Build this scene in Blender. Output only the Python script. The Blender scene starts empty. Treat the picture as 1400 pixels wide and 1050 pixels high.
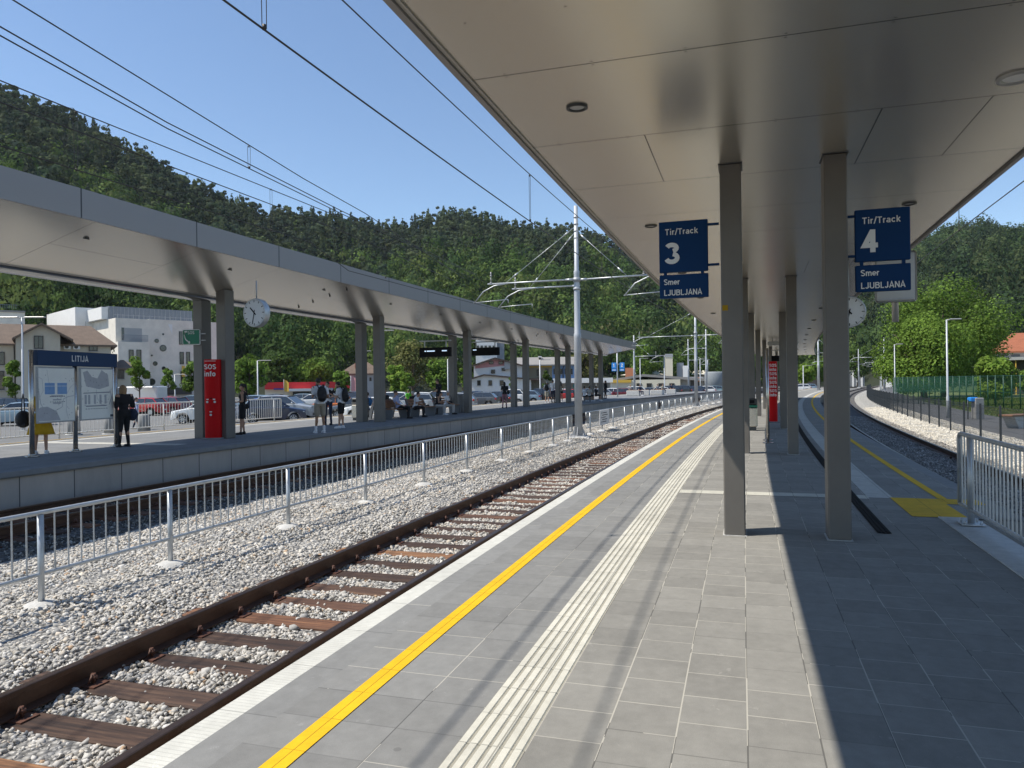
import bpy, math, random
import numpy as np
from mathutils import Vector, Matrix
R = math.radians
rnd = random.Random(7)
NP = np.random.default_rng(11)
sc = bpy.context.scene

# ---------------------------------------------------------------- camera, sky, sun, exposure
FOC, ROLL, EYE = 1014.28, 0.01358, 1.55
cam_d = bpy.data.cameras.new('camera'); cam = bpy.data.objects.new('camera', cam_d)
sc.collection.objects.link(cam); sc.camera = cam
cam_d.sensor_fit = 'HORIZONTAL'; cam_d.sensor_width = 36; cam_d.lens = FOC/1400*36
cam_d.clip_start = .05; cam_d.clip_end = 3000
_r = Vector((math.cos(ROLL), 0, -math.sin(ROLL))); _u = Vector((math.sin(ROLL), 0, math.cos(ROLL))); _w = Vector((0, 1, 0))
M3 = Matrix((_r, _u, -_w)).transposed()
cam.matrix_world = Matrix.Translation((0, 0, EYE)) @ M3.to_4x4()

SUN_EL, SUN_AZ = 56.0, -99.0        # azimuth measured from +y towards +x
world = bpy.data.worlds.new("World"); sc.world = world; world.use_nodes = True
wn = world.node_tree.nodes; wl = world.node_tree.links
sky = wn.new('ShaderNodeTexSky'); sky.sky_type = 'NISHITA'; sky.sun_disc = False
sky.sun_elevation = R(SUN_EL); sky.sun_rotation = R(SUN_AZ); sky.air_density = 1.0; sky.dust_density = .1; sky.ozone_density = 3.2
wn['Background'].inputs['Strength'].default_value = .145
wl.new(sky.outputs[0], wn['Background'].inputs['Color'])
sd = bpy.data.lights.new('sun', 'SUN'); sd.energy = 4.8; sd.angle = R(.53); sd.color = (1, .94, .84)
sun = bpy.data.objects.new('sun', sd); sc.collection.objects.link(sun)
_sv = Vector((math.sin(R(SUN_AZ))*math.cos(R(SUN_EL)), math.cos(R(SUN_AZ))*math.cos(R(SUN_EL)), math.sin(R(SUN_EL))))
sun.rotation_euler = _sv.to_track_quat('Z', 'Y').to_euler(); sun.location = (0, 0, 30)
sc.view_settings.view_transform = 'Standard'; sc.view_settings.look = 'None'
sc.view_settings.exposure = .20; sc.view_settings.gamma = 1
sc.cycles.max_bounces = 8; sc.cycles.use_denoising = True
sc.cycles.caustics_reflective = False; sc.cycles.caustics_refractive = False

# ---------------------------------------------------------------- the line of the tracks: distance s along it, offset o to its right
TH0, K0, K1 = .2923, 1.8879e-3, -8.7623e-6
_s = np.arange(-60, 420, .25)
_k = np.where(_s < 0, 0.0, np.maximum(K0 + K1*_s, 2.5e-4))
_th = np.cumsum(_k)*.25; _i0 = 240; _th = TH0 + _th - _th[_i0]
_x = np.cumsum(np.sin(_th))*.25; _y = np.cumsum(np.cos(_th))*.25
_x -= _x[_i0]; _y -= _y[_i0]
def th(s): return float(np.interp(s, _s, _th))
def P(s, o=0, z=0):
    t = th(s)
    return Vector((float(np.interp(s, _s, _x)) + o*math.cos(t), float(np.interp(s, _s, _y)) - o*math.sin(t), z))
def ray(u, v):
    return ((u-700)*_r + (525-v)*_u)/FOC + _w
def atz(u, v, z):
    d = ray(u, v); return Vector((0, 0, EYE)) + d*((z-EYE)/d.z)
def aty(u, v, y):                  # the point at depth y
    d = ray(u, v); return Vector((0, 0, EYE)) + d*(y/d.y)
def s_of(u, v, o):                 # distance along the line where offset o is seen in direction (u, v)
    d = ray(u, v); az = math.atan2(d.x, d.y); m = _s > 1
    X = _x + o*np.cos(_th); Y = _y - o*np.sin(_th); A = np.where((Y > 0) & m, np.arctan2(X, Y)-az, 9)
    for i in range(len(A)-1):
        if A[i] < 8 and A[i+1] < 8 and A[i]*A[i+1] <= 0: return float(_s[i])
    return None

# ---------------------------------------------------------------- materials
MT = {}
def nodes(name):
    m = bpy.data.materials.new(name); m.use_nodes = True
    nt = m.node_tree; b = nt.nodes['Principled BSDF']; MT[name] = m
    return m, nt, b
def N(nt, t, **kw):
    n = nt.nodes.new(t)
    for k, v in kw.items():
        if k[0] == '_': setattr(n, k[1:], v)
        else: n.inputs[k.replace('__', ' ')].default_value = v
    return n
def c4(c): return (c[0], c[1], c[2], 1)
def mat(name, col, rough=.6, metal=0, var=.12, scale=6, bump=0, bscale=40, spec=.5, coat=0, rand=0, coords='Object'):
    m, nt, b = nodes(name); L = nt.links.new
    b.inputs['Roughness'].default_value = rough; b.inputs['Metallic'].default_value = metal
    b.inputs['Specular IOR Level'].default_value = spec; b.inputs['Coat Weight'].default_value = coat
    tc = N(nt, 'ShaderNodeTexCoord'); no = N(nt, 'ShaderNodeTexNoise', Scale=scale, Detail=6.0, Roughness=.65)
    L(tc.outputs[coords], no.inputs['Vector'])
    mr = N(nt, 'ShaderNodeMapRange'); mr.inputs[1].default_value = .25; mr.inputs[2].default_value = .75
    mr.inputs[3].default_value = 1-var; mr.inputs[4].default_value = 1+var
    L(no.outputs[0], mr.inputs[0])
    mx = N(nt, 'ShaderNodeVectorMath', _operation='SCALE'); mx.inputs[0].default_value = col
    L(mr.outputs[0], mx.inputs['Scale']); last = mx.outputs[0]
    if rand:
        oi = N(nt, 'ShaderNodeObjectInfo'); m2 = N(nt, 'ShaderNodeMapRange'); m2.inputs[3].default_value = 1-rand; m2.inputs[4].default_value = 1+rand
        L(oi.outputs['Random'], m2.inputs[0]); m3 = N(nt, 'ShaderNodeVectorMath', _operation='SCALE')
        L(last, m3.inputs[0]); L(m2.outputs[0], m3.inputs['Scale']); last = m3.outputs[0]
    L(last, b.inputs['Base Color'])
    if bump:
        n2 = N(nt, 'ShaderNodeTexNoise', Scale=bscale, Detail=4.0); L(tc.outputs[coords], n2.inputs['Vector'])
        bp = N(nt, 'ShaderNodeBump', Strength=bump, Distance=.02); L(n2.outputs[0], bp.inputs['Height']); L(bp.outputs[0], b.inputs['Normal'])
    return m
def emis(name, col, strength):
    m, nt, b = nodes(name); b.inputs['Base Color'].default_value = c4(col)
    b.inputs['Emission Color'].default_value = c4(col); b.inputs['Emission Strength'].default_value = strength; return m
def attr_mat(name, rough=.9, spec=.3, trans=0, extra=0, noise=0, nscale=1):
    m, nt, b = nodes(name); L = nt.links.new
    a = N(nt, 'ShaderNodeAttribute', _attribute_name='col'); last = a.outputs['Color']
    if noise:
        tc = N(nt, 'ShaderNodeTexCoord'); no = N(nt, 'ShaderNodeTexNoise', Scale=nscale, Detail=3.0); L(tc.outputs['Object'], no.inputs['Vector'])
        mr = N(nt, 'ShaderNodeMapRange'); mr.inputs[1].default_value = .3; mr.inputs[2].default_value = .7; mr.inputs[3].default_value = 1-noise; mr.inputs[4].default_value = 1+noise
        L(no.outputs[0], mr.inputs[0]); vm = N(nt, 'ShaderNodeVectorMath', _operation='SCALE'); L(last, vm.inputs[0]); L(mr.outputs[0], vm.inputs['Scale']); last = vm.outputs[0]
    L(last, b.inputs['Base Color']); b.inputs['Roughness'].default_value = rough; b.inputs['Specular IOR Level'].default_value = spec
    if trans:
        t = N(nt, 'ShaderNodeBsdfTranslucent'); L(last, t.inputs['Color']); mx = N(nt, 'ShaderNodeMixShader'); mx.inputs[0].default_value = trans
        L(b.outputs[0], mx.inputs[1]); L(t.outputs[0], mx.inputs[2]); L(mx.outputs[0], nt.nodes['Material Output'].inputs['Surface'])
    return m
def math_n(nt, op, a, b=None, c=None):
    n = N(nt, 'ShaderNodeMath', _operation=op)
    for i, v in enumerate((a, b, c)):
        if v is None: continue
        if isinstance(v, (int, float)): n.inputs[i].default_value = v
        else: nt.links.new(v, n.inputs[i])
    return n.outputs[0]
def line_mask(nt, x, pitch, width, phase=0):   # 1 on a joint line every `pitch` metres
    f = math_n(nt, 'FRACT', math_n(nt, 'DIVIDE', math_n(nt, 'ADD', x, phase+1000*pitch), pitch))
    d = math_n(nt, 'ABSOLUTE', math_n(nt, 'SUBTRACT', f, .5))
    return math_n(nt, 'GREATER_THAN', d, .5-width/pitch/2)
def mixc(nt, fac, a, b):
    n = N(nt, 'ShaderNodeMix', _data_type='RGBA')
    for k, v in ((0, fac), (6, a), (7, b)):
        if isinstance(v, (int, float)): n.inputs[k].default_value = v
        elif isinstance(v, tuple): n.inputs[k].default_value = c4(v)
        else: nt.links.new(v, n.inputs[k])
    return n.outputs[2]

def paving_mat(name, base, pitch_s, pitch_o, phase_o=0, stag=.5, jw=.007, rib=0, ribw=.05, rough=.8, tint=.13, sand=.5):
    """slabs laid along the line: UV is (s, o) in metres"""
    m, nt, b = nodes(name); L = nt.links.new
    uv = N(nt, 'ShaderNodeUVMap'); sp = N(nt, 'ShaderNodeSeparateXYZ'); L(uv.outputs[0], sp.inputs[0]); s, o = sp.outputs[0], sp.outputs[1]
    row = math_n(nt, 'FLOOR', math_n(nt, 'DIVIDE', math_n(nt, 'ADD', o, phase_o+500*pitch_o), pitch_o))
    par = math_n(nt, 'MODULO', row, 2.0); s2 = math_n(nt, 'ADD', s, math_n(nt, 'MULTIPLY', par, pitch_s*stag))
    js = line_mask(nt, s2, pitch_s, jw); jo = line_mask(nt, o, pitch_o, jw, phase_o); j = math_n(nt, 'MAXIMUM', js, jo)
    cell = math_n(nt, 'FLOOR', math_n(nt, 'DIVIDE', s2, pitch_s))
    cv = N(nt, 'ShaderNodeCombineXYZ'); L(cell, cv.inputs[0]); L(row, cv.inputs[1])
    wnz = N(nt, 'ShaderNodeTexWhiteNoise', _noise_dimensions='3D'); L(cv.outputs[0], wnz.inputs[0])
    # each joint has its own fill: sand in some, dark in others
    cj = N(nt, 'ShaderNodeCombineXYZ'); L(math_n(nt, 'ROUND', math_n(nt, 'DIVIDE', s2, pitch_s)), cj.inputs[0]); L(row, cj.inputs[1]); cj.inputs[2].default_value = 7
    wj = N(nt, 'ShaderNodeTexWhiteNoise', _noise_dimensions='3D'); L(cj.outputs[0], wj.inputs[0])
    sv = N(nt, 'ShaderNodeCombineXYZ'); L(math_n(nt, 'MULTIPLY', s, 1.0), sv.inputs[0]); L(o, sv.inputs[1])
    n1 = N(nt, 'ShaderNodeTexNoise', Scale=1.1, Detail=5.0, Roughness=.6); L(sv.outputs[0], n1.inputs['Vector'])
    n2 = N(nt, 'ShaderNodeTexNoise', Scale=9.0, Detail=8.0, Roughness=.7); L(sv.outputs[0], n2.inputs['Vector'])
    n3 = N(nt, 'ShaderNodeTexNoise', Scale=260.0, Detail=2.0); L(sv.outputs[0], n3.inputs['Vector'])
    f = math_n(nt, 'ADD', math_n(nt, 'MULTIPLY', wnz.outputs[0], tint), 1-tint/2)
    f = math_n(nt, 'ADD', f, math_n(nt, 'MULTIPLY', math_n(nt, 'SUBTRACT', n1.outputs[0], .5), .36))
    f = math_n(nt, 'ADD', f, math_n(nt, 'MULTIPLY', math_n(nt, 'SUBTRACT', n2.outputs[0], .5), .6))
    f = math_n(nt, 'ADD', f, math_n(nt, 'MULTIPLY', math_n(nt, 'SUBTRACT', n3.outputs[0], .5), .5))
    cs = N(nt, 'ShaderNodeVectorMath', _operation='SCALE'); cs.inputs[0].default_value = base; L(f, cs.inputs['Scale'])
    # pale efflorescence blotches
    n4 = N(nt, 'ShaderNodeTexNoise', Scale=5.0, Detail=10.0, Roughness=.8); L(sv.outputs[0], n4.inputs['Vector'])
    bl = math_n(nt, 'MULTIPLY', math_n(nt, 'GREATER_THAN', n4.outputs[0], .62), .3)
    col = mixc(nt, bl, cs.outputs[0], tuple(min(1, x*1.7) for x in base))
    gv = N(nt, 'ShaderNodeTexVoronoi', Scale=1.5); L(sv.outputs[0], gv.inputs['Vector'])       # trodden-in specks of gum and dirt
    col = mixc(nt, math_n(nt, 'MULTIPLY', math_n(nt, 'LESS_THAN', gv.outputs['Distance'], .026), .45), col, tuple(x*.45 for x in base))
    n5 = N(nt, 'ShaderNodeTexNoise', Scale=2.3, Detail=3.0); L(sv.outputs[0], n5.inputs['Vector'])
    sandy = math_n(nt, 'GREATER_THAN', math_n(nt, 'ADD', math_n(nt, 'MULTIPLY', wj.outputs[0], .6), math_n(nt, 'MULTIPLY', n5.outputs[0], .4)), 1-sand)
    jc = mixc(nt, sandy, tuple(x*.38 for x in base), (.50, .47, .40))
    inten = math_n(nt, 'ADD', math_n(nt, 'MULTIPLY', wj.outputs[0], .6), .22)
    inten = math_n(nt, 'MAXIMUM', inten, math_n(nt, 'MULTIPLY', jo, .8))
    col = mixc(nt, math_n(nt, 'MULTIPLY', j, inten), col, jc)
    h = math_n(nt, 'SUBTRACT', math_n(nt, 'MULTIPLY', n3.outputs[0], .08), j)
    if rib:
        fr = math_n(nt, 'FRACT', math_n(nt, 'DIVIDE', math_n(nt, 'ADD', o if rib == 1 else s, 500*ribw), ribw))
        up = math_n(nt, 'LESS_THAN', math_n(nt, 'ABSOLUTE', math_n(nt, 'SUBTRACT', fr, .5)), .29)
        edge = math_n(nt, 'LESS_THAN', math_n(nt, 'ABSOLUTE', math_n(nt, 'SUBTRACT', fr, .1)), .09)
        if rib == 3:
            up = math_n(nt, 'MULTIPLY', up, math_n(nt, 'LESS_THAN', math_n(nt, 'ABSOLUTE', math_n(nt, 'SUBTRACT', math_n(nt, 'FRACT', math_n(nt, 'DIVIDE', math_n(nt, 'ADD', o, 500*ribw), ribw)), .5)), .29))
        h = math_n(nt, 'ADD', h, math_n(nt, 'MULTIPLY', up, 1.2))
        if rib == 2: col = mixc(nt, math_n(nt, 'MULTIPLY', edge, .30), col, tuple(x*.5 for x in base))
        if rib == 1: col = mixc(nt, math_n(nt, 'MULTIPLY', edge, .8), col, tuple(x*.38 for x in base))
    bp = N(nt, 'ShaderNodeBump', Strength=.5, Distance=.006); L(h, bp.inputs['Height']); L(bp.outputs[0], b.inputs['Normal'])
    L(col, b.inputs['Base Color']); b.inputs['Roughness'].default_value = rough; b.inputs['Specular IOR Level'].default_value = .35
    return m

# ---------------------------------------------------------------- mesh building
COL = sc.collection
class MB:
    def __init__(s): s.v = []; s.f = []; s.uv = {}; s.sm = []
    def add(s, vs, fs, uvs=None, smooth=False):
        n = len(s.v); s.v += [tuple(v) for v in vs]
        for i, f in enumerate(fs):
            if uvs: s.uv[len(s.f)] = uvs[i]
            s.f.append(tuple(n+j for j in f)); s.sm.append(smooth)
        return s
    def box(s, c, d, rz=0, M=None):
        x, y, z = d[0]/2, d[1]/2, d[2]/2
        vs = [Vector((a, b, e)) for e in (-z, z) for a, b in ((-x, -y), (x, -y), (x, y), (-x, y))]
        m = Matrix.Translation(c) @ Matrix.Rotation(rz, 4, 'Z') if M is None else M @ Matrix.Translation(c)
        return s.add([m @ v for v in vs], [(3, 2, 1, 0), (4, 5, 6, 7), (0, 1, 5, 4), (1, 2, 6, 5), (2, 3, 7, 6), (3, 0, 4, 7)])
    def bbox(s, c, d, r=.01, rz=0, M=None):     # box with chamfered vertical and top edges
        x, y, z = d[0]/2, d[1]/2, d[2]/2
        def ring(q, zz): return [(x-q, -y, zz), (x, -y+q, zz), (x, y-q, zz), (x-q, y, zz), (-x+q, y, zz), (-x, y-q, zz), (-x, -y+q, zz), (-x+q, -y, zz)]
        def ring2(q, zz): return [(a*(1-q/x), b*(1-q/y), zz) for a, b, _ in ring(q, zz)]
        rs = [ring2(r, -z), ring(r, -z+r), ring(r, z-r), ring2(r, z)]
        vs = [Vector(v) for q in rs for v in q]
        fs = [tuple(range(7, -1, -1)), tuple(range(24, 32))]
        for k in range(3):
            for i in range(8): j = (i+1) % 8; fs.append((k*8+i, k*8+j, k*8+8+j, k*8+8+i))
        m = Matrix.Translation(c) @ Matrix.Rotation(rz, 4, 'Z') if M is None else M @ Matrix.Translation(c)
        return s.add([m @ v for v in vs], fs)
    def tube(s, pts, r, n=8, cap=True):
        pts = [Vector(p) for p in pts]; rr = r if isinstance(r, (list, tuple)) else [r]*len(pts)
        vs = []; up = Vector((0, 0, 1))
        for i, p in enumerate(pts):
            d = (pts[min(i+1, len(pts)-1)] - pts[max(i-1, 0)]).normalized()
            a = d.cross(up)
            if a.length < 1e-3: a = d.cross(Vector((0, 1, 0)))
            a.normalize(); b = a.cross(d).normalized()
            for k in range(n):
                t = 2*math.pi*k/n; vs.append(p + (a*math.cos(t) + b*math.sin(t))*rr[i])
        fs = []
        for i in range(len(pts)-1):
            for k in range(n):
                l = (k+1) % n; fs.append((i*n+k, i*n+l, (i+1)*n+l, (i+1)*n+k))
        s.add(vs, fs, smooth=n > 5)
        if cap:
            m = len(s.v)-len(vs); s.f.append(tuple(m+k for k in range(n-1, -1, -1))); s.sm.append(False)
            q = m+(len(pts)-1)*n; s.f.append(tuple(q+k for k in range(n))); s.sm.append(False)
        return s
    def ell(s, c, r, nu=12, nv=8, M=None):
        vs = []; fs = []
        for i in range(nv+1):
            a = math.pi*i/nv
            for k in range(nu):
                t = 2*math.pi*k/nu; vs.append(Vector((r[0]*math.sin(a)*math.cos(t), r[1]*math.sin(a)*math.sin(t), r[2]*math.cos(a))))
        for i in range(nv):
            for k in range(nu):
                l = (k+1) % nu; fs.append((i*nu+l, i*nu+k, (i+1)*nu+k, (i+1)*nu+l))
        m = (M or Matrix.Identity(4)); m = Matrix.Translation(c) @ m
        return s.add([m @ v for v in vs], fs, smooth=True)
    def cyl(s, c, r, h, n=20, axis='Z', r2=None):
        c = Vector(c); d = {'X': Vector((1, 0, 0)), 'Y': Vector((0, 1, 0)), 'Z': Vector((0, 0, 1))}[axis]
        return s.tube([c-d*h/2, c+d*h/2], [r, r if r2 is None else r2], n)
    def prism(s, poly, z0, z1):                 # poly of (x, y), ccw
        n = len(poly); vs = [(x, y, z0) for x, y in poly]+[(x, y, z1) for x, y in poly]
        return s.add(vs, [tuple(range(n-1, -1, -1)), tuple(range(n, 2*n))]+[(i, (i+1) % n, n+(i+1) % n, n+i) for i in range(n)])
    def pts(s, vs, fs): return s.add(vs, fs)
    def sweep(s, prof, s0, s1, ds=1.0, closed=True, caps=True, smooth=False):
        """profile [(o, z), ...] (or a function of s) carried along the line; UV = (s, o)"""
        n = max(1, int(math.ceil((s1-s0)/ds))); vs = []; uv = []
        for i in range(n+1):
            q = s0+(s1-s0)*i/n; pr = prof(q) if callable(prof) else prof
            t = th(q); b = P(q); c, d = math.cos(t), math.sin(t)
            for o, z in pr: vs.append((b.x+o*c, b.y-o*d, z)); uv.append((q, o))
        m = len(prof(s0) if callable(prof) else prof); fs = []; us = []
        for i in range(n):
            for k in range(m if closed else m-1):
                l = (k+1) % m; f = (i*m+k, i*m+l, (i+1)*m+l, (i+1)*m+k); fs.append(f); us.append([uv[j] for j in f])
        s.add(vs, fs, us, smooth)
        if caps and closed:
            b = len(s.v)-len(vs)
            s.f.append(tuple(b+k for k in range(m-1, -1, -1))); s.sm.append(False)
            s.f.append(tuple(b+n*m+k for k in range(m))); s.sm.append(False)
        return s
    def build(s, name, m=None, parent=None, world=True):
        me = bpy.data.meshes.new(name)
        vs = s.v
        if parent is not None and world:
            inv = world_m(parent).inverted(); vs = [tuple(inv @ Vector(v)) for v in vs]
        me.from_pydata(vs, [], s.f)
        if s.uv:
            ul = me.uv_layers.new(name='UVMap')
            for p in me.polygons:
                u = s.uv.get(p.index)
                if u:
                    for k, li in enumerate(p.loop_indices): ul.data[li].uv = u[k]
        me.polygons.foreach_set('use_smooth', s.sm)
        if m: me.materials.append(MT[m] if isinstance(m, str) else m)
        me.update()
        o = bpy.data.objects.new(name, me); COL.objects.link(o)
        if parent is not None: o.parent = parent
        return o
def world_m(o):
    m = Matrix.Translation(o.location) @ o.rotation_euler.to_matrix().to_4x4()
    return world_m(o.parent) @ m if o.parent else m
def tag(o, label, cat, group=None):
    o['label'] = label; o['category'] = cat
    if group: o['group'] = group
    return o
def struct(o): o['kind'] = 'structure'; return o
def thing(name, label, cat, loc=(0, 0, 0), rz=0, group=None):
    o = bpy.data.objects.new(name, None); o.empty_display_size = .2; COL.objects.link(o)
    o.location = loc; o.rotation_euler = (0, 0, rz); return tag(o, label, cat, group)
def tthing(name, label, cat, s, o=0, z=0, group=None): return thing(name, label, cat, P(s, o, z), -th(s), group)
def dup(root, loc=None, rz=None, label=None):
    def cp(o, par):
        c = o.copy(); COL.objects.link(c)
        if par is not None: c.parent = par
        for k in kids[o.name]: cp(k, c)
        return c
    kids = {}
    def walk(o):
        kids[o.name] = list(o.children)
        for k in kids[o.name]: walk(k)
    walk(root); r = cp(root, None)
    if loc is not None: r.location = loc
    if rz is not None: r.rotation_euler = (0, 0, rz)
    if label: r['label'] = label
    return r
# ---- plain grotesque lettering drawn from strokes
def _arc(cx, cy, rx, ry, a0, a1, n=10): return [(cx+rx*math.cos(R(a0+(a1-a0)*i/n)), cy+ry*math.sin(R(a0+(a1-a0)*i/n))) for i in range(n+1)]
def glyph(c, w):
    h = w/2; X = .72; b, t, x = h, 1-h, X-h; sx = h+.02
    def bowl(cx, cy, rx, ry): return _arc(cx, cy, rx, ry, 0, 360, 20)
    G_ = {
     'T': (.66, [[(0, t), (.64, t)], [(.32, 0), (.32, t)]]), 'I': (.30, [[(.14, 0), (.14, 1)]]),
     'L': (.60, [[(sx+.02, 1), (sx+.02, b), (.56, b)]]), 'J': (.56, [[(.42, 1), (.42, .26)]+_arc(.24, .26, .18, .26-h, 0, -170, 8)]),
     'A': (.74, [[(h*.7, 0), (.37, 1-h*.3), (.74-h*.7, 0)], [(.18, .30), (.56, .30)]]), 'N': (.74, [[(sx, 0), (sx, 1)], [(sx, 1-h*.3), (.74-sx, h*.3)], [(.74-sx, 0), (.74-sx, 1)]]),
     'U': (.74, [[(sx, 1), (sx, .32)]+_arc(.37, .32, .37-sx, .32-h, 180, 360, 12)+[(.74-sx, 1)]]),
     'B': (.70, [[(sx, 0), (sx, 1)], [(sx, t), (.40, t)]+_arc(.42, .76, .18, .24-h, 90, -90, 8)+[(sx, .54)], [(.40, .54)]+_arc(.42, .29+h*.2, .22, .29-h*.9, 90, -90, 8)+[(sx, b)]]),
     'S': (.68, [_arc(.34, .74, .25, .26-h, 25, 250, 12)+_arc(.34, .27, .26, .27-h, 75, -155, 12)]),
     'O': (.80, [bowl(.40, .5, .40-h, .5-h)]),
     '3': (.60, [_arc(.29, .75, .22, .25-h, 160, -75, 12), _arc(.29, .29, .25, .29-h, 78, -165, 12)]),
     '4': (.62, [[(.40, 0), (.40, 1-h*.2)], [(.40, 1-h*.6), (h*.75, .30), (.60, .30)]]),
     '1': (.50, [[(.30, 0), (.30, 1)], [(.31, .90), (.06, .74)]]), '2': (.60, [_arc(.30, .73, .22, .27-h, 170, -30, 10)+[(.06, b+.02)], [(.03, b), (.57, b)]]),
     'i': (.27, [[(.13, 0), (.13, X)], [(.13, .88), (.13, 1.02)]]), 'r': (.40, [[(sx, 0), (sx, X)], [(sx, .45)]+_arc(.34, .45, .34-sx, x-.45, 180, 85, 6)]),
     'a': (.58, [_arc(.28, .50, .19, x-.50, 160, 0, 8)+[(.47, 0)], [(.47, .42)]+_arc(.25, .21, .21, .21-h*.9, 75, 360, 14)]),
     'c': (.56, [_arc(.29, .36, .24, .36-h, 42, 318, 14)]), 'o': (.60, [bowl(.30, .36, .30-h, .36-h)]),
     'k': (.56, [[(sx, 0), (sx, 1)], [(sx, .28), (.50, .72)], [(.22, .42), (.53, 0)]]), 'e': (.58, [[(.06, .37), (.52, .37)]+_arc(.29, .37, .23, .35-h, 0, 318, 16)]),
     'm': (.90, [[(sx, 0), (sx, X)], [(sx, .45)]+_arc(.27, .45, .27-sx, x-.45, 180, 0, 8)+[(.45, 0)], [(.45, .45)]+_arc(.63, .45, .63-.45, x-.45, 180, 0, 8)+[(.81, 0)]]),
     'n': (.58, [[(sx, 0), (sx, X)], [(sx, .44)]+_arc(.29, .44, .29-sx, x-.44, 180, 0, 8)+[(.58-sx, 0)]]),
     'f': (.36, [[(.16, 0), (.16, .80)]+_arc(.31, .80, .15, .2-h, 180, 95, 5), [(.01, X-h), (.34, X-h)]]), '/': (.38, [[(.02, -.05), (.36, 1.05)]]), ' ': (.3, [])}
    return G_[c]
def text(name, body, size, parent, loc, rot, m, bold=.02, align='LEFT', space=1.0, sx=1.0):
    """size is the cap height / .72 as in a font; bold sets the stroke"""
    cap = size*.72; w = .135+bold*2.0; mb = MB(); x0 = 0; zk = 0
    adv = [(glyph(c, w)[0]+.075)*space for c in body]; tot = sum(adv)*cap*sx
    off = -tot/2 if align == 'CENTER' else 0
    for c, a in zip(body, adv):
        for st in glyph(c, w)[1]:
            zk += 1; P_ = [Vector(((x0+p[0])*cap*sx+off, p[1]*cap)) for p in st]; W2 = w*cap/2; L_, R_ = [], []
            for i, p in enumerate(P_):
                d0 = (P_[i]-P_[i-1]).normalized() if i else None; d1 = (P_[i+1]-P_[i]).normalized() if i < len(P_)-1 else None
                closed = (P_[0]-P_[-1]).length < 1e-5
                if d0 is None: d0 = (P_[0]-P_[-2]).normalized() if closed else d1
                if d1 is None: d1 = (P_[1]-P_[0]).normalized() if closed else d0
                n0, n1 = Vector((-d0.y, d0.x)), Vector((-d1.y, d1.x)); nn = (n0+n1); nn = nn.normalized() if nn.length > .1 else n0; k = 1/max(.45, nn.dot(n0)); L_.append(p+nn*W2*k); R_.append(p-nn*W2*k)
            z = .0015+.00012*(zk % 4); n = len(P_)
            vs = [(q.x, q.y, z) for q in L_]+[(q.x, q.y, z) for q in R_]; mb.add(vs, [(n+i, n+i+1, i+1, i) for i in range(n-1)])
        x0 += a
    o = mb.build(name, m, None); o.parent = parent; o.location = loc; o.rotation_euler = rot; return o
def np_mesh(name, V, F, m, cols=None, parent=None, smooth=False):
    """V (n,3), F (m,k) arrays; cols per face"""
    me = bpy.data.meshes.new(name); nv, nf, k = len(V), len(F), F.shape[1]
    me.vertices.add(nv); me.vertices.foreach_set('co', np.ascontiguousarray(V, dtype=np.float32).ravel())
    me.loops.add(nf*k); me.loops.foreach_set('vertex_index', np.ascontiguousarray(F, dtype=np.int32).ravel())
    me.polygons.add(nf); me.polygons.foreach_set('loop_start', np.arange(0, nf*k, k, dtype=np.int32))
    try: me.polygons.foreach_set('loop_total', np.full(nf, k, dtype=np.int32))
    except Exception: pass
    if cols is not None:
        a = me.attributes.new('col', 'FLOAT_COLOR', 'FACE'); c = np.ones((nf, 4), dtype=np.float32); c[:, :3] = cols; a.data.foreach_set('color', c.ravel())
    me.materials.append(MT[m]); me.update(calc_edges=True)
    if smooth: me.polygons.foreach_set('use_smooth', [True]*nf)
    o = bpy.data.objects.new(name, me); COL.objects.link(o)
    if parent is not None: o.parent = parent
    return o

# ---------------------------------------------------------------- the palette
paving_mat('slab_small', (.250, .240, .215), .30, .30, phase_o=-.02, jw=.007, sand=.5, tint=.20)
paving_mat('slab_wide', (.225, .222, .21), .305, .61, phase_o=.28, stag=0, jw=.006, sand=.4, tint=.17)
paving_mat('slab_edge', (.238, .236, .225), .60, 5, phase_o=1, stag=0, sand=.3)
paving_mat('slab_far', (.20, .205, .21), .6, .6, stag=.5, sand=.7)
paving_mat('nosing', (.60, .59, .53), .60, 5, phase_o=1, stag=0, rib=2, ribw=.03, sand=.1, tint=.05)
paving_mat('tactile', (.60, .575, .49), .30, 5, phase_o=1, stag=0, sand=0, tint=.12)
paving_mat('tactile_base', (.36, .34, .28), .30, 5, phase_o=1, stag=0, sand=0, tint=.10)
paving_mat('tactile_cross', (.55, .53, .45), .30, .30, phase_o=-.02, stag=0, rib=3, ribw=.05, sand=0)
paving_mat('tactile_plain', (.52, .51, .46), .30, .30, stag=0, rib=3, ribw=.05, sand=.2)
paving_mat('yellow_line', (.76, .45, .008), .305, .1, phase_o=.03, stag=0, jw=.005, sand=0, tint=.05)
paving_mat('yellow_pad', (.70, .42, .015), .30, .30, stag=0, rib=3, ribw=.05, sand=0)
mat('concrete', (.26, .255, .245), .85, var=.15, scale=2.5, bump=.25)
mat('concrete_wall', (.24, .245, .25), .8, var=.14, scale=1.6, bump=.15)
mat('coping', (.21, .215, .22), .8, var=.12, scale=3)
mat('footing', (.52, .51, .48), .9, var=.15, scale=9, bump=.4)
mat('asphalt', (.17, .168, .16), .9, var=.16, scale=.5, bump=.3, bscale=120)
mat('path_asphalt', (.10, .10, .10), .9, var=.12, scale=1.0, bump=.3, bscale=120)
mat('plaza', (.30, .29, .27), .9, var=.1, scale=.8)
mat('rail_rust', (.085, .040, .021), .55, var=.35, scale=9, bump=.2, metal=.2)
mat('rail_top', (.085, .055, .04), .35, metal=.6, var=.3, scale=12)
mat('fastening', (.11, .048, .03), .6, var=.4, scale=30)
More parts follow.
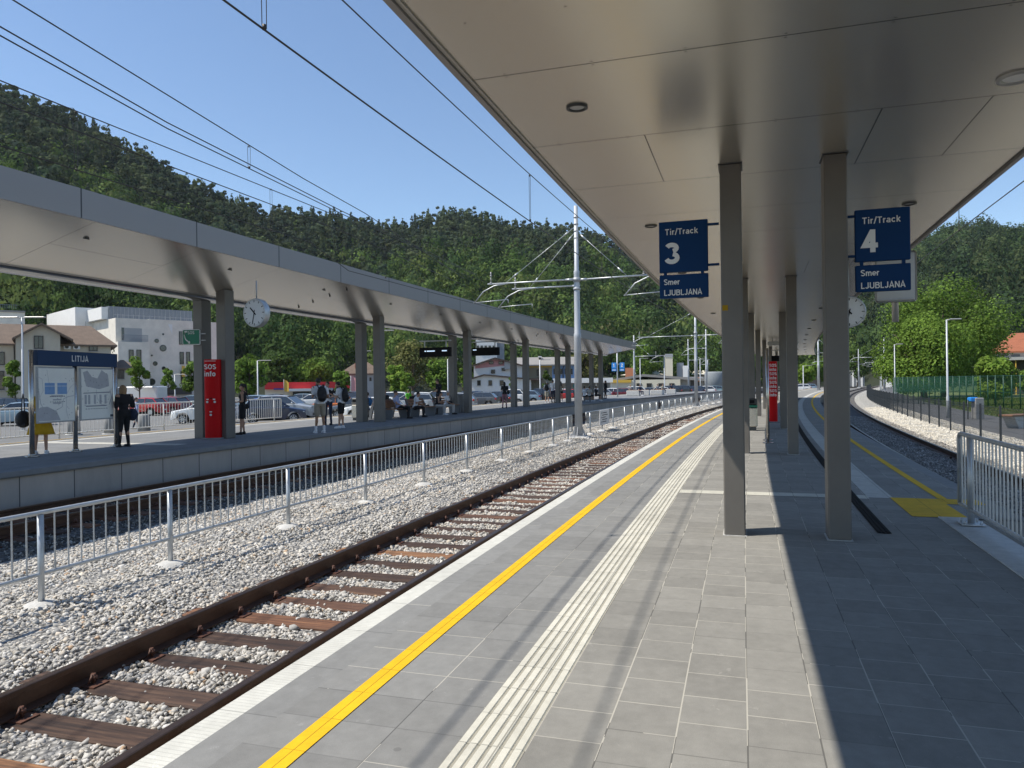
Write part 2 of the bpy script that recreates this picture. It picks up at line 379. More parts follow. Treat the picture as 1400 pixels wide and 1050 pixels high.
mat('galv', (.50, .52, .53), .42, metal=.55, var=.18, scale=7)
mat('galv_dull', (.40, .41, .42), .55, metal=.3, var=.2, scale=3)
mat('mast_paint', (.46, .48, .50), .5, metal=.2, var=.12, scale=2)
mat('column', (.145, .133, .118), .5, var=.14, scale=1.6, bump=.1, bscale=200)
mat('fascia', (.26, .25, .25), .45, metal=.3, var=.06, scale=1)
mat('trim_light', (.42, .41, .39), .4, metal=.4, var=.05)
mat('gutter_metal', (.42, .42, .42), .22, metal=.9, var=.1, scale=2)
mat('black', (.006, .006, .007), .75, var=.1, spec=.15)
mat('rubber', (.02, .02, .02), .8, var=.1)
mat('steel_dark', (.055, .058, .06), .4, metal=.5, var=.1)
mat('stainless', (.48, .46, .43), .25, metal=.9, var=.08, scale=3)
mat('header_blue', (.014, .045, .115), .5, var=.04, spec=.3)
mat('sign_blue', (.002, .033, .115), .6, var=.04, spec=.2)
mat('sign_white', (.72, .72, .70), .5, var=.03)
mat('vivid_blue', (.02, .22, .62), .5, var=.03)  # vivid blue of the distant number panels and the bin lid
mat('sos_red', (.50, .004, .006), .6, var=.05, spec=.15)
mat('sos_green', (.0, .16, .09), .4, var=.03)
mat('wood', (.22, .11, .055), .6, var=.3, scale=14)
mat('wire', (.05, .045, .04), .5, metal=.5, var=.1)
mat('glass_dark', (.02, .024, .028), .08, var=.1, spec=.8)
mat('white_paint', (.72, .72, .70), .5, var=.04)
mat('fence_dark', (.035, .042, .048), .5, metal=.2, var=.1)
mat('fence_green', (.008, .055, .032), .5, var=.08)
mat('bark', (.09, .065, .045), .9, var=.3, scale=8, bump=.5)
attr_mat('leaf', .85, .12, trans=.35)
attr_mat('stone', .95, .2, noise=.14, nscale=60)
attr_mat('plain', .8, .3)
# weathered softwood sleepers, each its own tone
m, nt, b = nodes('sleeper'); L = nt.links.new
oi = N(nt, 'ShaderNodeObjectInfo'); tc = N(nt, 'ShaderNodeTexCoord'); mp = N(nt, 'ShaderNodeMapping'); mp.inputs['Scale'].default_value = (1.2, 22, 14)
L(tc.outputs['Object'], mp.inputs[0]); va = N(nt, 'ShaderNodeVectorMath', _operation='ADD'); L(mp.outputs[0], va.inputs[0])
cb = N(nt, 'ShaderNodeCombineXYZ'); L(math_n(nt, 'MULTIPLY', oi.outputs['Random'], 37.0), cb.inputs[0]); L(cb.outputs[0], va.inputs[1])
n1 = N(nt, 'ShaderNodeTexNoise', Scale=1.0, Detail=8.0, Roughness=.7, Distortion=.4); L(va.outputs[0], n1.inputs['Vector'])
n2 = N(nt, 'ShaderNodeTexNoise', Scale=2.2, Detail=4.0); L(tc.outputs['Object'], n2.inputs['Vector'])
rp = N(nt, 'ShaderNodeValToRGB'); cr = rp.color_ramp; cr.elements[0].position = .28; cr.elements[0].color = (.020, .015, .013, 1); cr.elements[1].position = .72; cr.elements[1].color = (.24, .15, .09, 1)
e = cr.elements.new(.5); e.color = (.095, .055, .036, 1)
L(n1.outputs[0], rp.inputs[0])
rr = N(nt, 'ShaderNodeValToRGB'); cr = rr.color_ramp; cr.interpolation = 'CONSTANT'; cr.elements[0].color = (.55, .5, .5, 1); cr.elements[1].position = .3; cr.elements[1].color = (1.1, .9, .8, 1)
for p_, c_ in ((.5, (.7, .66, .68, 1)), (.68, (1.5, 1.15, .9, 1)), (.82, (.9, .8, .75, 1)), (.93, (2.3, 1.9, 1.35, 1))): e = cr.elements.new(p_); e.color = c_
L(oi.outputs['Random'], rr.inputs[0]); mu = N(nt, 'ShaderNodeVectorMath', _operation='MULTIPLY'); L(rp.outputs[0], mu.inputs[0]); L(rr.outputs[0], mu.inputs[1])
dk = math_n(nt, 'ADD', math_n(nt, 'MULTIPLY', n2.outputs[0], 1.0), .5); ms = N(nt, 'ShaderNodeVectorMath', _operation='SCALE'); L(mu.outputs[0], ms.inputs[0]); L(dk, ms.inputs['Scale'])
L(ms.outputs[0], b.inputs['Base Color']); b.inputs['Roughness'].default_value = .8
bp = N(nt, 'ShaderNodeBump', Strength=.6, Distance=.01); L(n1.outputs[0], bp.inputs['Height']); L(bp.outputs[0], b.inputs['Normal'])
# ballast seen too far off for single stones
def ballast_mat(name, c0, c1):
    m, nt, b = nodes(name); L = nt.links.new; tc = N(nt, 'ShaderNodeTexCoord')
    vo = N(nt, 'ShaderNodeTexVoronoi', Scale=20.0); L(tc.outputs['Object'], vo.inputs['Vector'])
    rp = N(nt, 'ShaderNodeValToRGB'); rp.color_ramp.elements[0].color = c4(c0); rp.color_ramp.elements[1].color = c4(c1); sx = N(nt, 'ShaderNodeSeparateColor')
    L(vo.outputs['Color'], sx.inputs[0]); L(sx.outputs[0], rp.inputs[0])
    dk = math_n(nt, 'MULTIPLY', math_n(nt, 'SUBTRACT', 1.25, math_n(nt, 'MULTIPLY', vo.outputs['Distance'], 1.1)), 1.0)
    ms = N(nt, 'ShaderNodeVectorMath', _operation='SCALE'); L(rp.outputs[0], ms.inputs[0]); L(dk, ms.inputs['Scale']); L(ms.outputs[0], b.inputs['Base Color'])
    b.inputs['Roughness'].default_value = .95
    bp = N(nt, 'ShaderNodeBump', Strength=.9, Distance=.05); bp.invert = True; L(vo.outputs['Distance'], bp.inputs['Height']); L(bp.outputs[0], b.inputs['Normal'])
ballast_mat('ballast_grey', (.24, .23, .215), (.50, .48, .44))
ballast_mat('ballast_white', (.44, .42, .37), (.72, .69, .62))
ballast_mat('ballast_shade', (.07, .066, .062), (.20, .19, .18))  # same ballast with the opposite canopy's shade put into the colour
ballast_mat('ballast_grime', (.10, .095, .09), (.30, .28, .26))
# canopy lining: satin panels with joints and rivets, UV = (s, o)
def soffit_mat(name, col, pitch, phase, long_o, rough, metal):
    m, nt, b = nodes(name); L = nt.links.new
    uv = N(nt, 'ShaderNodeUVMap'); sp = N(nt, 'ShaderNodeSeparateXYZ'); L(uv.outputs[0], sp.inputs[0]); s, o = sp.outputs[0], sp.outputs[1]
    j = line_mask(nt, s, pitch, .012, phase)
    bay = math_n(nt, 'FLOOR', math_n(nt, 'DIVIDE', math_n(nt, 'ADD', s, phase+1000*pitch), pitch))
    for lo, every, off in long_o:
        on = math_n(nt, 'LESS_THAN', math_n(nt, 'ABSOLUTE', math_n(nt, 'SUBTRACT', math_n(nt, 'MODULO', bay, float(every)), float(off))), .5)
        j = math_n(nt, 'MAXIMUM', j, math_n(nt, 'MULTIPLY', on, math_n(nt, 'LESS_THAN', math_n(nt, 'ABSOLUTE', math_n(nt, 'SUBTRACT', o, lo)), .006)))
    # rivets
    fx = math_n(nt, 'SUBTRACT', math_n(nt, 'FRACT', math_n(nt, 'DIVIDE', math_n(nt, 'ADD', o, 100*.62), .62)), .5)
    dx = math_n(nt, 'MULTIPLY', fx, .62)
    rv = None
    for dsn in (.03, pitch-.03, pitch*.5):
        fs_ = math_n(nt, 'MULTIPLY', math_n(nt, 'FRACT', math_n(nt, 'DIVIDE', math_n(nt, 'ADD', s, phase+1000*pitch), pitch)), pitch)
        dy = math_n(nt, 'SUBTRACT', fs_, dsn); dd = math_n(nt, 'SQRT', math_n(nt, 'ADD', math_n(nt, 'MULTIPLY', dx, dx), math_n(nt, 'MULTIPLY', dy, dy)))
        q = math_n(nt, 'LESS_THAN', dd, .010); rv = q if rv is None else math_n(nt, 'MAXIMUM', rv, q)
    mk = math_n(nt, 'MAXIMUM', j, math_n(nt, 'MULTIPLY', rv, .7))
    cb = N(nt, 'ShaderNodeCombineXYZ'); L(bay, cb.inputs[0]); wz = N(nt, 'ShaderNodeTexWhiteNoise', _noise_dimensions='3D'); L(cb.outputs[0], wz.inputs[0])
    f = math_n(nt, 'ADD', math_n(nt, 'MULTIPLY', wz.outputs[0], .06), .97); cs = N(nt, 'ShaderNodeVectorMath', _operation='SCALE'); cs.inputs[0].default_value = col; L(f, cs.inputs['Scale'])
    L(mixc(nt, mk, cs.outputs[0], (.03, .028, .025)), b.inputs['Base Color'])
    b.inputs['Roughness'].default_value = rough; b.inputs['Metallic'].default_value = metal
    tc = N(nt, 'ShaderNodeTexCoord'); n = N(nt, 'ShaderNodeTexNoise', Scale=1.3, Detail=2.0); L(tc.outputs['Object'], n.inputs['Vector'])
    bp = N(nt, 'ShaderNodeBump', Strength=.05, Distance=.02); L(n.outputs[0], bp.inputs['Height']); L(bp.outputs[0], b.inputs['Normal'])
soffit_mat('soffit', (.58, .545, .475), 1.6, -.2, [(-.78, 5, 4), (1.12, 5, 4), (1.9, 5, 4)], .27, .75)
soffit_mat('soffit_far', (.60, .57, .52), 3.2, -2.8, [(-14.6, 3, 1)], .25, .75)
# ================================================================ SETTING: ground, ballast beds, platforms
def ground_mesh():
    mb = MB(); mb.box((150, 300, -1.2), (1900, 1500, .3)); return mb
g = ground_mesh().build('ground', 'asphalt'); struct(g); 
ZB = -.765                                                    # ballast bed under the stones
def hsheet(name, m, o1, o2, z, s0, s1, ds=2.0):
    mb = MB(); mb.sweep([(o1, z), (o2, z)], s0, s1, ds, closed=False); return struct(mb.build(name, m))
# station car park and forecourt
mb = MB(); mb.sweep([(-21.3, -.70), (-140, -.70)], -40, 300, 8, closed=False)
struct(mb.build('car_park', 'asphalt'))
hsheet('forecourt_pavement', 'plaza', -21.3, -25.5, -.694, -30, 160)
hsheet('lawn_ground', 'plaza', 11.6, 12.0, -.59, 10, 200)
# ballast beds
def bed(name, m, prof, s0, s1): 
    mb = MB(); mb.sweep(prof, s0, s1, 1.5, closed=False); return struct(mb.build(name, m))
bed('ballast_bed', 'ballast_grey', [(-9.5, -.75), (-9.3, -.74), (-7.6, -.66), (-6.6, -.64), (-5.9, -.68), (-5.4, ZB+.02), (-2.5, ZB)], -20, 330)
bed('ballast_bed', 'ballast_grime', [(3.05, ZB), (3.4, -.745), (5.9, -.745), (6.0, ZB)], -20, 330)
bed('ballast_bed', 'ballast_shade', [(-13.3, ZB), (-10.1, ZB), (-9.5, -.75)], -20, 330)  # bed darkened out to the edge of the canopy's shadow
bed('ballast_bed', 'ballast_white', [(6.0, ZB), (6.5, -.64), (8.6, -.6)], -20, 330)
bed('footpath', 'path_asphalt', [(8.6, -.6), (8.65, -.57), (11.55, -.57), (11.6, -.6)], -10, 260)

# ---- the platform we stand on
def surf(name, m, o1, o2, s0, s1, z=.0, ds=1.0):
    mb = MB(); mb.sweep([(o1, z), (o2, z)], s0, s1, ds, closed=False); return struct(mb.build(name, m))
E0, E1 = -2.42, 2.95
mb = MB(); mb.sweep([(E0+.04, -.9), (2.10, -.9), (2.10, -.012), (E0+.04, -.012)], -12, 9.3, 1.2)
struct(mb.build('platform_base', 'concrete'))
mb = MB(); mb.sweep([(E0+.04, -.9), (E1-.04, -.9), (E1-.04, -.012), (E0+.04, -.012)], 9.3, 150, 1.2)
struct(mb.build('platform_base', 'concrete'))
mb = MB(); mb.sweep([(E0, -.10), (E0+.15, -.10), (E0+.15, 0), (E0+.008, 0), (E0, -.008)], -12, 150, .6)
struct(mb.build('platform_edge_strip', 'nosing'))
mb = MB(); mb.sweep([(E1-.18, -.10), (E1, -.10), (E1, -.008), (E1-.008, 0), (E1-.18, 0)], 10.7, 150, .6)
struct(mb.build('platform_edge_strip', 'slab_edge'))
surf('platform_paving', 'slab_edge', E0+.15, -2.09, -12, 150)
surf('platform_paving', 'slab_wide', -2.09, -1.18, -12, 150)
surf('platform_paving', 'slab_small', -.88, 1.54, -12, 150)
surf('platform_paving', 'slab_small', 1.54, 1.84, -12, 10.7)
surf('platform_paving', 'slab_small', 1.84, 2.10, -12, 9.3)
surf('platform_paving', 'slab_small', 1.84, E1-.18, 10.7, 150)
surf('platform_paving', 'slab_small', 2.10, 2.32, 7.0, 9.3)
surf('tactile_strip', 'tactile_base', -1.18, -.88, -12, 150)
mb = MB()
for i in range(6):
    a = -1.18+.0505*i; mb.sweep([(a+.002, .0005), (a+.040, .0005), (a+.036, .005), (a+.006, .005)], -12, 150, .6, caps=False)
struct(mb.build('tactile_strip', 'tactile'))
surf('tactile_strip', 'tactile_plain', 1.54, 1.84, 10.7, 150)
surf('tactile_strip', 'tactile_cross', -.88, 1.54, 10.55, 10.85, .004)
surf('warning_line', 'yellow_line', -1.885, -1.775, -12, 150, .004, .6)
surf('warning_line', 'yellow_line', 2.36, 2.47, 10.75, 150, .004, .6)
mb = MB(); mb.sweep([(1.80, .004), (2.36, .004)], 9.3, 10.72, .5, closed=False); struct(mb.build('warning_pad', 'yellow_pad'))
mb = MB(); mb.sweep([(2.36, .005), (2.80, .005)], 10.30, 10.72, .5, closed=False); struct(mb.build('warning_pad', 'yellow_pad'))
surf('platform_paving', 'slab_small', 2.36, E1-.02, 9.3, 10.7, 0)
mb = MB(); mb.sweep([(2.06, -.9), (2.42, -.9), (2.42, .012), (2.06, .012)], -12, 9.3, .6); struct(mb.build('platform_kerb', 'footing'))
# slot drain set in the paving
t = tthing('drain_channel', 'long black slotted drain channel set in the grey paving beside column', 'drain', 8.2, 1.35)
mb = MB(); mb.sweep([(1.285, .005), (1.415, .005)], 8.2, 69, .5, closed=False); mb.build('channel', 'black', t)
mb = MB()
for i in range(3): mb.sweep([(1.30+.04*i, .006), (1.318+.04*i, .006), (1.318+.04*i, .010), (1.30+.04*i, .010)], 8.22, 69, .8)
mb.build('grating', 'black', t)

# ---- the platform across the tracks
Q0, Q1 = -13.43, -21.2
mb = MB(); mb.sweep([(Q1, -.9), (Q0-.12, -.9), (Q0-.12, -.012), (Q1, -.012)], -14, 170, 1.2); struct(mb.build('platform_base', 'concrete_wall'))
m, nt, b = nodes('wall_panels'); L = nt.links.new
uv = N(nt, 'ShaderNodeUVMap'); sp = N(nt, 'ShaderNodeSeparateXYZ'); L(uv.outputs[0], sp.inputs[0]); tc = N(nt, 'ShaderNodeTexCoord')
mp = N(nt, 'ShaderNodeMapping'); mp.inputs['Scale'].default_value = (3, 3, .8); L(tc.outputs['Object'], mp.inputs[0])
n1 = N(nt, 'ShaderNodeTexNoise', Scale=1.3, Detail=9.0, Roughness=.7); L(mp.outputs[0], n1.inputs['Vector'])
n0 = N(nt, 'ShaderNodeTexNoise', Scale=.6, Detail=3.0); L(tc.outputs['Object'], n0.inputs['Vector'])
cb = N(nt, 'ShaderNodeCombineXYZ'); L(math_n(nt, 'FLOOR', math_n(nt, 'DIVIDE', sp.outputs[0], 1.2)), cb.inputs[0]); wz = N(nt, 'ShaderNodeTexWhiteNoise', _noise_dimensions='3D'); L(cb.outputs[0], wz.inputs[0])
f = math_n(nt, 'ADD', math_n(nt, 'MULTIPLY', n1.outputs[0], .45), math_n(nt, 'MULTIPLY', wz.outputs[0], .14)); f = math_n(nt, 'ADD', f, math_n(nt, 'MULTIPLY', n0.outputs[0], .3)); f = math_n(nt, 'ADD', f, .58)
cs = N(nt, 'ShaderNodeVectorMath', _operation='SCALE'); cs.inputs[0].default_value = (.43, .375, .325); L(f, cs.inputs['Scale'])
jj = line_mask(nt, sp.outputs[0], 1.2, .022, .0)
L(mixc(nt, math_n(nt, 'MULTIPLY', jj, .9), cs.outputs[0], (.04, .04, .042)), b.inputs['Base Color']); b.inputs['Roughness'].default_value = .75
bp = N(nt, 'ShaderNodeBump', Strength=.4, Distance=.02); L(math_n(nt, 'SUBTRACT', 1, jj), bp.inputs['Height']); L(bp.outputs[0], b.inputs['Normal'])
mb = MB(); mb.sweep([(Q0-.12, -.9), (Q0-.06, -.9), (Q0-.06, -.13), (Q0-.12, -.13)], -14, 170, 1.2); struct(mb.build('platform_wall', 'wall_panels'))
mb = MB(); mb.sweep([(Q0-.14, -.13), (Q0-.02, -.13), (Q0, -.10), (Q0, -.004), (Q0-.3, 0), (Q0-.3, -.13)], -14, 170, 1.2); struct(mb.build('platform_edge_strip', 'coping'))
surf('platform_paving', 'slab_far', -19.6, Q0-.3, -14, 170)
surf('platform_paving', 'slab_far', Q1, -20.2, -14, 170)
surf('tactile_strip', 'tactile_plain', -20.2, -19.9, -14, 170)
surf('platform_paving', 'slab_far', -19.9, -19.6, -14, 170)
surf('warning_line', 'yellow_line', -20.72, -20.63, -14, 170, .004)
surf('platform_edge_line', 'coping', -14.25, -14.1, -14, 170, .004)
surf('tactile_strip', 'tactile_cross', 0, 0, 0, 1) if False else None
mb = MB(); mb.sweep([(-19.9, .004), (-14.9, .004)], 16.3, 16.75, .3, closed=False); struct(mb.build('tactile_strip', 'tactile_plain'))

# ================================================================ RAILWAY TRACKS
SLP = {}
def railway(label, oc, s0, s1, first, dz=0):
    t = tthing('railway_track', label, 'railway track', max(s0, 2), oc, -.8, 'railway tracks through the station')
    for sgn in (-1, 1):
        c = oc+sgn*.7535
        mb = MB(); mb.sweep([(c-.075, -.722), (c+.075, -.722), (c+.075, -.712), (c+.012, -.69), (c+.010, -.60), (c+.036, -.588), (c+.036, -.562), (c-.036, -.562), (c-.036, -.588), (c-.010, -.60), (c-.012, -.69), (c-.075, -.712)], s0, s1, .8)
        r = mb.build('rail', 'rail_rust', t)
        mb = MB(); mb.sweep([(c-.036, -.5615), (c+.036, -.5615), (c+.034, -.552), (c+.024, -.548), (c-.024, -.548), (c-.034, -.552)], s0, s1, .8)
        mb.build('running_surface', 'rail_top', r)
    sl = MB(); sl.bbox((0, 0, 0), (2.55, .255, .15), .012)
    me0 = None; k = 0; s = first; rest = MB()
    fm = None
    inv = world_m(t).inverted()
    def fast(sgn):
        f = MB()
        if 1:
            c = sgn*.7535
            f.box((c, 0, .080), (.36, .15, .014))
            for q in (-1, 1):
                x = c+q*.105
                f.cyl((x, .0, .125), .013, .075, 8); f.cyl((x, 0, .13), .026, .022, 6); f.tube([(x, -.05, .10), (x+q*.012, -.035, .145), (x-q*.02, 0, .158), (x-q*.03, .03, .13), (x-q*.045, .045, .10)], .009, 6)
        return f
    fobj = None; sobj = None; SLP[oc] = []
    while s < s1:
        SLP[oc].append(s)
        if k < 98:
            if sobj is None:
                sobj = sl.build('sleeper', 'sleeper', t, world=False); o = sobj
                fobj = [fast(a).build('fastening', 'fastening', sobj, world=False) for a in (-1, 1)]
            else:
                o = sobj.copy(); COL.objects.link(o); o.parent = t
                if s < 24:
                    for q in fobj: f = q.copy(); COL.objects.link(f); f.parent = o
            M_ = inv @ (Matrix.Translation(P(s, oc, -.805+dz+rnd.uniform(-.006, .004))) @ Matrix.Rotation(-th(s)+rnd.uniform(-.012, .012), 4, 'Z'))
            o.location = M_.translation; o.rotation_euler = M_.to_euler()
        else:
            rest.box(P(s, oc, -.805+dz), (2.55, .255, .15), -th(s))
        k += 1; s += .58+rnd.uniform(-.012, .012)
    if rest.v:
        r = rest.build('sleeper', 'sleeper', t); r['kind'] = 'stuff'
    return t
T3, T2, T4 = -4.15, -11.72, 4.63
railway('rusty rails on brown wooden sleepers directly left of the platform with the tactile strip', T3, -6, 200, 1.05)
railway('shaded rusty track below the grey concrete wall of the opposite platform', T2, 0, 190, 4.0)
railway('shaded track on dark ballast curving past the right side of the platform', T4, 4, 240, 10.0, -.022)
# far tracks that leave the station at the right
def rails_only(oc, s0, s1, label):
    t = tthing('railway_track', label, 'railway track', s0, oc, -.8, 'railway tracks through the station')
    for sgn in (-1, 1):
        c = oc+sgn*.7535; mb = MB(); mb.sweep([(c-.05, -.72), (c+.05, -.72), (c+.036, -.55), (c-.036, -.55)], s0, s1, 2); mb.build('rail', 'rail_rust', t)
    mb = MB(); s = s0
    while s < s1: mb.box(P(s, oc, -.80), (2.5, .25, .15), -th(s)); s += .6
    mb.build('sleeper', 'sleeper', t)['kind'] = 'stuff'
rails_only(-23.1, -10, 200, 'track behind the opposite platform, mostly hidden by it') if False else None

# ---- loose stones of the ballast
def ico():
    t = (1+5**.5)/2; v = np.array([(-1, t, 0), (1, t, 0), (-1, -t, 0), (1, -t, 0), (0, -1, t), (0, 1, t), (0, -1, -t), (0, 1, -t), (t, 0, -1), (t, 0, 1), (-t, 0, -1), (-t, 0, 1)], float)
    f = np.array([(0, 11, 5), (0, 5, 1), (0, 1, 7), (0, 7, 10), (0, 10, 11), (1, 5, 9), (5, 11, 4), (11, 10, 2), (10, 7, 6), (7, 1, 8), (3, 9, 4), (3, 4, 2), (3, 2, 6), (3, 6, 8), (3, 8, 9), (4, 9, 5), (2, 4, 11), (6, 2, 10), (8, 6, 7), (9, 8, 1)])
    return v/np.linalg.norm(v[0]), f
def octa():
    return np.array([(1, 0, 0), (-1, 0, 0), (0, 1, 0), (0, -1, 0), (0, 0, 1), (0, 0, -1)], float), np.array([(0, 2, 4), (2, 1, 4), (1, 3, 4), (3, 0, 4), (2, 0, 5), (1, 2, 5), (3, 1, 5), (0, 3, 5)])
def rand_rot(n):
    q = NP.normal(size=(n, 4)); q /= np.linalg.norm(q, axis=1)[:, None]; w, x, y, z = q.T
    return np.stack([1-2*(y*y+z*z), 2*(x*y-z*w), 2*(x*z+y*w), 2*(x*y+z*w), 1-2*(x*x+z*z), 2*(y*z-x*w), 2*(x*z-y*w), 2*(y*z+x*w), 1-2*(x*x+y*y)], 1).reshape(n, 3, 3)
def bedz(o):
    return np.interp(o, [-13.3, -10.1, -9.3, -7.6, -6.6, -5.9, -5.4, -2.5, 3.05, 6.0, 6.5, 8.6], [ZB, ZB, -.74, -.66, -.64, -.68, ZB+.02, ZB, ZB, ZB, -.64, -.6])
def line_xy(s, o):
    t = np.interp(s, _s, _th); return np.interp(s, _s, _x)+o*np.cos(t), np.interp(s, _s, _y)-o*np.sin(t)
def stones(name, s0, s1, o0, o1, dens, size, base, pal, lift=0, keep=None):
    n = int((s1-s0)*(o1-o0)*dens); s = NP.uniform(s0, s1, n); o = NP.uniform(o0, o1, n); x, y = line_xy(s, o)
    u = 700+FOC*x/np.maximum(y, .1); vv = 525+FOC*2.2/np.maximum(y, .1); ok = (u > -60) & (u < 1460) & (y > .5) & (vv < 1120)
    if keep is not None: ok &= keep(s, o)
    s, o, x, y = s[ok], o[ok], x[ok], y[ok]; n = len(s)
    V0, F0 = base; nv = len(V0)
    z = bedz(o)+NP.uniform(-.012, .018, n)+lift+.02*np.sin(s*2.1+o*3)*np.cos(o*4.3-s)
    sz = size*np.exp(NP.normal(0, .30, n)); Rm = rand_rot(n)
    prot = V0[None]*NP.uniform(.45, 1.35, (24, nv, 1)); an = NP.uniform(.5, 1.15, (n, 1, 3))
    W = prot[NP.integers(0, 24, n)]*an*sz[:, None, None]; W = np.einsum('nij,nkj->nki', Rm, W); W[:, :, 2] *= .8
    W += np.stack([x, y, z], 1)[:, None, :]
    F = F0[None]+(np.arange(n)*nv)[:, None, None]
    pal = np.array(pal); pw = NP.integers(0, len(pal), n); cc = pal[pw]*NP.uniform(.8, 1.22, (n, 1))*np.array([1.13, 1.10, 1.05])*(1-np.array([.10, .22, .36])*np.clip(1-np.abs(np.minimum(np.abs(o-T3), np.minimum(np.abs(o-T2), np.abs(o-T4)))[:, None]-.75)/.22, 0, 1)*NP.uniform(.2, 1.2, (n, 1))); cc = np.repeat(cc, len(F0), axis=0)
    o_ = np_mesh(name, W.reshape(-1, 3), F.reshape(-1, 3), 'stone', cc); o_['kind'] = 'stuff'; return o_
PAL = [(.43, .42, .395), (.50, .485, .455), (.36, .355, .34), (.47, .445, .40), (.54, .53, .51), (.40, .385, .355), (.46, .45, .43), (.50, .455, .39), (.29, .29, .285), (.44, .43, .41), (.50, .49, .47)]
PAL = PAL*5+[(.44, .32, .22)]
PALW = [(.60, .57, .50), (.68, .65, .58), (.52, .49, .43), (.64, .60, .52), (.56, .54, .49)]
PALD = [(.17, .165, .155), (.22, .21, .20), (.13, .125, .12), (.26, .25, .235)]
PAL_SHADE = [(.10, .092, .082), (.14, .13, .115), (.07, .066, .06), (.20, .19, .17), (.34, .32, .29)]  # stones by the opposite platform, canopy shade painted into their tones
def off_sleepers(s, o):
    ok = np.ones(len(s), bool)
    for oc, ps in SLP.items():
        ps = np.array(ps); i = np.clip(np.searchsorted(ps, s), 1, len(ps)-1); d = np.minimum(np.abs(s-ps[i-1]), np.abs(s-ps[i]))
        ok &= ~((np.abs(o-oc) < 1.29) & (d < .135) & (NP.random(len(s)) > .03))
    return ok
I_, O_ = ico(), octa()
stones('ballast_stones', 1.0, 8.5, -9.35, -2.5, 1450, .0215, I_, PAL, keep=off_sleepers)
stones('ballast_stones', 8.5, 17, -9.4, -2.5, 850, .0245, I_, PAL, keep=off_sleepers)
stones('ballast_stones', 17, 36, -9.4, -2.5, 360, .028, O_, PAL, keep=off_sleepers)
stones('ballast_stones', 36, 70, -9.4, -2.5, 170, .036, O_, PAL, keep=off_sleepers)
stones('ballast_stones', 4, 34, -13.2, -9.45, 380, .024, O_, PAL_SHADE, keep=off_sleepers)
stones('ballast_stones', 9, 28, 6.1, 8.5, 650, .024, O_, PALW)
stones('ballast_stones', 28, 64, 6.1, 8.5, 260, .03, O_, PALW)
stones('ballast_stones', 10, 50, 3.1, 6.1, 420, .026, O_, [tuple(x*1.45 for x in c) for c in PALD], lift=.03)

# ================================================================ CANOPIES
def panel_col(mb, c, rz, w, d, z0, z1): mb.bbox((c.x, c.y, (z0+z1)/2), (w, d, z1-z0), .012, rz)
CS0, CS1, CZ, CL, CR = -7.0, 69.5, 3.73, -1.87, 2.66
t = tthing('platform_canopy', 'flat metal lined canopy overhead on paired brown columns above the near platform', 'platform canopy', 8.0, .4)
mb = MB(); mb.sweep([(CL+.06, CZ), (CR-.06, CZ)], CS0, CS1, 1, closed=False)
mb.build('soffit', 'soffit', t)
mb = MB()
mb.sweep([(CL, CZ+.45), (CL, CZ-.03), (CL+.045, CZ-.03), (CL+.045, CZ+.45)], CS0, CS1, 1)
mb.sweep([(CR-.045, CZ+.45), (CR-.045, CZ-.03), (CR, CZ-.03), (CR, CZ+.45)], CS0, CS1, 1)
mb.build('fascia', 'fascia', t)
mb = MB(); mb.sweep([(CL+.045, CZ+.38), (CR-.045, CZ+.38), (CR-.045, CZ+.42), (CL+.045, CZ+.42)], CS0, CS1, 1); mb.build('roof', 'fascia', t)
mb = MB()
for e_, a_ in ((CL+.047, CL+.075), (CR-.075, CR-.047)): mb.sweep([(a_ if a_ > 0 else e_, CZ-.012), (a_+.028 if a_ > 0 else a_, CZ-.012), (a_+.028 if a_ > 0 else a_, CZ+.004), (a_ if a_ > 0 else e_, CZ+.004)], CS0, CS1, 1)
mb.build('edge_trim', 'trim_light', t)
k = 0; s = 7.9
own_cols = []
while s < 70:
    for o_ in (-.08, .89):
        mb = MB(); p = P(s, o_); panel_col(mb, p, -th(s), .207, .30, 0, CZ); c_ = mb.build('column', 'column', t)
        MB().box((p.x, p.y, CZ-.004), (.235, .33, .008), -th(s)).build('collar', 'steel_dark', c_); MB().box((p.x, p.y, .003), (.232, .325, .006), -th(s)).build('base_joint', 'footing', c_); own_cols.append((s, o_))
    s += 8.75
def downlight(par, p, tilt=0, lit=False, r=.085):
    mb = MB(); M_ = Matrix.Translation(p) @ Matrix.Rotation(-th(8), 4, 'Z') @ Matrix.Rotation(tilt, 4, 'Y')
    n = 20; vs = []
    for rr_, zz in ((r, 0), (r, -.014), (r*.80, -.018), (r*.68, -.004), (r*.66, .03)):
        for i in range(n): a = 2*math.pi*i/n; vs.append(M_ @ Vector((rr_*math.cos(a), rr_*math.sin(a), zz)))
    fs = [(k*n+(i+1) % n, k*n+i, (k+1)*n+i, (k+1)*n+(i+1) % n) for k in range(4) for i in range(n)]
    mb.add(vs, fs, smooth=True); d = mb.build('downlight', 'trim_light' if lit else 'steel_dark', par)
    mb = MB(); mb.add([M_ @ Vector((r*.70*math.cos(2*math.pi*i/n), r*.70*math.sin(2*math.pi*i/n), -.004)) for i in range(n)], [tuple(range(n-1, -1, -1))]); mb.build('lens', 'sign_white' if lit else 'galv_dull', d)
s = 5.75
while s < 68:
    downlight(t, P(s, -1.2, CZ)); s += 4.7
s = 10.3
while s < 68: downlight(t, P(s, 2.0, CZ)); s += 4.7
downlight(t, P(6.25, 1.95, CZ), 0, True, .13)

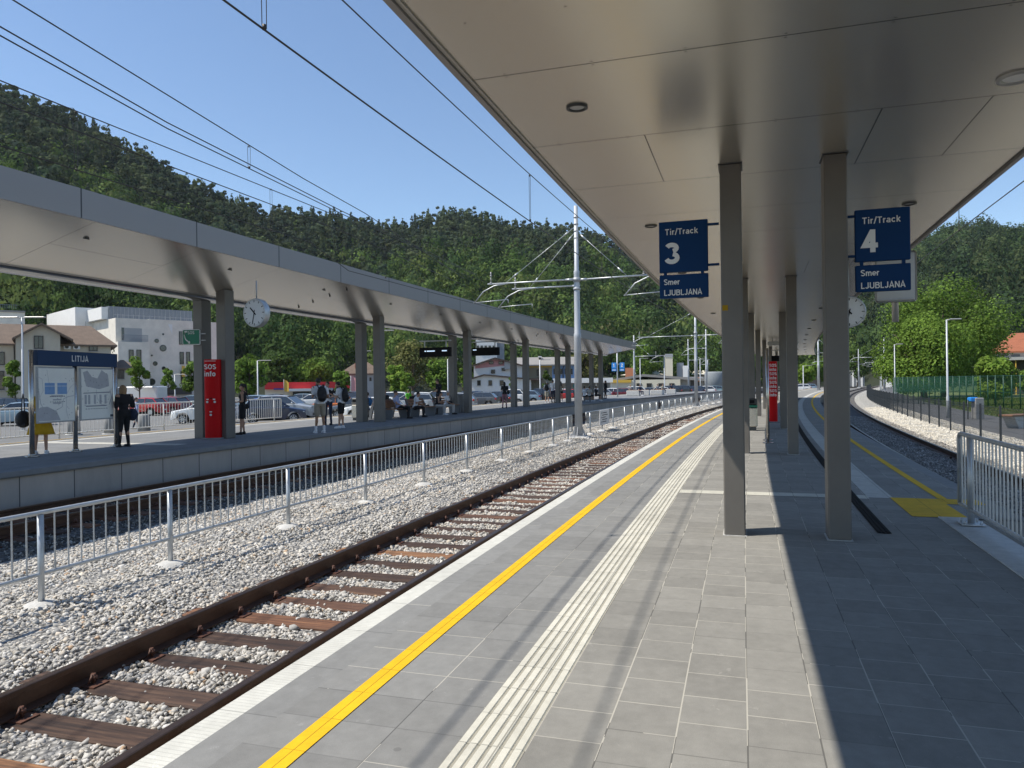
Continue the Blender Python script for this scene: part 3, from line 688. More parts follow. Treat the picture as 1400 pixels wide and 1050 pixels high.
# ---- the canopy over the opposite platform: two wings falling to a gutter over the columns
D0, D1 = 2.0, 69.8
def ez(s): return 5.17-.0072*max(0, s-12)
VO = -16.25
def vz(s): return 4.36+(.0 if s < 12 else -.0022*(s-12))
t = tthing('platform_canopy', 'long grey butterfly canopy on paired columns over the opposite platform', 'platform canopy', 18.9, -15.9)
mb = MB(); mb.sweep(lambda s: [(-13.24, ez(s)), (VO+.30, vz(s)+.05)], D0, D1, 1.0, closed=False); mb.build('soffit', 'soffit_far', t)
mb = MB(); mb.sweep(lambda s: [(VO-.30, vz(s)+.05), (-19.4, ez(s)-.1)], D0, D1, 1.0, closed=False); mb.build('soffit', 'soffit_far', t)
mb = MB(); mb.sweep(lambda s: [(VO+.30+.30*math.cos(a), vz(s)+.05-.0-.16*math.sin(a)) if False else (VO+.32*math.cos(a), vz(s)+.06-.15*math.sin(a)) for a in [math.pi*i/10 for i in range(11)]], D0, D1, 1.0, closed=False, smooth=True)
mb.build('gutter', 'gutter_metal', t)
m, nt, b = nodes('fascia_panels'); L = nt.links.new
uv = N(nt, 'ShaderNodeUVMap'); sp = N(nt, 'ShaderNodeSeparateXYZ'); L(uv.outputs[0], sp.inputs[0]); jj = line_mask(nt, sp.outputs[0], 3.3, .035, -2.1)
L(mixc(nt, jj, (.285, .272, .268), (.05, .05, .055)), b.inputs['Base Color']); b.inputs['Roughness'].default_value = .45; b.inputs['Metallic'].default_value = .25
mb = MB(); mb.sweep(lambda s: [(-13.2, ez(s)+.60), (-13.2, ez(s)-.02), (-13.25, ez(s)-.02), (-13.25, ez(s)+.60)], D0, D1, 1.0); mb.build('fascia', 'fascia_panels', t)
mb = MB(); mb.sweep(lambda s: [(-19.4, ez(s)+.35), (-19.4, ez(s)-.12), (-19.45, ez(s)-.12), (-19.45, ez(s)+.35)], D0, D1, 1.0); mb.build('fascia', 'fascia_panels', t)
mb = MB(); mb.sweep(lambda s: [(-13.25, ez(s)+.45), (VO, vz(s)+.5), (VO, vz(s)+.55), (-13.25, ez(s)+.5)], D0, D1, 1.0); mb.build('roof', 'fascia', t)
mb = MB(); mb.sweep(lambda s: [(VO-.01, vz(s)+.5), (-19.4, ez(s)+.25), (-19.4, ez(s)+.3), (VO-.01, vz(s)+.55)], D0, D1, 1.0); mb.build('roof', 'fascia', t)
for q in (D0, D1):
    mb = MB(); pr = [(-13.2, ez(q)+.55), (-13.2, ez(q)-.02), (VO+.3, vz(q)), (VO-.3, vz(q)), (-19.4, ez(q)-.12), (-19.4, ez(q)+.3), (VO, vz(q)+.5)]
    for dq in (0, .03): mb.pts([P(q+dq, a, z_) for a, z_ in pr], [tuple(range(7))])
    mb.build('end_panel', 'fascia', t)
for i in range(7):
    s = 9.6+9.3*i
    for o_ in (-16.3, -15.42):
        mb = MB(); p = P(s, o_); panel_col(mb, p, -th(s), .34, .42, 0, vz(s)+.02 if o_ < -16 else vz(s)+.22); mb.build('column', 'column', t)
s = 8.2
while s < 68:
    q = s; z_ = ez(q)+(vz(q)-ez(q))*(.8/3.0); downlight(t, P(q, -14.05, z_-.004), math.atan2(ez(q)-vz(q), 3.0), r=.075); s += 4.65
# snow guards / cable clips along one joint
for q in (22.9, 45.9):
    for a in (-13.6, -14.3, -15.0, -15.6):
        z_ = vz(q)+.05+(ez(q)-vz(q)-.05)*((a-VO-.3)/2.71); mb = MB(); mb.box(P(q, a, z_-.03), (.04, .03, .07), -th(q)); mb.build('clip', 'black', t)
# ================================================================ RAILINGS, MASTS, WIRES, SIGNS, PLATFORM FURNITURE
def railing(label, o, posts, s0, s1, zb, zbot, ztop, group, m='galv', pitch=.155, foot=True, pr=.032, cap='railing', zfn=None):
    t = tthing('metal_railing', label, cap, (s0+s1)/2, o, zb, group)
    def line(z, a, b, n=None): n = n or max(2, int((b-a)/.8)); return [P(a+(b-a)*i/n, o, z) for i in range(n+1)]
    top = line(ztop, s0+.06, s1-.06)
    mb = MB(); mb.tube([P(s0, o, zbot), P(s0, o, ztop-.06), P(s0+.02, o, ztop-.015)]+top+[P(s1-.02, o, ztop-.015), P(s1, o, ztop-.06), P(s1, o, zbot)], .024, 8); mb.build('top_rail', m, t)
    mb = MB(); mb.tube(line(zbot, s0, s1), .021, 8); mb.build('bottom_rail', m, t)
    for p in posts:
        q = P(p, o); mb = MB(); mb.tube([(q.x, q.y, zb-.12 if foot else zb), (q.x, q.y, ztop-.02)], pr, 8); c = mb.build('post', m, t)
        if foot:
            mb = MB(); n = 14; rings = []
            for rr_, zz in ((.24, -.05), (.21, -.005), (.14, .035), (.06, .055)):
                rings.append([(q.x+rr_*(1+.12*math.sin(i*2.3+p))*math.cos(2*math.pi*i/n), q.y+rr_*(1+.1*math.cos(i*1.7+p))*math.sin(2*math.pi*i/n), zb+zz) for i in range(n)])
            vs = [v for r_ in rings for v in r_]; fs = [(k*n+i, k*n+(i+1) % n, (k+1)*n+(i+1) % n, (k+1)*n+i) for k in range(3) for i in range(n)]+[tuple(3*n+i for i in range(n))]
            mb.add(vs, fs, smooth=True); mb.build('concrete_footing', 'footing', c)
    ed = [s0]+list(posts)+[s1]
    for a, b in zip(ed[:-1], ed[1:]):
        n = max(1, round((b-a)/pitch)); mb = MB()
        for i in range(1 if a == s0 else 1, n):
            q = P(a+(b-a)*i/n, o); mb.tube([(q.x, q.y, zbot), (q.x, q.y, ztop)], .0095, 6, cap=False)
        if mb.v: mb.build('baluster_panel', m, t)
    return t
G1 = 'galvanised railings between the tracks'
r1 = railing('nearest galvanised railing standing in the ballast between the tracks, up to the first mast', -6.8, [3.6, 5.75, 7.5, 9.95, 12.35, 14.9, 17.4, 20.0, 22.7, 25.3, 27.3], 1.2, 27.9, -.64, -.31, .31, G1)
r2 = railing('galvanised railing in the ballast beyond the first mast, with a notice board on it', -6.8, [30.8, 33, 35.3, 38, 40.3, 42.8, 45.2, 47.3], 30.1, 47.8, -.62, -.33, .32, G1, pitch=.17)
r3 = railing('distant galvanised railing in the ballast between the second gap and the second mast', -6.8, [49.6, 52, 54.5, 57, 59.5, 62], 48.9, 63.0, -.60, -.33, .32, G1, pitch=.2)
r4 = railing('farthest galvanised railing between the tracks, beyond the second mast', -6.8, [67.5, 71, 75, 79, 83, 87], 66.8, 89, -.60, -.33, .32, G1, pitch=.25)
G2 = 'white railings along the far edge of the opposite platform'
railing('white railing behind the information board on the opposite platform', -20.95, [12.5, 14.2, 15.8, 17.8, 19.9, 22.0, 24.1, 26.2, 28.3], 10.5, 28.8, 0, .16, 1.02, G2, m='white_paint', foot=False, pitch=.14, pr=.028)
G3 = 'steel railings along the cut away platform edge'
gr = railing('thick steel guard railing on the platform kerb at the right, beside the yellow pad', 2.27, [8.85, 6.6, 4.4][::-1], 3.2, 9.28, 0.012, .17, .94, G3, foot=False, pitch=.105, pr=.034)
for p in (8.85, 6.6, 4.4):
    q = P(p, 2.27); mb = MB(); mb.bbox((q.x, q.y, .026), (.22, .24, .014), .004, -th(p))
    for a in (-1, 1):
        for b_ in (-1, 1): w = P(p+b_*.08, 2.27+a*.075); mb.cyl((w.x, w.y, .045), .012, .04, 6)
    mb.build('base_plate', 'galv', gr)
# notice on the second railing
mat('notice_face', (.86, .82, .78), .6, var=.05)
NS = s_of(827, 570, -6.74); q = P(NS, -6.74, 0); t = thing('notice_board', 'pale notice panel with lines of text fixed to the railing right of the first mast', 'notice', q, -th(NS)+R(90))
mb = MB(); mb.bbox((0, 0, -.02), (1.9, .02, .66), .006); mb.build('panel', 'notice_face', t, world=False)
mb = MB()
for i, w in enumerate((.9, 1.1, .7, 1.0, .8)): mb.box((-.6+w/2+.1, -.0125, .19-.1*i), (w, .003, .03))
for i in range(3): mb.box((-.64, -.0125, .19-.2*i), (.05, .003, .07))
mb.build('print', 'black', t, world=False)

# ---- catenary masts
def mast(label, s, o, ztop, arms, group='catenary masts between the tracks', r=.13, zb=-.62):
    t = tthing('catenary_mast', label, 'catenary mast', s, o, zb, group); p = P(s, o)
    zc = zb+.08; H = ztop-zc
    mb = MB(); prof = [(zc, r*1.22), (zc+H*.42, r*1.08), (zc+H*.425, r*1.14), (zc+H*.44, r*1.14), (zc+H*.445, r*.96), (zc+H*.70, r*.86), (zc+H*.705, r*.90), (zc+H*.715, r*.9), (zc+H*.72, r*.72), (ztop, r*.60)]
    mb.tube([(p.x, p.y, z) for z, _ in prof], [a for _, a in prof], 18); mb.build('pole', 'mast_paint', t)
    mb = MB()
    mb.bbox((p.x, p.y, zb+.02), (.62, .62, .05), .01, -th(s))
    for i in range(4):
        a = -th(s)+i*math.pi/2; d = Vector((math.cos(a), math.sin(a), 0)); w = Vector((-d.y, d.x, 0))*.012
        A = p+d*.12; B = p+d*.30
        mb.pts([A+w+Vector((0, 0, zc)), B+w+Vector((0, 0, zc-.02)), A+w+Vector((0, 0, zc+.42)), A-w+Vector((0, 0, zc)), B-w+Vector((0, 0, zc-.02)), A-w+Vector((0, 0, zc+.42))], [(0, 1, 2), (5, 4, 3), (0, 3, 4, 1), (1, 4, 5, 2), (2, 5, 3, 0)])
        d2 = Vector((math.cos(a+math.pi/4), math.sin(a+math.pi/4), 0)); q = p+d2*.36; mb.cyl((q.x, q.y, zb+.09), .02, .12, 6)
    mb.build('base_plate', 'galv_dull', t)
    mb = MB(); mb.bbox((p.x, p.y, zb-.06), (.85, .85, .16), .03, -th(s)); mb.build('concrete_footing', 'footing', t)
    mb = MB()
    for z in np.linspace(zc+H*.86, zc+H*.95, 4): mb.cyl((p.x, p.y, float(z)), r*.78, .035, 14)
    mb.cyl((p.x, p.y, 5.72), r*1.15, .16, 14); mb.cyl((p.x, p.y, 5.35), r*1.15, .08, 14); mb.build('clamp', 'galv_dull', t)
    for (oc, ds_, ht, zt) in arms:        # reach (offset of its track), shift along, register hook, tie height
        a = P(s+ds_, o, ht); e_ = P(s+ds_, oc, ht+.12); sg = 1 if oc > o else -1
        rch = abs(oc-o); far = o+sg*(rch+.15)
        mb = MB(); mb.tube([P(s+ds_, o+sg*.1, ht), P(s+ds_, far, ht+.02)], .032, 8)
        mb.tube([P(s, o, zt), P(s+ds_, o+sg*(rch-.65), ht+.03)], .012, 6)
        # insulators
        for f in (.10, .82):
            q = P(s, o, zt).lerp(P(s+ds_, o+sg*(rch-.65), ht+.03), f); d = (P(s+ds_, o+sg*(rch-.65), ht)-P(s, o, zt)).normalized(); mb.tube([q, q+d*.28], .03, 8)
        mb.tube([P(s+ds_, o+sg*.12, ht), P(s+ds_, o+sg*.42, ht)], .05, 10)
        c_ = mb.build('cantilever_arm', 'galv', t)
        mb = MB(); q0 = o+sg*(rch+.35)
        # curved drop tube and steady arm; the hook points back over the track
        hk = -1 if sg < 0 else -1
        mb.tube([P(s+ds_, oc+.75, ht+.0), P(s+ds_, oc+.15, ht-.06), P(s+ds_, oc-.35, ht-.28), P(s+ds_, oc-.75, ht-.72)], .024, 8)
        mb.tube([P(s+ds_, oc-.8, ht-.73), P(s+ds_, oc+.75, ht-.66)], .018, 8); mb.tube([P(s+ds_, oc+.75, ht-.66), P(s+ds_, oc+.75, ht-.82)], .012, 6)
        mb.build('steady_arm', 'galv', c_)
        mb = MB(); q = P(s+ds_, oc, ht+.05)
        for k in range(5): mb.cyl((q.x, q.y, ht+.08+.07*k), .045-.02*(k % 2), .04, 10)
        mb.cyl((q.x, q.y, ht+.42), .02, .2, 8); mb.build('insulator', 'trim_light', c_)
    return t
mast('nearest tall pale catenary mast with arms on both sides, in the railing gap', 29.1, -6.85, 8.7, [(-10.5, -.15, 5.72, 7.9), (-9.8, .9, 5.60, 7.7), (T3, 0, 5.72, 7.7)])
mast('second catenary mast between the tracks, seen left of the first brown column', 65, -6.85, 8.4, [(T2, 0, 5.5, 7.6), (T3, 0, 5.5, 7.6)])
mast('third catenary mast, short and thin left of the second one', 88, -9.6, 7.6, [(T2, 0, 5.4, 7.0)], r=.11)
mast('thin catenary mast standing past the tip of the opposite canopy', 86, -17.6, 7.1, [(-15.0, 0, 4.6, 6.4)], group='catenary masts on the opposite platform', r=.12, zb=-.02)
mast('thin catenary mast beyond the blue track numbers near the chimney', 117, -17.8, 8.2, [(-15.2, 0, 4.9, 6.9)], group='catenary masts on the opposite platform', r=.12, zb=-.02)
mast('distant catenary mast framed between the brown columns under the canopy', 118, 1.0, 8.4, [(T4-1, 0, 5.5, 7.6)], group='catenary masts farther down the line', r=.15, zb=-.02)
for i, (s, o, zt) in enumerate([(150, 9.6, 9), (172, -1.5, 9.5), (196, 10.5, 9.5), (215, 2, 9.5), (240, 11, 9.5), (262, -3, 9.5)]):
    mast(['far catenary mast right of the second brown column, beside the dark fence', 'far catenary mast at the left of the cluster down the line', 'far catenary mast behind the end of the dark fence', 'far catenary mast in the middle of the cluster down the line', 'far catenary mast nearest the big tree', 'most distant catenary mast down the line'][i], s, o, zt, [((T4 if o > 0 else T3), 0, 5.5, 8.2)], group='catenary masts farther down the line', r=.15, zb=-.6)

# ---- overhead wires: each a wire hung from mast to mast
def wire(label, pts, r=.011, name='overhead_wire', cat='overhead wire'):
    p0 = Vector(pts[0]); t = None
    mb = MB(); mb.tube(pts, r, 6); vs = [tuple(Vector(v)-p0) for v in mb.v]; mb.v = vs
    o = mb.build(name, 'wire'); o.location = p0; tag(o, label, cat, 'overhead wires'); return o
def wl_(o, z, s0, s1, n=40):
    oo = o if callable(o) else (lambda s: o); zz = z if callable(z) else (lambda s: z)
    return [P(s0+(s1-s0)*i/n, oo(s0+(s1-s0)*i/n), zz(s0+(s1-s0)*i/n)) for i in range(n+1)]
def zmes(s, base=6.0, sag=.22, span=36, s0=29.1): f = ((s-s0) % span)/span; return base-4*sag*f*(1-f)
wire('contact wire running over the nearest track, ending low over the second mast', wl_(-4.28, 4.95, -25, 200, 110), .0105)
wire('upper carrying wire over the nearest track, passing the top of the first mast', wl_(-4.22, lambda s: zmes(s, 6.0, .12), -25, 200, 150), .009)
wire('straight high wire from the top left corner down to the first mast', [P(s, o, z) for s, o, z in ((-4, -10.0, 8.2), (6.75, -8.19-.9, 6.75), (11.75, -8.78-.9, 6.65), (15.5, -9.19-1, 6.6), (19, -9.34-1.2, 6.55), (29, -T2*-1, 6.05))], .0105)
wire('upper one of the twin wires drawn close together at the left', [P(s, o, 6.2) for s, o in ((-4, -7.9), (7, -8.96), (10.5, -9.55), (17.25, -10.22), (29, -11.2))], .0105)
wire('lower one of the twin wires drawn close together at the left', [P(s, o, 6.2) for s, o in ((-4, -8.4), (7.25, -9.2), (10.75, -9.77), (17.5, -10.39), (29, -11.3))], .0105)
wire('carrying wire over the shaded track, with thin droppers to the wire below', [P(s, T2, 1.55+3.4*T2/-7.72) if s < 20 else P(s, T2, z) for s, z in ((-10, 0), (9, 0), (20, 6.65), (29, 6.2), (65, 6.2), (110, 6.2))], .0105)
wire('wire just below the carrying wire over the shaded track', [P(s, T2, z) for s, z in ((-10, 6.4), (9, 6.35), (20, 6.25), (29, 5.75))], .011)
wire('contact wire over the shaded track, in front of the wooded slope', wl_(T2, lambda s: 5.62 if s < 20 else 5.1, -10, 190, 100), .0105)
wire('wire crossing the sky at the far right of the photo', [P(s, T4, z) for s, z in ((-5, 5.9), (30, 5.8), (70, 5.8), (118, 5.9))], .0105)
wire('contact wire over the track at the right', wl_(T4, 4.95, -5, 200, 100), .0105)
def dropper(label, s, o, z0, z1):
    mb = MB()
    for d in (-.035, .035): mb.tube([P(s+d, o, z0), P(s+d*1.3, o, z1)], .0045, 5)
    mb.cyl(P(s, o, z0), .02, .05, 6); mb.cyl(P(s, o, z1), .016, .04, 6)
    t = tthing('wire_dropper', label, 'wire dropper', s, o, z0, 'droppers hanging between the overhead wires'); mb.build('strand', 'wire', t)
for s, lb in ((6.0, 'dropper at the top edge of the photo over the nearest track'), (14.8, 'dropper in front of the sky beside the first mast'), (22, 'dropper over the nearest track close to the first mast'), (10.0, 'dropper over the nearest track hidden by canopy edge')):
    if s != 10.0: dropper(lb, s, -4.25, 4.95, zmes(s, 6.0, .12))
for s, lb in ((10.6, 'leftmost dropper in front of the conifers'), (16.3, 'second dropper in front of the conifers over the opposite canopy'), (22.3, 'third dropper in front of the woods over the opposite canopy')): dropper(lb, s, T2, 5.62 if s < 20 else 5.2, 6.68)
dropper('dropper joining the high wire and the twin wires at the left', 13.2, -9.95, 6.2, 6.65)
dropper('dropper in front of the hill at the right of the canopy', 19.5, T4, 4.95, 5.85)

# ---- track number signs
def track_sign(label, num, s, o0, o1, zt, side, group='blue track number signs'):
    w = abs(o1-o0); t = tthing('track_sign', label, 'sign', s, (o0+o1)/2, 0, group)
    mb = MB(); mb.bbox((0, 0, (zt[0]+zt[1])/2), (w, .05, zt[0]-zt[1]), .006); a = mb.build('number_panel', 'sign_blue', t, world=False)
    mb = MB(); mb.bbox((0, 0, (zt[2]+zt[3])/2), (w, .05, zt[2]-zt[3]), .006); b_ = mb.build('direction_panel', 'sign_blue', t, world=False)
    mb = MB()
    for x in (-w*.38, w*.38): mb.box((x, 0, (zt[1]+zt[2])/2), (.03, .03, zt[1]-zt[2]))
    e_ = .11 if side > 0 else .07
    for z in (zt[0]-.055, zt[1]+.06): mb.box((side*(w/2+e_/2), 0, z), (e_, .03, .022))
    mb.build('bracket', 'sign_blue', t, world=False)
    rot = (R(90), 0, 0); y = -.0285
    text('lettering', 'Tir/Track', .086, a, (-w/2+.065, y, zt[0]-.140), rot, 'sign_white', .012, space=1.06)
    text('numeral', num, .31, a, (-w/2+.065, y, zt[1]+.085), rot, 'sign_white', .038)
    text('lettering', 'Smer', .083, b_, (-w/2+.045, y, zt[2]-.105), rot, 'sign_white', .012, sx=.98)
    text('lettering', 'LJUBLJANA', .083, b_, (-w/2+.045, y, zt[3]+.028), rot, 'sign_white', .012, space=1.0, sx=.98)
    return t
track_sign('blue sign for track 3 fixed to the left brown column', '3', 7.9, -.805, -.31, (3.22, 2.69, 2.665, 2.42), 1)
track_sign('blue sign for track 4 fixed to the right brown column', '4', 7.85, 1.065, 1.545, (3.18, 2.68, 2.645, 2.39), -1)
# yellow tag on the left column
q = P(7.75, -.08); t = tag(MB().bbox((0, 0, 0), (.055, .006, .055), .001).build('number_plate', 'yellow_pad'), 'small square yellow plate on the face of the left brown column', 'plate'); t.location = P(7.745, -.145, 2.285); t.rotation_euler = (0, 0, -th(7.9))
# pole with the white back of a sign hanging from the canopy
q = aty(1223, 350, 11.0); s_, o_ = 12.3, 1.92
t = thing('hanging_sign', 'white backed sign on a pale pole hanging from the canopy behind the track 4 sign', 'sign', (q.x, q.y, 0), -th(12))
mb = MB(); mb.tube([(0, 0, CZ), (0, 0, aty(1223, 440, 11.0).z)], .048, 12); mb.build('pole', 'trim_light', t, world=False)
za, zb_ = aty(1200, 345, 11).z, aty(1200, 414, 11).z; w_ = .56
mb = MB(); mb.bbox((0, -.06, (za+zb_)/2), (w_, .03, za-zb_), .03); mb.build('panel', 'trim_light', t, world=False)
mb = MB(); mb.box((0, -.082, zb_+.05), (w_*.8, .01, .02)); mb.box((0, -.082, za-.05), (w_*.8, .01, .02)); mb.build('stiffener', 'galv_dull', t, world=False)

# ---- clocks
def clock(label, loc, rz, r, zs, depth=.2, minutes=32):
    t = thing('station_clock', label, 'clock', loc, rz, 'round platform clocks')
    mb = MB(); n = 40
    prof = [(r*.93, -depth/2), (r*.97, -depth/2-.006), (r, -depth/2+.01), (r, depth/2-.01), (r*.97, depth/2+.006), (r*.93, depth/2)]
    vs = [(a*math.cos(2*math.pi*i/n), y, a*math.sin(2*math.pi*i/n)) for a, y in prof for i in range(n)]
    fs = [(k*n+i, k*n+(i+1) % n, (k+1)*n+(i+1) % n, (k+1)*n+i) for k in range(5) for i in range(n)]
    mb.add(vs, fs, smooth=True); mb.build('case', 'galv', t, world=False)
    for sg in (-1, 1):
        mb = MB(); mb.add([(r*.94*math.cos(2*math.pi*i/n), sg*(depth/2-.002), r*.94*math.sin(2*math.pi*i/n)) for i in range(n)], [tuple(range(n)) if sg < 0 else tuple(range(n-1, -1, -1))]); d = mb.build('dial', 'sign_white', t, world=False)
        mb = MB(); y = sg*(depth/2+.001)
        for i in range(60):
            a = i*math.pi/30; L_, w = (r*.17, r*.05) if i % 5 == 0 else (r*.05, r*.018)
            c = Vector((math.sin(a), 0, math.cos(a)))*(r*.90-L_/2); M_ = Matrix.Translation((c.x, y, c.z)) @ Matrix.Rotation(a, 4, 'Y'); mb.box((0, 0, 0), (w, .002, L_), M=M_)
        mb.build('hour_marks', 'black', d, world=False)
        for nm, a, L_, w in (('hour_hand', (10+minutes/60)*math.pi/6, r*.52, r*.09), ('minute_hand', minutes*math.pi/30, r*.80, r*.065)):
            a *= (1 if sg < 0 else -1); mb = MB(); M_ = Matrix.Translation((0, y+sg*.003*(1 if nm[0] == 'h' else 2), 0)) @ Matrix.Rotation(a, 4, 'Y'); mb.box((0, 0, L_/2-.1*r), (w, .002, L_+.2*r), M=M_); mb.build(nm, 'black', d, world=False)
    mb = MB(); mb.tube([(0, 0, r), (0, 0, zs-loc[2])], .018, 10); mb.build('hanging_rod', 'galv_dull', t, world=False)
q = aty(351, 428, 20.6); clock('round station clock hanging from the opposite canopy beside its columns', q, -th(18)-.08, .395, aty(351, 384, 20.6).z)
q = aty(1160, 427, 13.6); clock('round station clock half hidden behind the right brown column', q, -th(14)+.05, .285, CZ)

# ---- LITIJA board
pA, pB = atz(44, 625, 0), atz(159, 611, 0); d_ = (pB-pA); W_ = d_.length; rz_ = math.atan2(d_.y, d_.x)
t = thing('information_board', 'map board with blue LITIJA header on three steel posts on the opposite platform', 'information board', (pA+pB)/2, rz_)
for x in (-W_/2, -W_*.02, W_/2):
    mb = MB(); mb.tube([(x, 0, 0), (x, 0, 2.5 if abs(x) > .5 else 2.14)], .055, 12); c_ = mb.build('post', 'stainless', t, world=False)
    mb = MB(); mb.cyl((x, 0, .015), .15, .03, 16); mb.cyl((x, 0, .05), .08, .05, 12); mb.build('base_flange', 'stainless', c_, world=False)
mb = MB(); mb.bbox((0.03, -.03, 2.32), (W_-.14, .13, .36), .01); hd = mb.build('header', 'header_blue', t, world=False)
text('lettering', 'LITIJA', .21, hd, (0.03, -.097, 2.255), (R(90), 0, 0), 'sign_white', .015, 'CENTER', 1.05)
mat('zinc_dark', (.08, .085, .11), .6)
for nm, x0, x1 in (('map_panel', -W_/2+.12, -.10), ('map_panel', .07, W_/2-.14)):
    mb = MB(); mb.bbox(((x0+x1)/2, -.02, 1.44), (x1-x0, .06, 1.34), .01); f = mb.build(nm, 'galv_dull', t, world=False)
    mb = MB(); mb.box(((x0+x1)/2, -.0525, 1.44), (x1-x0-.07, .004, 1.27)); mb.build('sheet', 'paper', f, world=False) if 'paper' in MT else None
    cx = (x0+x1)/2; y = -.0565
    def ln(pts, w, mm, nm2='drawing'):
        q = MB(); 
        for a, b2 in zip(pts[:-1], pts[1:]):
            a = Vector(a); b2 = Vector(b2); dd = (b2-a); an = math.atan2(dd.y, dd.x); M_ = Matrix.Translation((cx+(a.x+b2.x)/2, y, 1.44+(a.y+b2.y)/2)) @ Matrix.Rotation(-an, 4, 'Y'); q.box((0, 0, 0), (dd.length+w*.4, .003, w), M=M_)
        return q
    mat('paper', (.86, .85, .79), .4, var=.05, scale=3) if 'paper' not in MT else None
    mat('map_grey', (.46, .46, .48), .5, var=.1) if 'map_grey' not in MT else None
    mat('map_blue', (.20, .36, .62), .5, var=.1) if 'map_blue' not in MT else None
    if nm and not any(c.name.startswith('sheet') for c in f.children):
        mb = MB(); mb.box((cx, -.0525, 1.44), (x1-x0-.07, .004, 1.27)); mb.build('sheet', 'paper', f, world=False)
    if x0 < 0:
        mb = MB()
        for a in (-.22, .16): mb.box((cx+a, y, 1.69), (.30, .003, .07)); mb.box((cx+a, y, 1.55), (.30, .003, .19))
        mb.build('drawing', 'map_blue', f, world=False)
        mb = ln([(-.55, .1), (-.5, -.2), (-.35, -.42), (-.05, -.38), (.15, -.30), (.2, -.1), (.35, -.05), (.6, -.02)], .012, 0); mb.v += []; 
        for k, w in ((-.03, .36), (-.12, .26), (-.2, .26)): mb.box((cx, y, 1.44+k), (w, .003, .035))
        mb.build('drawing', 'map_grey', f, world=False)
        mb = MB(); gg = random.Random(4)
        for k in range(26): mb.cyl((cx+gg.uniform(-.6, .6), y, 1.44+gg.uniform(-.55, .55)), .009, .003, 6, 'Y')
        for k in range(7): mb.box((cx-.2+.07*k, y-.001, 1.40), (.04, .003, .018)); mb.box((cx-.2+.07*k, y-.001, 1.27), (.035, .003, .014))
        mb.build('print', 'zinc_dark', f, world=False)
        mb = ln([(-.62, .45), (-.45, .38), (-.42, .1), (-.52, -.05)], .006, 0); q = ln([(.6, .3), (.42, .18), (.30, .02), (.28, -.4), (.35, -.6)], .006, 0); mb.add(q.v, q.f); q = ln([(-.3, .6), (-.25, .3), (-.1, .2)], .005, 0); mb.add(q.v, q.f); mb.build('drawing', 'map_grey', f, world=False)
        mb = MB(); mb.prism([(cx-.62, 0), (cx+.1, 0), (cx-.02, .22), (cx-.3, .34), (cx-.5, .33), (cx-.62, .26)], 0, .002)
        mb.v = [(a, y+c*.5, .82+b2) for a, b2, c in mb.v]; mb.build('drawing', 'map_grey', f, world=False)
    else:
        mb = MB(); mb.prism([(cx-.5, .55), (cx-.4, .2), (cx+.05, .12), (cx+.42, .2), (cx+.38, .5), (cx+.15, .62), (cx, .4), (cx-.2, .44), (cx-.35, .6)], 0, .002)
        mb.v = [(a, y+c*.5, 1.44+b2) for a, b2, c in mb.v]; mb.build('drawing', 'map_grey', f, world=False)
        mb = ln([(-.5, .02), (.45, .05)], .02, 0); 
        for a in (-.42, -.3, -.1, .1, .28): mb.box((cx+a, y, 1.30), (.07, .003, .24))
        mb.box((cx-.05, y-.001, 1.14), (.75, .003, .02)); mb.build('drawing', 'map_grey', f, world=False)
        mb = MB(); gg = random.Random(6)
        for k in range(24): mb.cyl((cx+gg.uniform(-.55, .55), y-.001, 1.44+gg.uniform(-.5, .55)), .010, .003, 6, 'Y')
        mb.box((cx-.02, y-.0015, 1.468), (.9, .003, .012)); mb.box((cx-.05, y-.0015, 1.125), (.72, .003, .012)); mb.box((cx+.5, y-.001, .86), (.10, .003, .06))
        for k in range(9): mb.box((cx-.40+.09*k, y-.001, 1.06), (.05, .003, .014))
        mb.build('print', 'zinc_dark', f, world=False)
        mb = ln([(-.05, .12), (-.02, -.1), (.12, -.28), (.35, -.3)], .008, 0); q = ln([(-.42, .3), (-.1, .34), (.2, .3), (.36, .36)], .012, 0); mb.add(q.v, q.f); q = ln([(.45, .1), (.5, -.1), (.42, -.28)], .02, 0); mb.add(q.v, q.f); mb.build('drawing', 'map_grey', f, world=False)

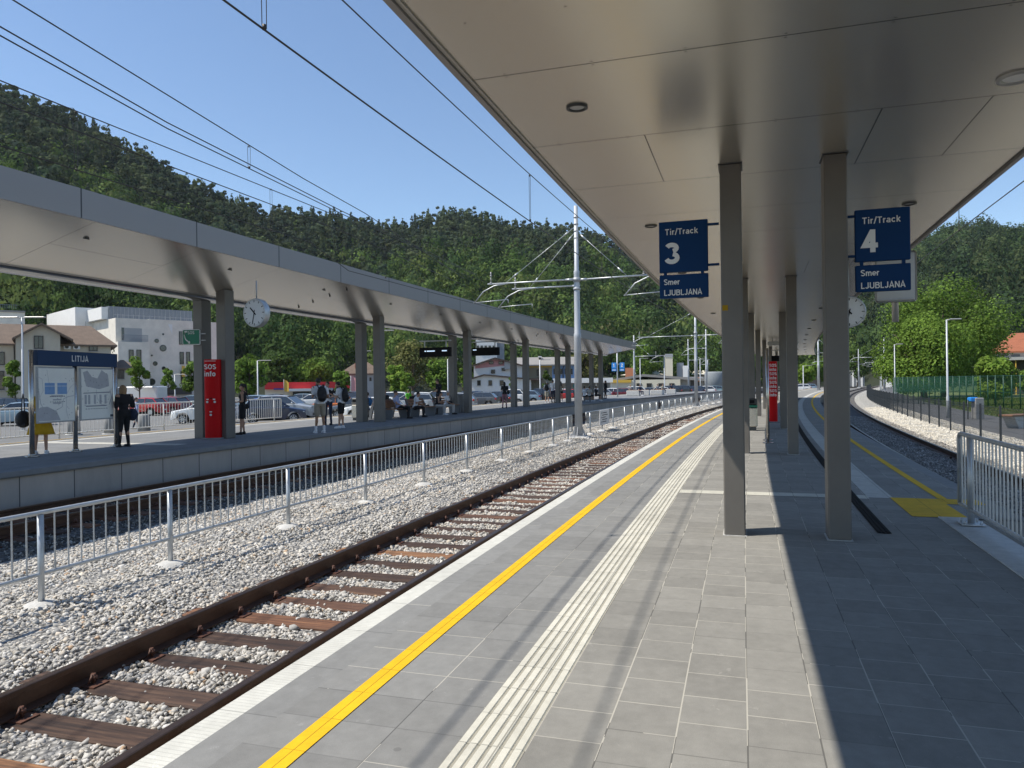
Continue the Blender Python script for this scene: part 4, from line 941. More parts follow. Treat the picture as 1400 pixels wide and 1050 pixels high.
# ---- SOS pillars and sign
def sos(label, loc, rz, rows, h=2.42, w=.46, sz=.21, bare=False):
    t = thing('help_point', label, 'help point', loc, rz, 'red SOS help points')
    mb = MB(); n = 10; prof = []
    for i in range(n+1): a = -math.pi/2+math.pi*i/n; prof.append((w/2*math.sin(a), -.11*math.cos(a)-.06))
    prof += [(w/2, .10), (-w/2, .10)]; prof = prof[:]
    mb.prism([(x, y) for x, y in prof], .04, h); body = mb.build('body', 'sos_red', t, world=False)
    mb = MB(); mb.bbox((0, 0, .02), (w+.14, .42, .04), .008); mb.build('plinth', 'coping', t, world=False)
    yy = -.176
    if not bare:
        mb = MB(); mb.box((-.02, yy-.004, h-.05), (w*.7, .004, .012)); mb.build('lettering', 'sign_white', body, world=False)
        mb = MB()
        for x, z in ((-.12, 1.13), (.1, 1.13), (-.02, .74)): mb.cyl((x, yy, z), .034, .03, 14, 'Y')
        mb.build('call_button', 'galv', body, world=False)
        mb = MB(); mb.cyl((.0, yy, 1.24), .02, .02, 10, 'Y'); mb.cyl((-.035, yy, 1.24), .012, .02, 10, 'Y'); mb.build('camera_lens', 'black', body, world=False)
        for x, z, s_ in ((-.15, 1.20, 'SOS'), (.04, 1.20, 'info'), (-.06, .82, 'tel')): 
            mb = MB(); mb.box((x+.04, yy-.003, z+.01), (.07, .004, .03)); mb.build('caption', 'sign_white', body, world=False)
    for z in rows:
        text('lettering', 'SOS', sz, body, (-w*.43, yy-.006, z), (R(90), 0, 0), 'sign_white', .02)
        text('lettering', 'info', sz*1.08, body, (-w*.43, yy-.006, z-sz*1.02), (R(90), 0, 0), 'sign_white', .02)
    return t
p = atz(292, 600, 0); sos('red SOS info pillar between the first pair of columns on the opposite platform', p, math.atan2(-p.x, p.y)*0+.10, [2.12])
p = P(29.0, .56); sos('red pillar with repeated SOS info lettering far under the near canopy', p, -th(30)+.1, [2.05, 1.74, 1.43, 1.12], h=2.25, w=.30, sz=.15, bare=True)
p = aty(261, 461, 22.9)
t = thing('sos_sign', 'green SOS telephone sign projecting from the column above the red pillar', 'sign', p, -.05)
mb = MB(); mb.bbox((.02, 0, 0), (.56, .04, .48), .03); bd = mb.build('border', 'sign_white', t, world=False)
mb = MB(); mb.box((.02, -.022, 0), (.51, .004, .43)); mb.build('face', 'sos_green', t, world=False)
mb = MB(); mb.tube([(-.17, -.03, .16), (-.19, -.03, .05), (-.15, -.03, -.07), (-.06, -.03, -.15)], [.022, .018, .018, .022], 8); mb.ell((-.145, -.03, .17), (.05, .012, .028)); mb.ell((-.04, -.03, -.16), (.03, .012, .045)); mb.build('handset', 'sign_white', t, world=False)
text('lettering', 'SOS', .13, t, (-.09, -.028, .09), (R(90), 0, 0), 'sign_white', .01)
mb = MB(); mb.box((.36, 0, .1), (.2, .03, .03)); mb.box((.36, 0, -.1), (.2, .03, .03)); mb.build('bracket', 'galv_dull', t, world=False)

# ---- departure displays
def display(label, s, o, z0, z1, w, rows):
    t = tthing('departure_display', label, 'departure display', s, o, z0, 'black departure displays')
    h = z1-z0; mb = MB(); mb.bbox((0, 0, h/2), (w, .22, h), .012); b_ = mb.build('housing', 'black', t, world=False)
    mb = MB(); mb.bbox((0, 0, h+.34), (w*1.02, .10, .06), .01); 
    for x in (-w*.35, w*.35): mb.box((x, 0, h+.19), (.05, .05, .34))
    mb.build('hanger', 'galv_dull', t, world=False)
    for x, z, L_ in rows: mb = MB(); mb.box((x*w, -.113, z*h), (L_*w, .004, h*.12)); mb.build('lit_text', 'screen', b_, world=False)
emis('screen', (.55, .7, .9), .8)
a = s_of(598, 480, -16); qa = P(35.2, -15.4); 
def zpx(s, o, u, v): p = P(s, o); return aty(u, v, p.y).z
display('black departure display hung left of the third pair of columns, with lit text', 34.6, -15.9, zpx(34.6, -15.9, 598, 488), zpx(34.6, -15.9, 598, 475), 1.75, [(-.30, .62, .05), (-.12, .62, .26), (.32, .62, .16)])
display('black departure display hung right of the third pair of columns', 41.2, -15.9, zpx(41.2, -15.9, 671, 486), zpx(41.2, -15.9, 671, 475), 1.75, [(-.38, .72, .13)])
display('small black departure display hung far under the near canopy between the columns', 47, .9, 2.70, 3.02, 1.5, [])
t = tthing('ceiling_box', 'long grey light box under the near canopy, seen between the columns', 'light box', 41, .9, CZ-.35)
mb = MB(); mb.bbox((0, 0, .1), (1.5, .3, .2), .02); mb.box((-.5, 0, .28), (.04, .04, .18)); mb.box((.5, 0, .28), (.04, .04, .18)); mb.build('housing', 'galv_dull', t, world=False)
# blue track numbers 1 and 2 on the opposite platform
t = tthing('track_sign', 'distant blue panels numbered 1 and 2 on a thin pole opposite', 'sign', 76.8, -17, 0)
mb = MB(); mb.tube([(0, 0, 0), (0, 0, 4.9)], .07, 10); mb.build('pole', 'mast_paint', t, world=False)
for x, n_ in ((-.32, '1'), (.55, '2')):
    mb = MB(); mb.bbox((x, -.09, 3.35), (.52, .05, .62), .01); mb.bbox((x, -.09, 2.88), (.52, .05, .24), .01); c_ = mb.build('number_panel', 'vivid_blue', t, world=False)
    text('numeral', n_, .5, c_, (x-.12, -.12, 3.2), (R(90), 0, 0), 'sign_white', .03)
    mb = MB(); mb.box((x, -.117, 2.88), (.36, .003, .07)); mb.build('caption', 'sign_white', c_, world=False)
mb = MB(); mb.box((.1, -.05, 3.5), (1.3, .04, .04)); mb.build('bracket', 'mast_paint', t, world=False)

# ---- litter bins, benches, glass screens
def litter_bin(label, s, o, z=0, w=.42, band='sos_green'):
    t = tthing('litter_bin', label, 'litter bin', s, o, z, 'recycling bins on the platforms')
    mb = MB(); mb.bbox((0, 0, .42), (w, w*.8, .60), .03); mb.build('body', 'stainless', t, world=False)
    mb = MB(); mb.bbox((0, 0, .76), (w*1.01, w*.81, .07), .01); mb.build('colour_band', band, t, world=False)
    mb = MB(); mb.bbox((0, 0, .90), (w, w*.8, .20), .03); mb.build('hood', 'steel_dark', t, world=False)
    mb = MB(); mb.box((0, -w*.41, .90), (w*.6, .01, .10)); mb.build('opening', 'black', t, world=False)
    mb = MB(); mb.box((0, 0, .06), (w*.8, w*.6, .12)); mb.build('foot', 'steel_dark', t, world=False)
litter_bin('steel recycling bin with green band beside the second row of columns on the near platform', 24.3, -.1)
litter_bin('steel recycling bin beside the second pair of columns on the opposite platform', s_of(497, 560, -16.9), -16.9, w=.46, band='steel_dark')
litter_bin('steel recycling bin left of its twin, beside the second pair of columns opposite', s_of(489, 560, -17.2), -17.2, w=.40, band='steel_dark')
p = atz(1050, 604, 0)
t = thing('timetable_stand', 'narrow upright timetable stand on two steel posts, seen edge on between the columns', 'timetable stand', p, -th(19)+R(90))
for x in (-.45, .45):
    mb = MB(); mb.tube([(x, 0, 0), (x, 0, 2.35)], .04, 10); c_ = mb.build('post', 'stainless', t, world=False); mb = MB(); mb.cyl((x, 0, .012), .13, .025, 14); mb.build('base_flange', 'stainless', c_, world=False)
mb = MB(); mb.bbox((0, 0, 1.45), (.84, .07, 1.5), .01); mb.build('case', 'galv_dull', t, world=False)
mb = MB(); mb.bbox((0, 0, 2.28), (.84, .08, .12), .01); mb.build('header', 'sign_blue', t, world=False)

mat('steel_grey', (.13, .14, .15), .6, var=.08)
def bench(label, s, o, rzo, L_=2.0, solid=True):
    t = tthing('platform_bench', label, 'bench', s, o, 0, 'benches under the opposite canopy'); t.rotation_euler.z += rzo
    for x in (-L_/2+.06, L_/2-.06):
        mb = MB(); mb.prism([(-.28, 0), (.24, 0), (.30, .44), (-.24, .44), (-.44, .86), (-.50, .85)], -.05, .05); mb.v = [(x+c, a, b2) for a, b2, c in mb.v]; mb.build('end_panel', 'steel_grey', t, world=False)
    mb = MB()
    for k in range(4): mb.bbox((0, -.17+.125*k, .465), (L_, .105, .035), .006)
    mb.build('seat', 'wood', t, world=False)
    mb = MB()
    for k in range(3): mb.bbox((0, -.33-.065*k, .58+.125*k), (L_, .03, .105), .006, M=None)
    mb.build('backrest', 'wood', t, world=False)
    return t
B_ = 0
bench('wooden bench with concrete ends where the man in the lavender shirt sits', 30.7, -16.0, R(-90), 1.9)
bench('wooden bench between the seated row and the third pair of columns', 33.3, -16.0, R(-90), 1.9)
bench('empty wooden bench end beside the planter at the third pair of columns', 36.2, -16.0, R(-90), 1.9)
bench('wooden bench on the far side of the seated row, facing away', 31.5, -17.5, R(90), 2.2)
bench('wooden bench under the opposite canopy where the distant group sits', 61.5, -15.9, R(-90), 2.6)
def planter(label, s, o, w, d, h, z=0):
    t = tthing('concrete_planter', label, 'planter', s, o, z, 'concrete blocks on the opposite platform')
    mb = MB(); mb.bbox((0, 0, h/2), (w, d, h), .03); mb.build('block', 'concrete', t, world=False)
    mb = MB(); mb.box((0, 0, h+.003), (w*.8, d*.8, .006)); mb.build('top', 'asphalt', t, world=False)
planter('grey concrete block against the third pair of columns', 38.6, -16.4, .9, 1.2, 1.0)
for i, (u, v, w) in enumerate([(866, 541, 1.5), (880, 540.5, 1.4), (899, 540, 1.6), (917, 538.5, 1.3)]):
    p = atz(u, v, 0); t = thing('concrete_planter', ['leftmost pale concrete seat block in the sun beyond the canopy', 'second pale concrete seat block beyond the canopy, where people sit', 'third pale concrete seat block beyond the canopy', 'rightmost pale concrete seat block beyond the canopy'][i], 'planter', p, -.3, 'concrete blocks on the opposite platform')
    MB().bbox((0, 0, .3), (w, .9, .6), .04).build('block', 'footing', t, world=False); MB().bbox((0, 0, .64), (w*.9, .8, .06), .01).build('seat', 'wood', t, world=False)

# ---- right side: dark mesh fence, lamps, bin
t = tthing('mesh_fence', 'dark grey wire mesh fence on posts along the white ballast at the right', 'fence', 30, 7.4, -.6)
s = 20.0; k = 0
while s < 150:
    q = P(s, 7.4); dd = 2.5+.0*s
    MB().bbox((q.x, q.y, .02), (.06, .06, 1.26), .006, -th(s)).build('post', 'fence_dark', t)
    if s+2.5 < 152:
        mb = MB(); e_ = s+2.5
        near = s < 60
        for z in ((-.52, -.32, -.12, .08, .28, .48, .58) if near else (-.52, .0, .58)): mb.tube([P(s, 7.4, z), P(e_, 7.4, z)], .0035 if near else .008, 4, cap=False)
        nn = 42 if near else 16
        for i in range(1, nn): q = P(s+2.5*i/nn, 7.4); mb.tube([(q.x, q.y, -.54), (q.x, q.y, .60)], .0028 if near else .010, 3, cap=False)
        mb.build('mesh_panel', 'fence_dark', t)
    s += 2.5
def lamp(label, loc, h, rz=0, arm=.9, double=False, grp='street lamps', r=.06):
    t = thing('street_lamp', label, 'street lamp', loc, rz, grp)
    mb = MB(); mb.tube([(0, 0, 0), (0, 0, h*.22), (0, 0, h*.23), (0, 0, h)], [r*1.25, r*1.2, r*.9, r*.65], 12); mb.build('pole', 'mast_paint', t, world=False)
    for sg in ((1, -1) if double else (1,)):
        mb = MB(); mb.tube([(0, 0, h-.03), (sg*.25, 0, h+.0)], r*.5, 8); mb.bbox((sg*(.25+arm/2-.1), 0, h+.01), (arm, .26, .07), .03); mb.build('lamp_head', 'trim_light', t, world=False)
    mb = MB(); mb.bbox((0, 0, .01), (.34, .34, .03), .005); mb.build('base_plate', 'galv_dull', t, world=False)
    return t
GL = 'street lamps along the fence at the right'
for i, (s, lb) in enumerate([(45, 'nearest street lamp standing in the white ballast, before the big tree'), (75, 'second street lamp from the right, in front of the big tree'), (106, 'third street lamp from the right, at the left edge of the big tree'), (136, 'fourth street lamp from the right, left of the big tree'), (170, 'farthest street lamp along the fence')]):
    lamp(lb, P(s, 9.0 if i == 0 else 9.1, -.6), 5.25, -th(s)+.2, .55, grp=GL)
p = P(44.0, 10.0, -.58)
t = thing('litter_bin', 'grey litter bin with blue lid on the path beside the nearest lamp', 'litter bin', p, 0)
MB().bbox((.2, 0, .55), (.45, .4, 1.1), .03).build('body', 'concrete', t, world=False); MB().bbox((-.05, 0, 1.02), (.42, .3, .22), .04).build('lid', 'vivid_blue', t, world=False); MB().tube([(-.3, 0, 0), (-.3, 0, 1)], .03, 8).build('post', 'fence_dark', t, world=False)
def grass_prep(): pass
t = thing('park_bench', 'low concrete park bench at the right edge beyond the path', 'bench', aty(1398, 578, 31), .4)
t.location.z = -.57; MB().prism([(-.6, 0), (.6, 0), (.9, .5), (-.9, .5)], -.25, .25).build('base', 'footing', t, world=False).rotation_euler = (R(90), 0, 0); MB().bbox((0, 0, .54), (2.2, .6, .08), .02).build('seat', 'wood', t, world=False)
# green sports fence
t = thing('green_fence', 'tall green mesh fence with a dense screen behind the lawn at the right', 'fence', aty(1300, 552, 62)); t.location.z = -.65
A = aty(1222, 548, 66); B = aty(1420, 548, 46); A.z = B.z = -.65; n = 22
for i in range(n+1):
    q = A.lerp(B, i/n); MB().tube([q, q+Vector((0, 0, 2.35))], .045, 6).build('post', 'fence_green', t)
mb = MB()
d = (B-A).normalized(); nrm = Vector((-d.y, d.x, 0))*.01
for i in range(n):
    a, b2 = A.lerp(B, i/n), A.lerp(B, (i+1)/n); z0 = 1.35 if i < 14 else 2.15
    for j in range(int((b2-a).length/.05)):
        q = a+(b2-a)*(j*.05/(b2-a).length)
        mb.tube([q+Vector((0, 0, .05)), q+Vector((0, 0, 2.3))], .0035, 3, cap=False)
    mb.tube([a+Vector((0, 0, 2.3)), b2+Vector((0, 0, 2.3))], .02, 4, cap=False); mb.tube([a+Vector((0, 0, 1.2)), b2+Vector((0, 0, 1.2))], .015, 4, cap=False)
mb.build('mesh_panel', 'fence_green', t)
m, nt, b = nodes('screen_net'); b.inputs['Base Color'].default_value = (.010, .085, .05, 1); b.inputs['Roughness'].default_value = .8; b.inputs['Alpha'].default_value = .55
mb = MB(); a, b2 = A, A.lerp(B, .66)
mb.pts([a+Vector((0, 0, 1.0))+nrm, b2+Vector((0, 0, 1.15))+nrm, b2+Vector((0, 0, 2.28))+nrm, a+Vector((0, 0, 2.28))+nrm], [(0, 1, 2, 3)]); mb.build('screen', 'screen_net', t)
# lamps of the forecourt
GF = 'street lamps in the car park'
for lb, u, vt, y, dbl in [('double headed lamp in front of the beige house at the far left', 30, 434, 42, True), ('slim lamp in front of the red shop band', 352, 493, 75, False), ('tall lamp right of the second pair of columns opposite', 516, 452, 56, False), ('lamp before the brown hipped roof', 491, 480, 85, False), ('thin lamp left of the third pair of columns opposite', 612, 491, 95, False), ('lamp before the yellow grey wing of the apartment house', 738, 492, 90, False), ('lamp left of the chimney beyond the canopy', 875, 490, 120, False), ('lamp with bracket right of the chimney', 908, 486, 110, True), ('lamp near the grey tank', 957, 490, 130, False), ('thin lamp seen under the near canopy', 1098, 500, 120, False), ('thin low lamp before the white building with round windows', 239, 512, 95, False)]:
    p = aty(u, vt, y); lamp(lb, (p.x, p.y, -.7), p.z+.7, .1, 1.1 if y < 60 else 1.2, dbl, GF, r=.07 if y < 60 else .09)
# bollards of the plaza
for i, (u, v) in enumerate([(197, 582), (151, 583), (101, 584)]):
    p = atz(u, v, -.3); t = thing('concrete_bollard', ['right hand concrete bollard beyond the white railing', 'middle concrete bollard, half behind the map board', 'left hand concrete bollard, behind the map board'][i], 'bollard', (p.x, p.y, -.7), 0, 'concrete bollards at the car park')
    MB().tube([(0, 0, 0), (0, 0, .9), (0, 0, .98)], [.30, .27, .22], 20).build('shaft', 'concrete', t, world=False)
    MB().cyl((0, 0, .03), .38, .06, 20).build('base', 'footing', t, world=False)
# ================================================================ BUILDINGS
mat('render_beige', (.50, .45, .36), .9, var=.07, scale=.7)
mat('render_white', (.74, .73, .70), .9, var=.05, scale=.6)
mat('render_cream', (.68, .62, .48), .9, var=.06, scale=.6)
mat('render_pink', (.55, .27, .27), .9, var=.06, scale=.6)
mat('render_blue', (.22, .34, .56), .9, var=.06, scale=.6)
mat('render_ochre', (.30, .26, .18), .9, var=.1, scale=.6)
mat('render_grey', (.40, .40, .39), .9, var=.08, scale=.6)
mat('concrete_pale', (.72, .67, .58), .9, var=.16, scale=.55)
mat('tank_grey', (.22, .24, .25), .7, var=.1)
mat('zinc', (.20, .22, .25), .5, metal=.3, var=.08, scale=1)
mat('roof_flat', (.27, .255, .235), .9, var=.15, scale=.3)
mat('frame_dark', (.05, .045, .04), .6, var=.1)
mat('shop_red', (.62, .02, .025), .5, var=.05)
mat('shop_blue', (.03, .04, .25), .5, var=.05)
mat('amber', (.60, .38, .05), .6, var=.05)
mat('chimney_brick', (.50, .20, .10), .9, var=.1, scale=5)
def tile_mat(name, c, pitch=.30):
    m, nt, b = nodes(name); L = nt.links.new; tc = N(nt, 'ShaderNodeTexCoord'); sp = N(nt, 'ShaderNodeSeparateXYZ'); L(tc.outputs['Object'], sp.inputs[0])
    jz = line_mask(nt, sp.outputs[2], pitch*.6, .05); jx = line_mask(nt, math_n(nt, 'ADD', sp.outputs[0], sp.outputs[1]), pitch, .05)
    no = N(nt, 'ShaderNodeTexNoise', Scale=1.6, Detail=6.0); L(tc.outputs['Object'], no.inputs['Vector'])
    f = math_n(nt, 'ADD', math_n(nt, 'MULTIPLY', no.outputs[0], .7), .65); cs = N(nt, 'ShaderNodeVectorMath', _operation='SCALE'); cs.inputs[0].default_value = c; L(f, cs.inputs['Scale'])
    L(mixc(nt, math_n(nt, 'MULTIPLY', math_n(nt, 'MAXIMUM', jz, jx), .45), cs.outputs[0], tuple(x*.4 for x in c)), b.inputs['Base Color']); b.inputs['Roughness'].default_value = .8
tile_mat('tiles_brown', (.17, .12, .085)); tile_mat('tiles_dark', (.10, .07, .055)); tile_mat('tiles_orange', (.36, .12, .055))
class Bld:
    """a building whose front wall is the vertical plane at depth y0 seen from the platform; x and z are read on that plane"""
    def __init__(s, name, label, u, y, rz=None, cat='building', group=None):
        rz = -math.atan2(u-700, FOC) if rz is None else rz
        s.um = u; s.y = y; p = aty(u, 525, y); s.t = thing(name, label, cat, (p.x, y, -.7), rz, group); s.rz = rz; s.o = Vector((p.x, y, -.7)); s.ex = Vector((math.cos(rz), math.sin(rz), 0)); s.ey = Vector((-math.sin(rz), math.cos(rz), 0))
    def hit(s, u, v, d):
        r_ = ray(u, v); c = Vector((0, 0, EYE)); return c+r_*((d-s.ey.dot(c-s.o))/s.ey.dot(r_))
    def X(s, u, d=0): return s.ex.dot(s.hit(u, 520, d)-s.o)
    def Z(s, v, u=None, d=0): return s.hit(u if u is not None else s.um, v, d).z+.7
    def box(s, name, m, u0, u1, v0, v1, d0, d1, par=None):      # v0 bottom px or None for ground
        x0, x1 = s.X(u0, d0), s.X(u1, d0); z1 = s.Z(v1, u0, d0); z0 = 0 if v0 is None else s.Z(v0, u0, d0)
        return MB().box(((x0+x1)/2, (d0+d1)/2, (z0+z1)/2), (x1-x0, d1-d0, z1-z0)).build(name, m, par or s.t, world=False)
    def win(s, u0, u1, v0, v1, d=0, frame='frame_dark', m='glass_dark', mull=1, par=None, sill=True):   # v0 bottom
        x0, x1 = s.X(u0, d), s.X(u1, d); z0, z1 = s.Z(v0, u0, d), s.Z(v1, u0, d); c = ((x0+x1)/2, d-.02, (z0+z1)/2); w, h = x1-x0, z1-z0; e = min(.09, w*.12)
        mb = MB()
        for sx in (-1, 1): mb.box((c[0]+sx*(w/2-e/2), d-.05, c[2]), (e, .12, h))
        for sz in (-1, 1): mb.box((c[0], d-.05, c[2]+sz*(h/2-e/2)), (w-2*e, .12, e))
        for k in range(1, mull+1): mb.box((x0+w*k/(mull+1), d-.04, c[2]), (e*.7, .08, h-2*e))
        f = mb.build('window', frame, par or s.t, world=False)
        MB().box((c[0], d-.012, c[2]), (w-2*e, .02, h-2*e)).build('pane', m, f, world=False)
        if sill: MB().box((c[0], d-.10, z0-.05), (w+.16, .2, .06)).build('sill', 'render_grey', f, world=False)
    def mesh(s, name, m, vs, fs, par=None): return MB().pts(vs, fs).build(name, m, par or s.t, world=False)
    def gable(s, name, m, u0, u1, ua, veave0, veave1, vap, d0, d1, over=.5, th_=.22, wall=None, wm='render_white'):
        """roof with its ridge running away from us; gable facing us"""
        q = d0-over; xa, x0, x1 = s.X(ua, q), s.X(u0, q), s.X(u1, q); za, z0, z1 = s.Z(vap, ua, q), s.Z(veave0, u0, q), s.Z(veave1, u1, q); vs = []
        for d in (d0-over, d1+over):
            for dz in (0, -th_): vs += [(x0, d, z0+dz), (xa, d, za+dz), (x1, d, z1+dz)]
        fs = [(0, 1, 7, 6), (1, 2, 8, 7), (3, 9, 10, 4), (4, 10, 11, 5), (0, 3, 4, 1), (1, 4, 5, 2), (6, 7, 10, 9), (7, 8, 11, 10), (0, 6, 9, 3), (2, 5, 11, 8)]
        r = s.mesh(name, m, vs, fs)
        if wall:
            w0, w1 = s.X(wall[0], d0), s.X(wall[1], d0); f = lambda x: (z0+(za-z0)*(x-x0)/(xa-x0) if x < xa else z1+(za-z1)*(x-x1)/(xa-x1))-th_-.01
            p = [(w0, 0), (w1, 0), (w1, f(w1)), (xa, za-th_-.01), (w0, f(w0))]
            s.mesh('wall', wm, [(a, d0, b) for a, b in p]+[(a, d1, b) for a, b in p], [(0, 1, 2, 3, 4), (9, 8, 7, 6, 5)]+[(i, 5+i, 5+(i+1) % 5, (i+1) % 5) for i in range(5)])
        return r
    def ridge(s, name, m, u0, u1, veave, vridge, d0, d1, hip=0, over=.5, th_=.2, ridge_u=None):
        """roof with its ridge parallel to the front; optional hips"""
        q = d0-over; dm = (d0+d1)/2; x0, x1 = s.X(u0, q), s.X(u1, q); ze = s.Z(veave, u0, q); zr = s.Z(vridge, u0, dm); r0, r1 = x0+hip, x1-hip
        vs = [(x0, d0-over, ze), (x1, d0-over, ze), (x1, d1+over, ze), (x0, d1+over, ze), (r0, dm, zr), (r1, dm, zr)]; n = 6; vs += [(a, b, c-th_) for a, b, c in vs[:4]]
        return s.mesh(name, m, vs, [(0, 1, 5, 4), (2, 3, 4, 5), (1, 2, 5), (3, 0, 4), (0, 6, 7, 1), (1, 7, 8, 2), (2, 8, 9, 3), (3, 9, 6, 0), (9, 8, 7, 6)])

# beige house with brown sheet roof at the far left
h = Bld('house', 'beige rendered house with brown roof and cross gable at the far left', 70, 85)
h.box('wall', 'render_beige', -90, 152, None, 467, 2, 11)
h.ridge('roof', 'tiles_brown', -96, 161, 468, 440, 2, 11, hip=2.6)
h.gable('roof', 'tiles_brown', 17, 101, 58, 462, 464, 441, 0, 6, wall=(22, 83), wm='render_beige', over=.7)
h.win(47, 60, 477, 459, 0); h.win(-9, 7, 499, 481, 2, mull=0); h.win(-9, 6, 533, 507, 2); h.win(122, 134, 480, 470.5, 2)
for u in (88, 101):
    mb = MB(); mb.bbox((h.X(u+5), 1.8, h.Z(473)), (.72, .4, .55), .03); a_ = mb.build('air_conditioner', 'render_white', h.t, world=False); MB().cyl((h.X(u+5)-.05, 1.59, h.Z(473)), .2, .02, 16, 'Y').build('fan_grille', 'frame_dark', a_, world=False)
mb = MB(); mb.tube([(h.X(21)-.1, 1.5, h.Z(462)), (h.X(19), 1.9, h.Z(468)), (h.X(20), 1.9, 0)], .06, 8); mb.build('downpipe', 'frame_dark', h.t, world=False)
mb = MB(); mb.tube([(h.X(103), 5, h.Z(462)), (h.X(103), 5, h.Z(449))], .05, 6); mb.build('vent_pipe', 'frame_dark', h.t, world=False)
h.box('annex_wall', 'render_beige', 152, 186, None, 503, 3, 9); h.ridge('annex_roof', 'tiles_brown', 150, 190, 503, 492, 3, 9, hip=1.4); h.win(160, 170, 518, 506, 3)
# flat grey block at the far left behind
h = Bld('building', 'low grey flat roofed block above the roofs at the far left', 10, 128)
h.box('wall', 'concrete_pale', -60, 35, None, 424, 0, 14); h.box('parapet', 'roof_flat', -62, 36, 424, 421.5, -.2, 14.2)
mb = MB()
for k in range(8): x = h.X(2+3*k); mb.box((x, .2, h.Z(418.5)), (.05, .05, .8))
mb.box((h.X(13), .2, h.Z(416.5)), (h.X(27)-h.X(0), .05, .05)); mb.build('handrail', 'zinc', h.t, world=False)
# white concrete building with round windows
h = Bld('office_building', 'white concrete building with round porthole windows and grey penthouse left of the columns', 160, 126, rz=.80)
def cutwall(): pass
h.box('wall', 'concrete_pale', 205, 300, None, 436.2, 0, 16)
h.box('wall', 'concrete_pale', 159, 205, 470, 434.5, 0, 16)
h.box('wall', 'concrete_pale', 159, 205, None, 470, .02, 16)
h.box('upper_block', 'render_white', 104, 150, None, 420, 12, 30)
h.box('lower_block', 'concrete_pale', 162, 205, None, 467, -1.6, -.01)
h.box('penthouse', 'zinc', 150, 264, 436, 418.5, 4, 14); h.box('penthouse_wall', 'render_white', 140, 150, 436, 419.5, 4.2, 12)
mb = MB(); 
for k in range(15): mb.box((h.X(163+7.2*k), .3, h.Z(433)), (.07, .05, 1.1))
mb.box((h.X(213), .3, h.Z(430)), (h.X(267)-h.X(160), .05, .06)); mb.build('roof_railing', 'galv_dull', h.t, world=False)
mb = MB(); 
for k in range(22): mb.box((h.X(151+5.1*k, 4), 3.97, h.Z(427, None, 4)), (.05, .05, 1.9))
mb.build('seam', 'galv_dull', h.t, world=False)
f = h.box('balcony_recess', 'render_grey', 167, 195, 467, 448, -.03, .02); 
MB().box(((h.X(167)+h.X(170.5))/2, -.05, h.Z(456)), (h.X(170.5)-h.X(167), .04, h.Z(448)-h.Z(465))).build('doorway', 'glass_dark', f, world=False)
mb = MB(); 
for k in range(26): mb.box((h.X(165+1.35*k), -1.4, h.Z(462.4)), (.05, .05, 1.1))
mb.box((h.X(182), -1.4, h.Z(458)), (h.X(199)-h.X(165), .06, .06)); mb.build('balcony_railing', 'zinc', h.t, world=False)
for a in ((176.5, 183, 495, 478), (187, 193.5, 495, 478)): h.win(*a, d=-1.6, mull=0, sill=False)
for a in ((245.5, 251.3, 471, 453), (255, 260, 471, 454), (264, 270, 470, 454), (246, 251.5, 498, 481), (255, 260, 498, 481), (247, 252, 525, 507), (256, 262, 525, 507)): h.win(*a, d=0, mull=0, sill=False)
for u, v, r in ((215, 466, 2.9), (223.5, 476, 4.6), (212.5, 497, 3.1), (208, 486, 1.3), (223.8, 457, 1.4), (224, 503.5, 2.6), (207.5, 522, 4.8)):
    rr_ = r/FOC*130; mb = MB(); mb.cyl((h.X(u), -.03, h.Z(v, u)), rr_, .06, 24, 'Y'); w = mb.build('round_window', 'frame_dark', h.t, world=False); mb = MB(); mb.cyl((h.X(u), -.07, h.Z(v, u)), rr_*.8, .02, 24, 'Y'); mb.build('pane', 'glass_dark', w, world=False)
MB().pts([(h.X(231), -.04, h.Z(440)), (h.X(236.5), -.04, h.Z(440)), (h.X(236.5), -.04, h.Z(455))]+[(h.X(231), .0, h.Z(440)), (h.X(236.5), .0, h.Z(440)), (h.X(236.5), .0, h.Z(455))], [(0, 2, 1), (0, 1, 4, 3), (1, 2, 5, 4), (2, 0, 3, 5)]).build('fin', 'render_white', h.t, world=False)
h.box('ground_floor_band', 'frame_dark', 207, 262, 540, 530.5, -.5, -.02)
h.box('banner', 'amber', 249, 253, 515, 500, -.6, -.5)
# brown hipped house
h = Bld('house', 'small house with brown hipped roof and orange chimney right of the second columns', 497, 140)
h.box('wall', 'render_grey', 472, 522, None, 510, 0, 9); h.ridge('roof', 'tiles_brown', 463, 527, 511, 491, 0, 9, hip=4.2)
h.box('chimney', 'chimney_brick', 485.5, 489.5, 505, 496.5, 1.2, 1.8); h.win(511, 514, 521, 516, 0, sill=False); h.win(505, 508, 521, 516, 0, sill=False); h.win(480, 485, 522, 515, 0)
# shop with red band
h = Bld('shop_building', 'long low shop with bright red roof band behind the parked cars', 420, 128)
h.box('wall', 'render_cream', 362, 480, None, 532, 0, 16); h.box('fascia_band', 'shop_red', 362, 478, 532.5, 523, -.5, 15)
h.box('sign_band', 'shop_red', 374, 396, 531, 523.6, -.75, -.51); h.box('blue_band', 'shop_blue', 374, 396, 533, 530.9, -.8, -.51); h.box('awning', 'render_white', 394, 425, 535, 531.6, -2.6, -.52)
h.box('shop_window', 'glass_dark', 400, 470, 543, 535.5, -.03, 0)
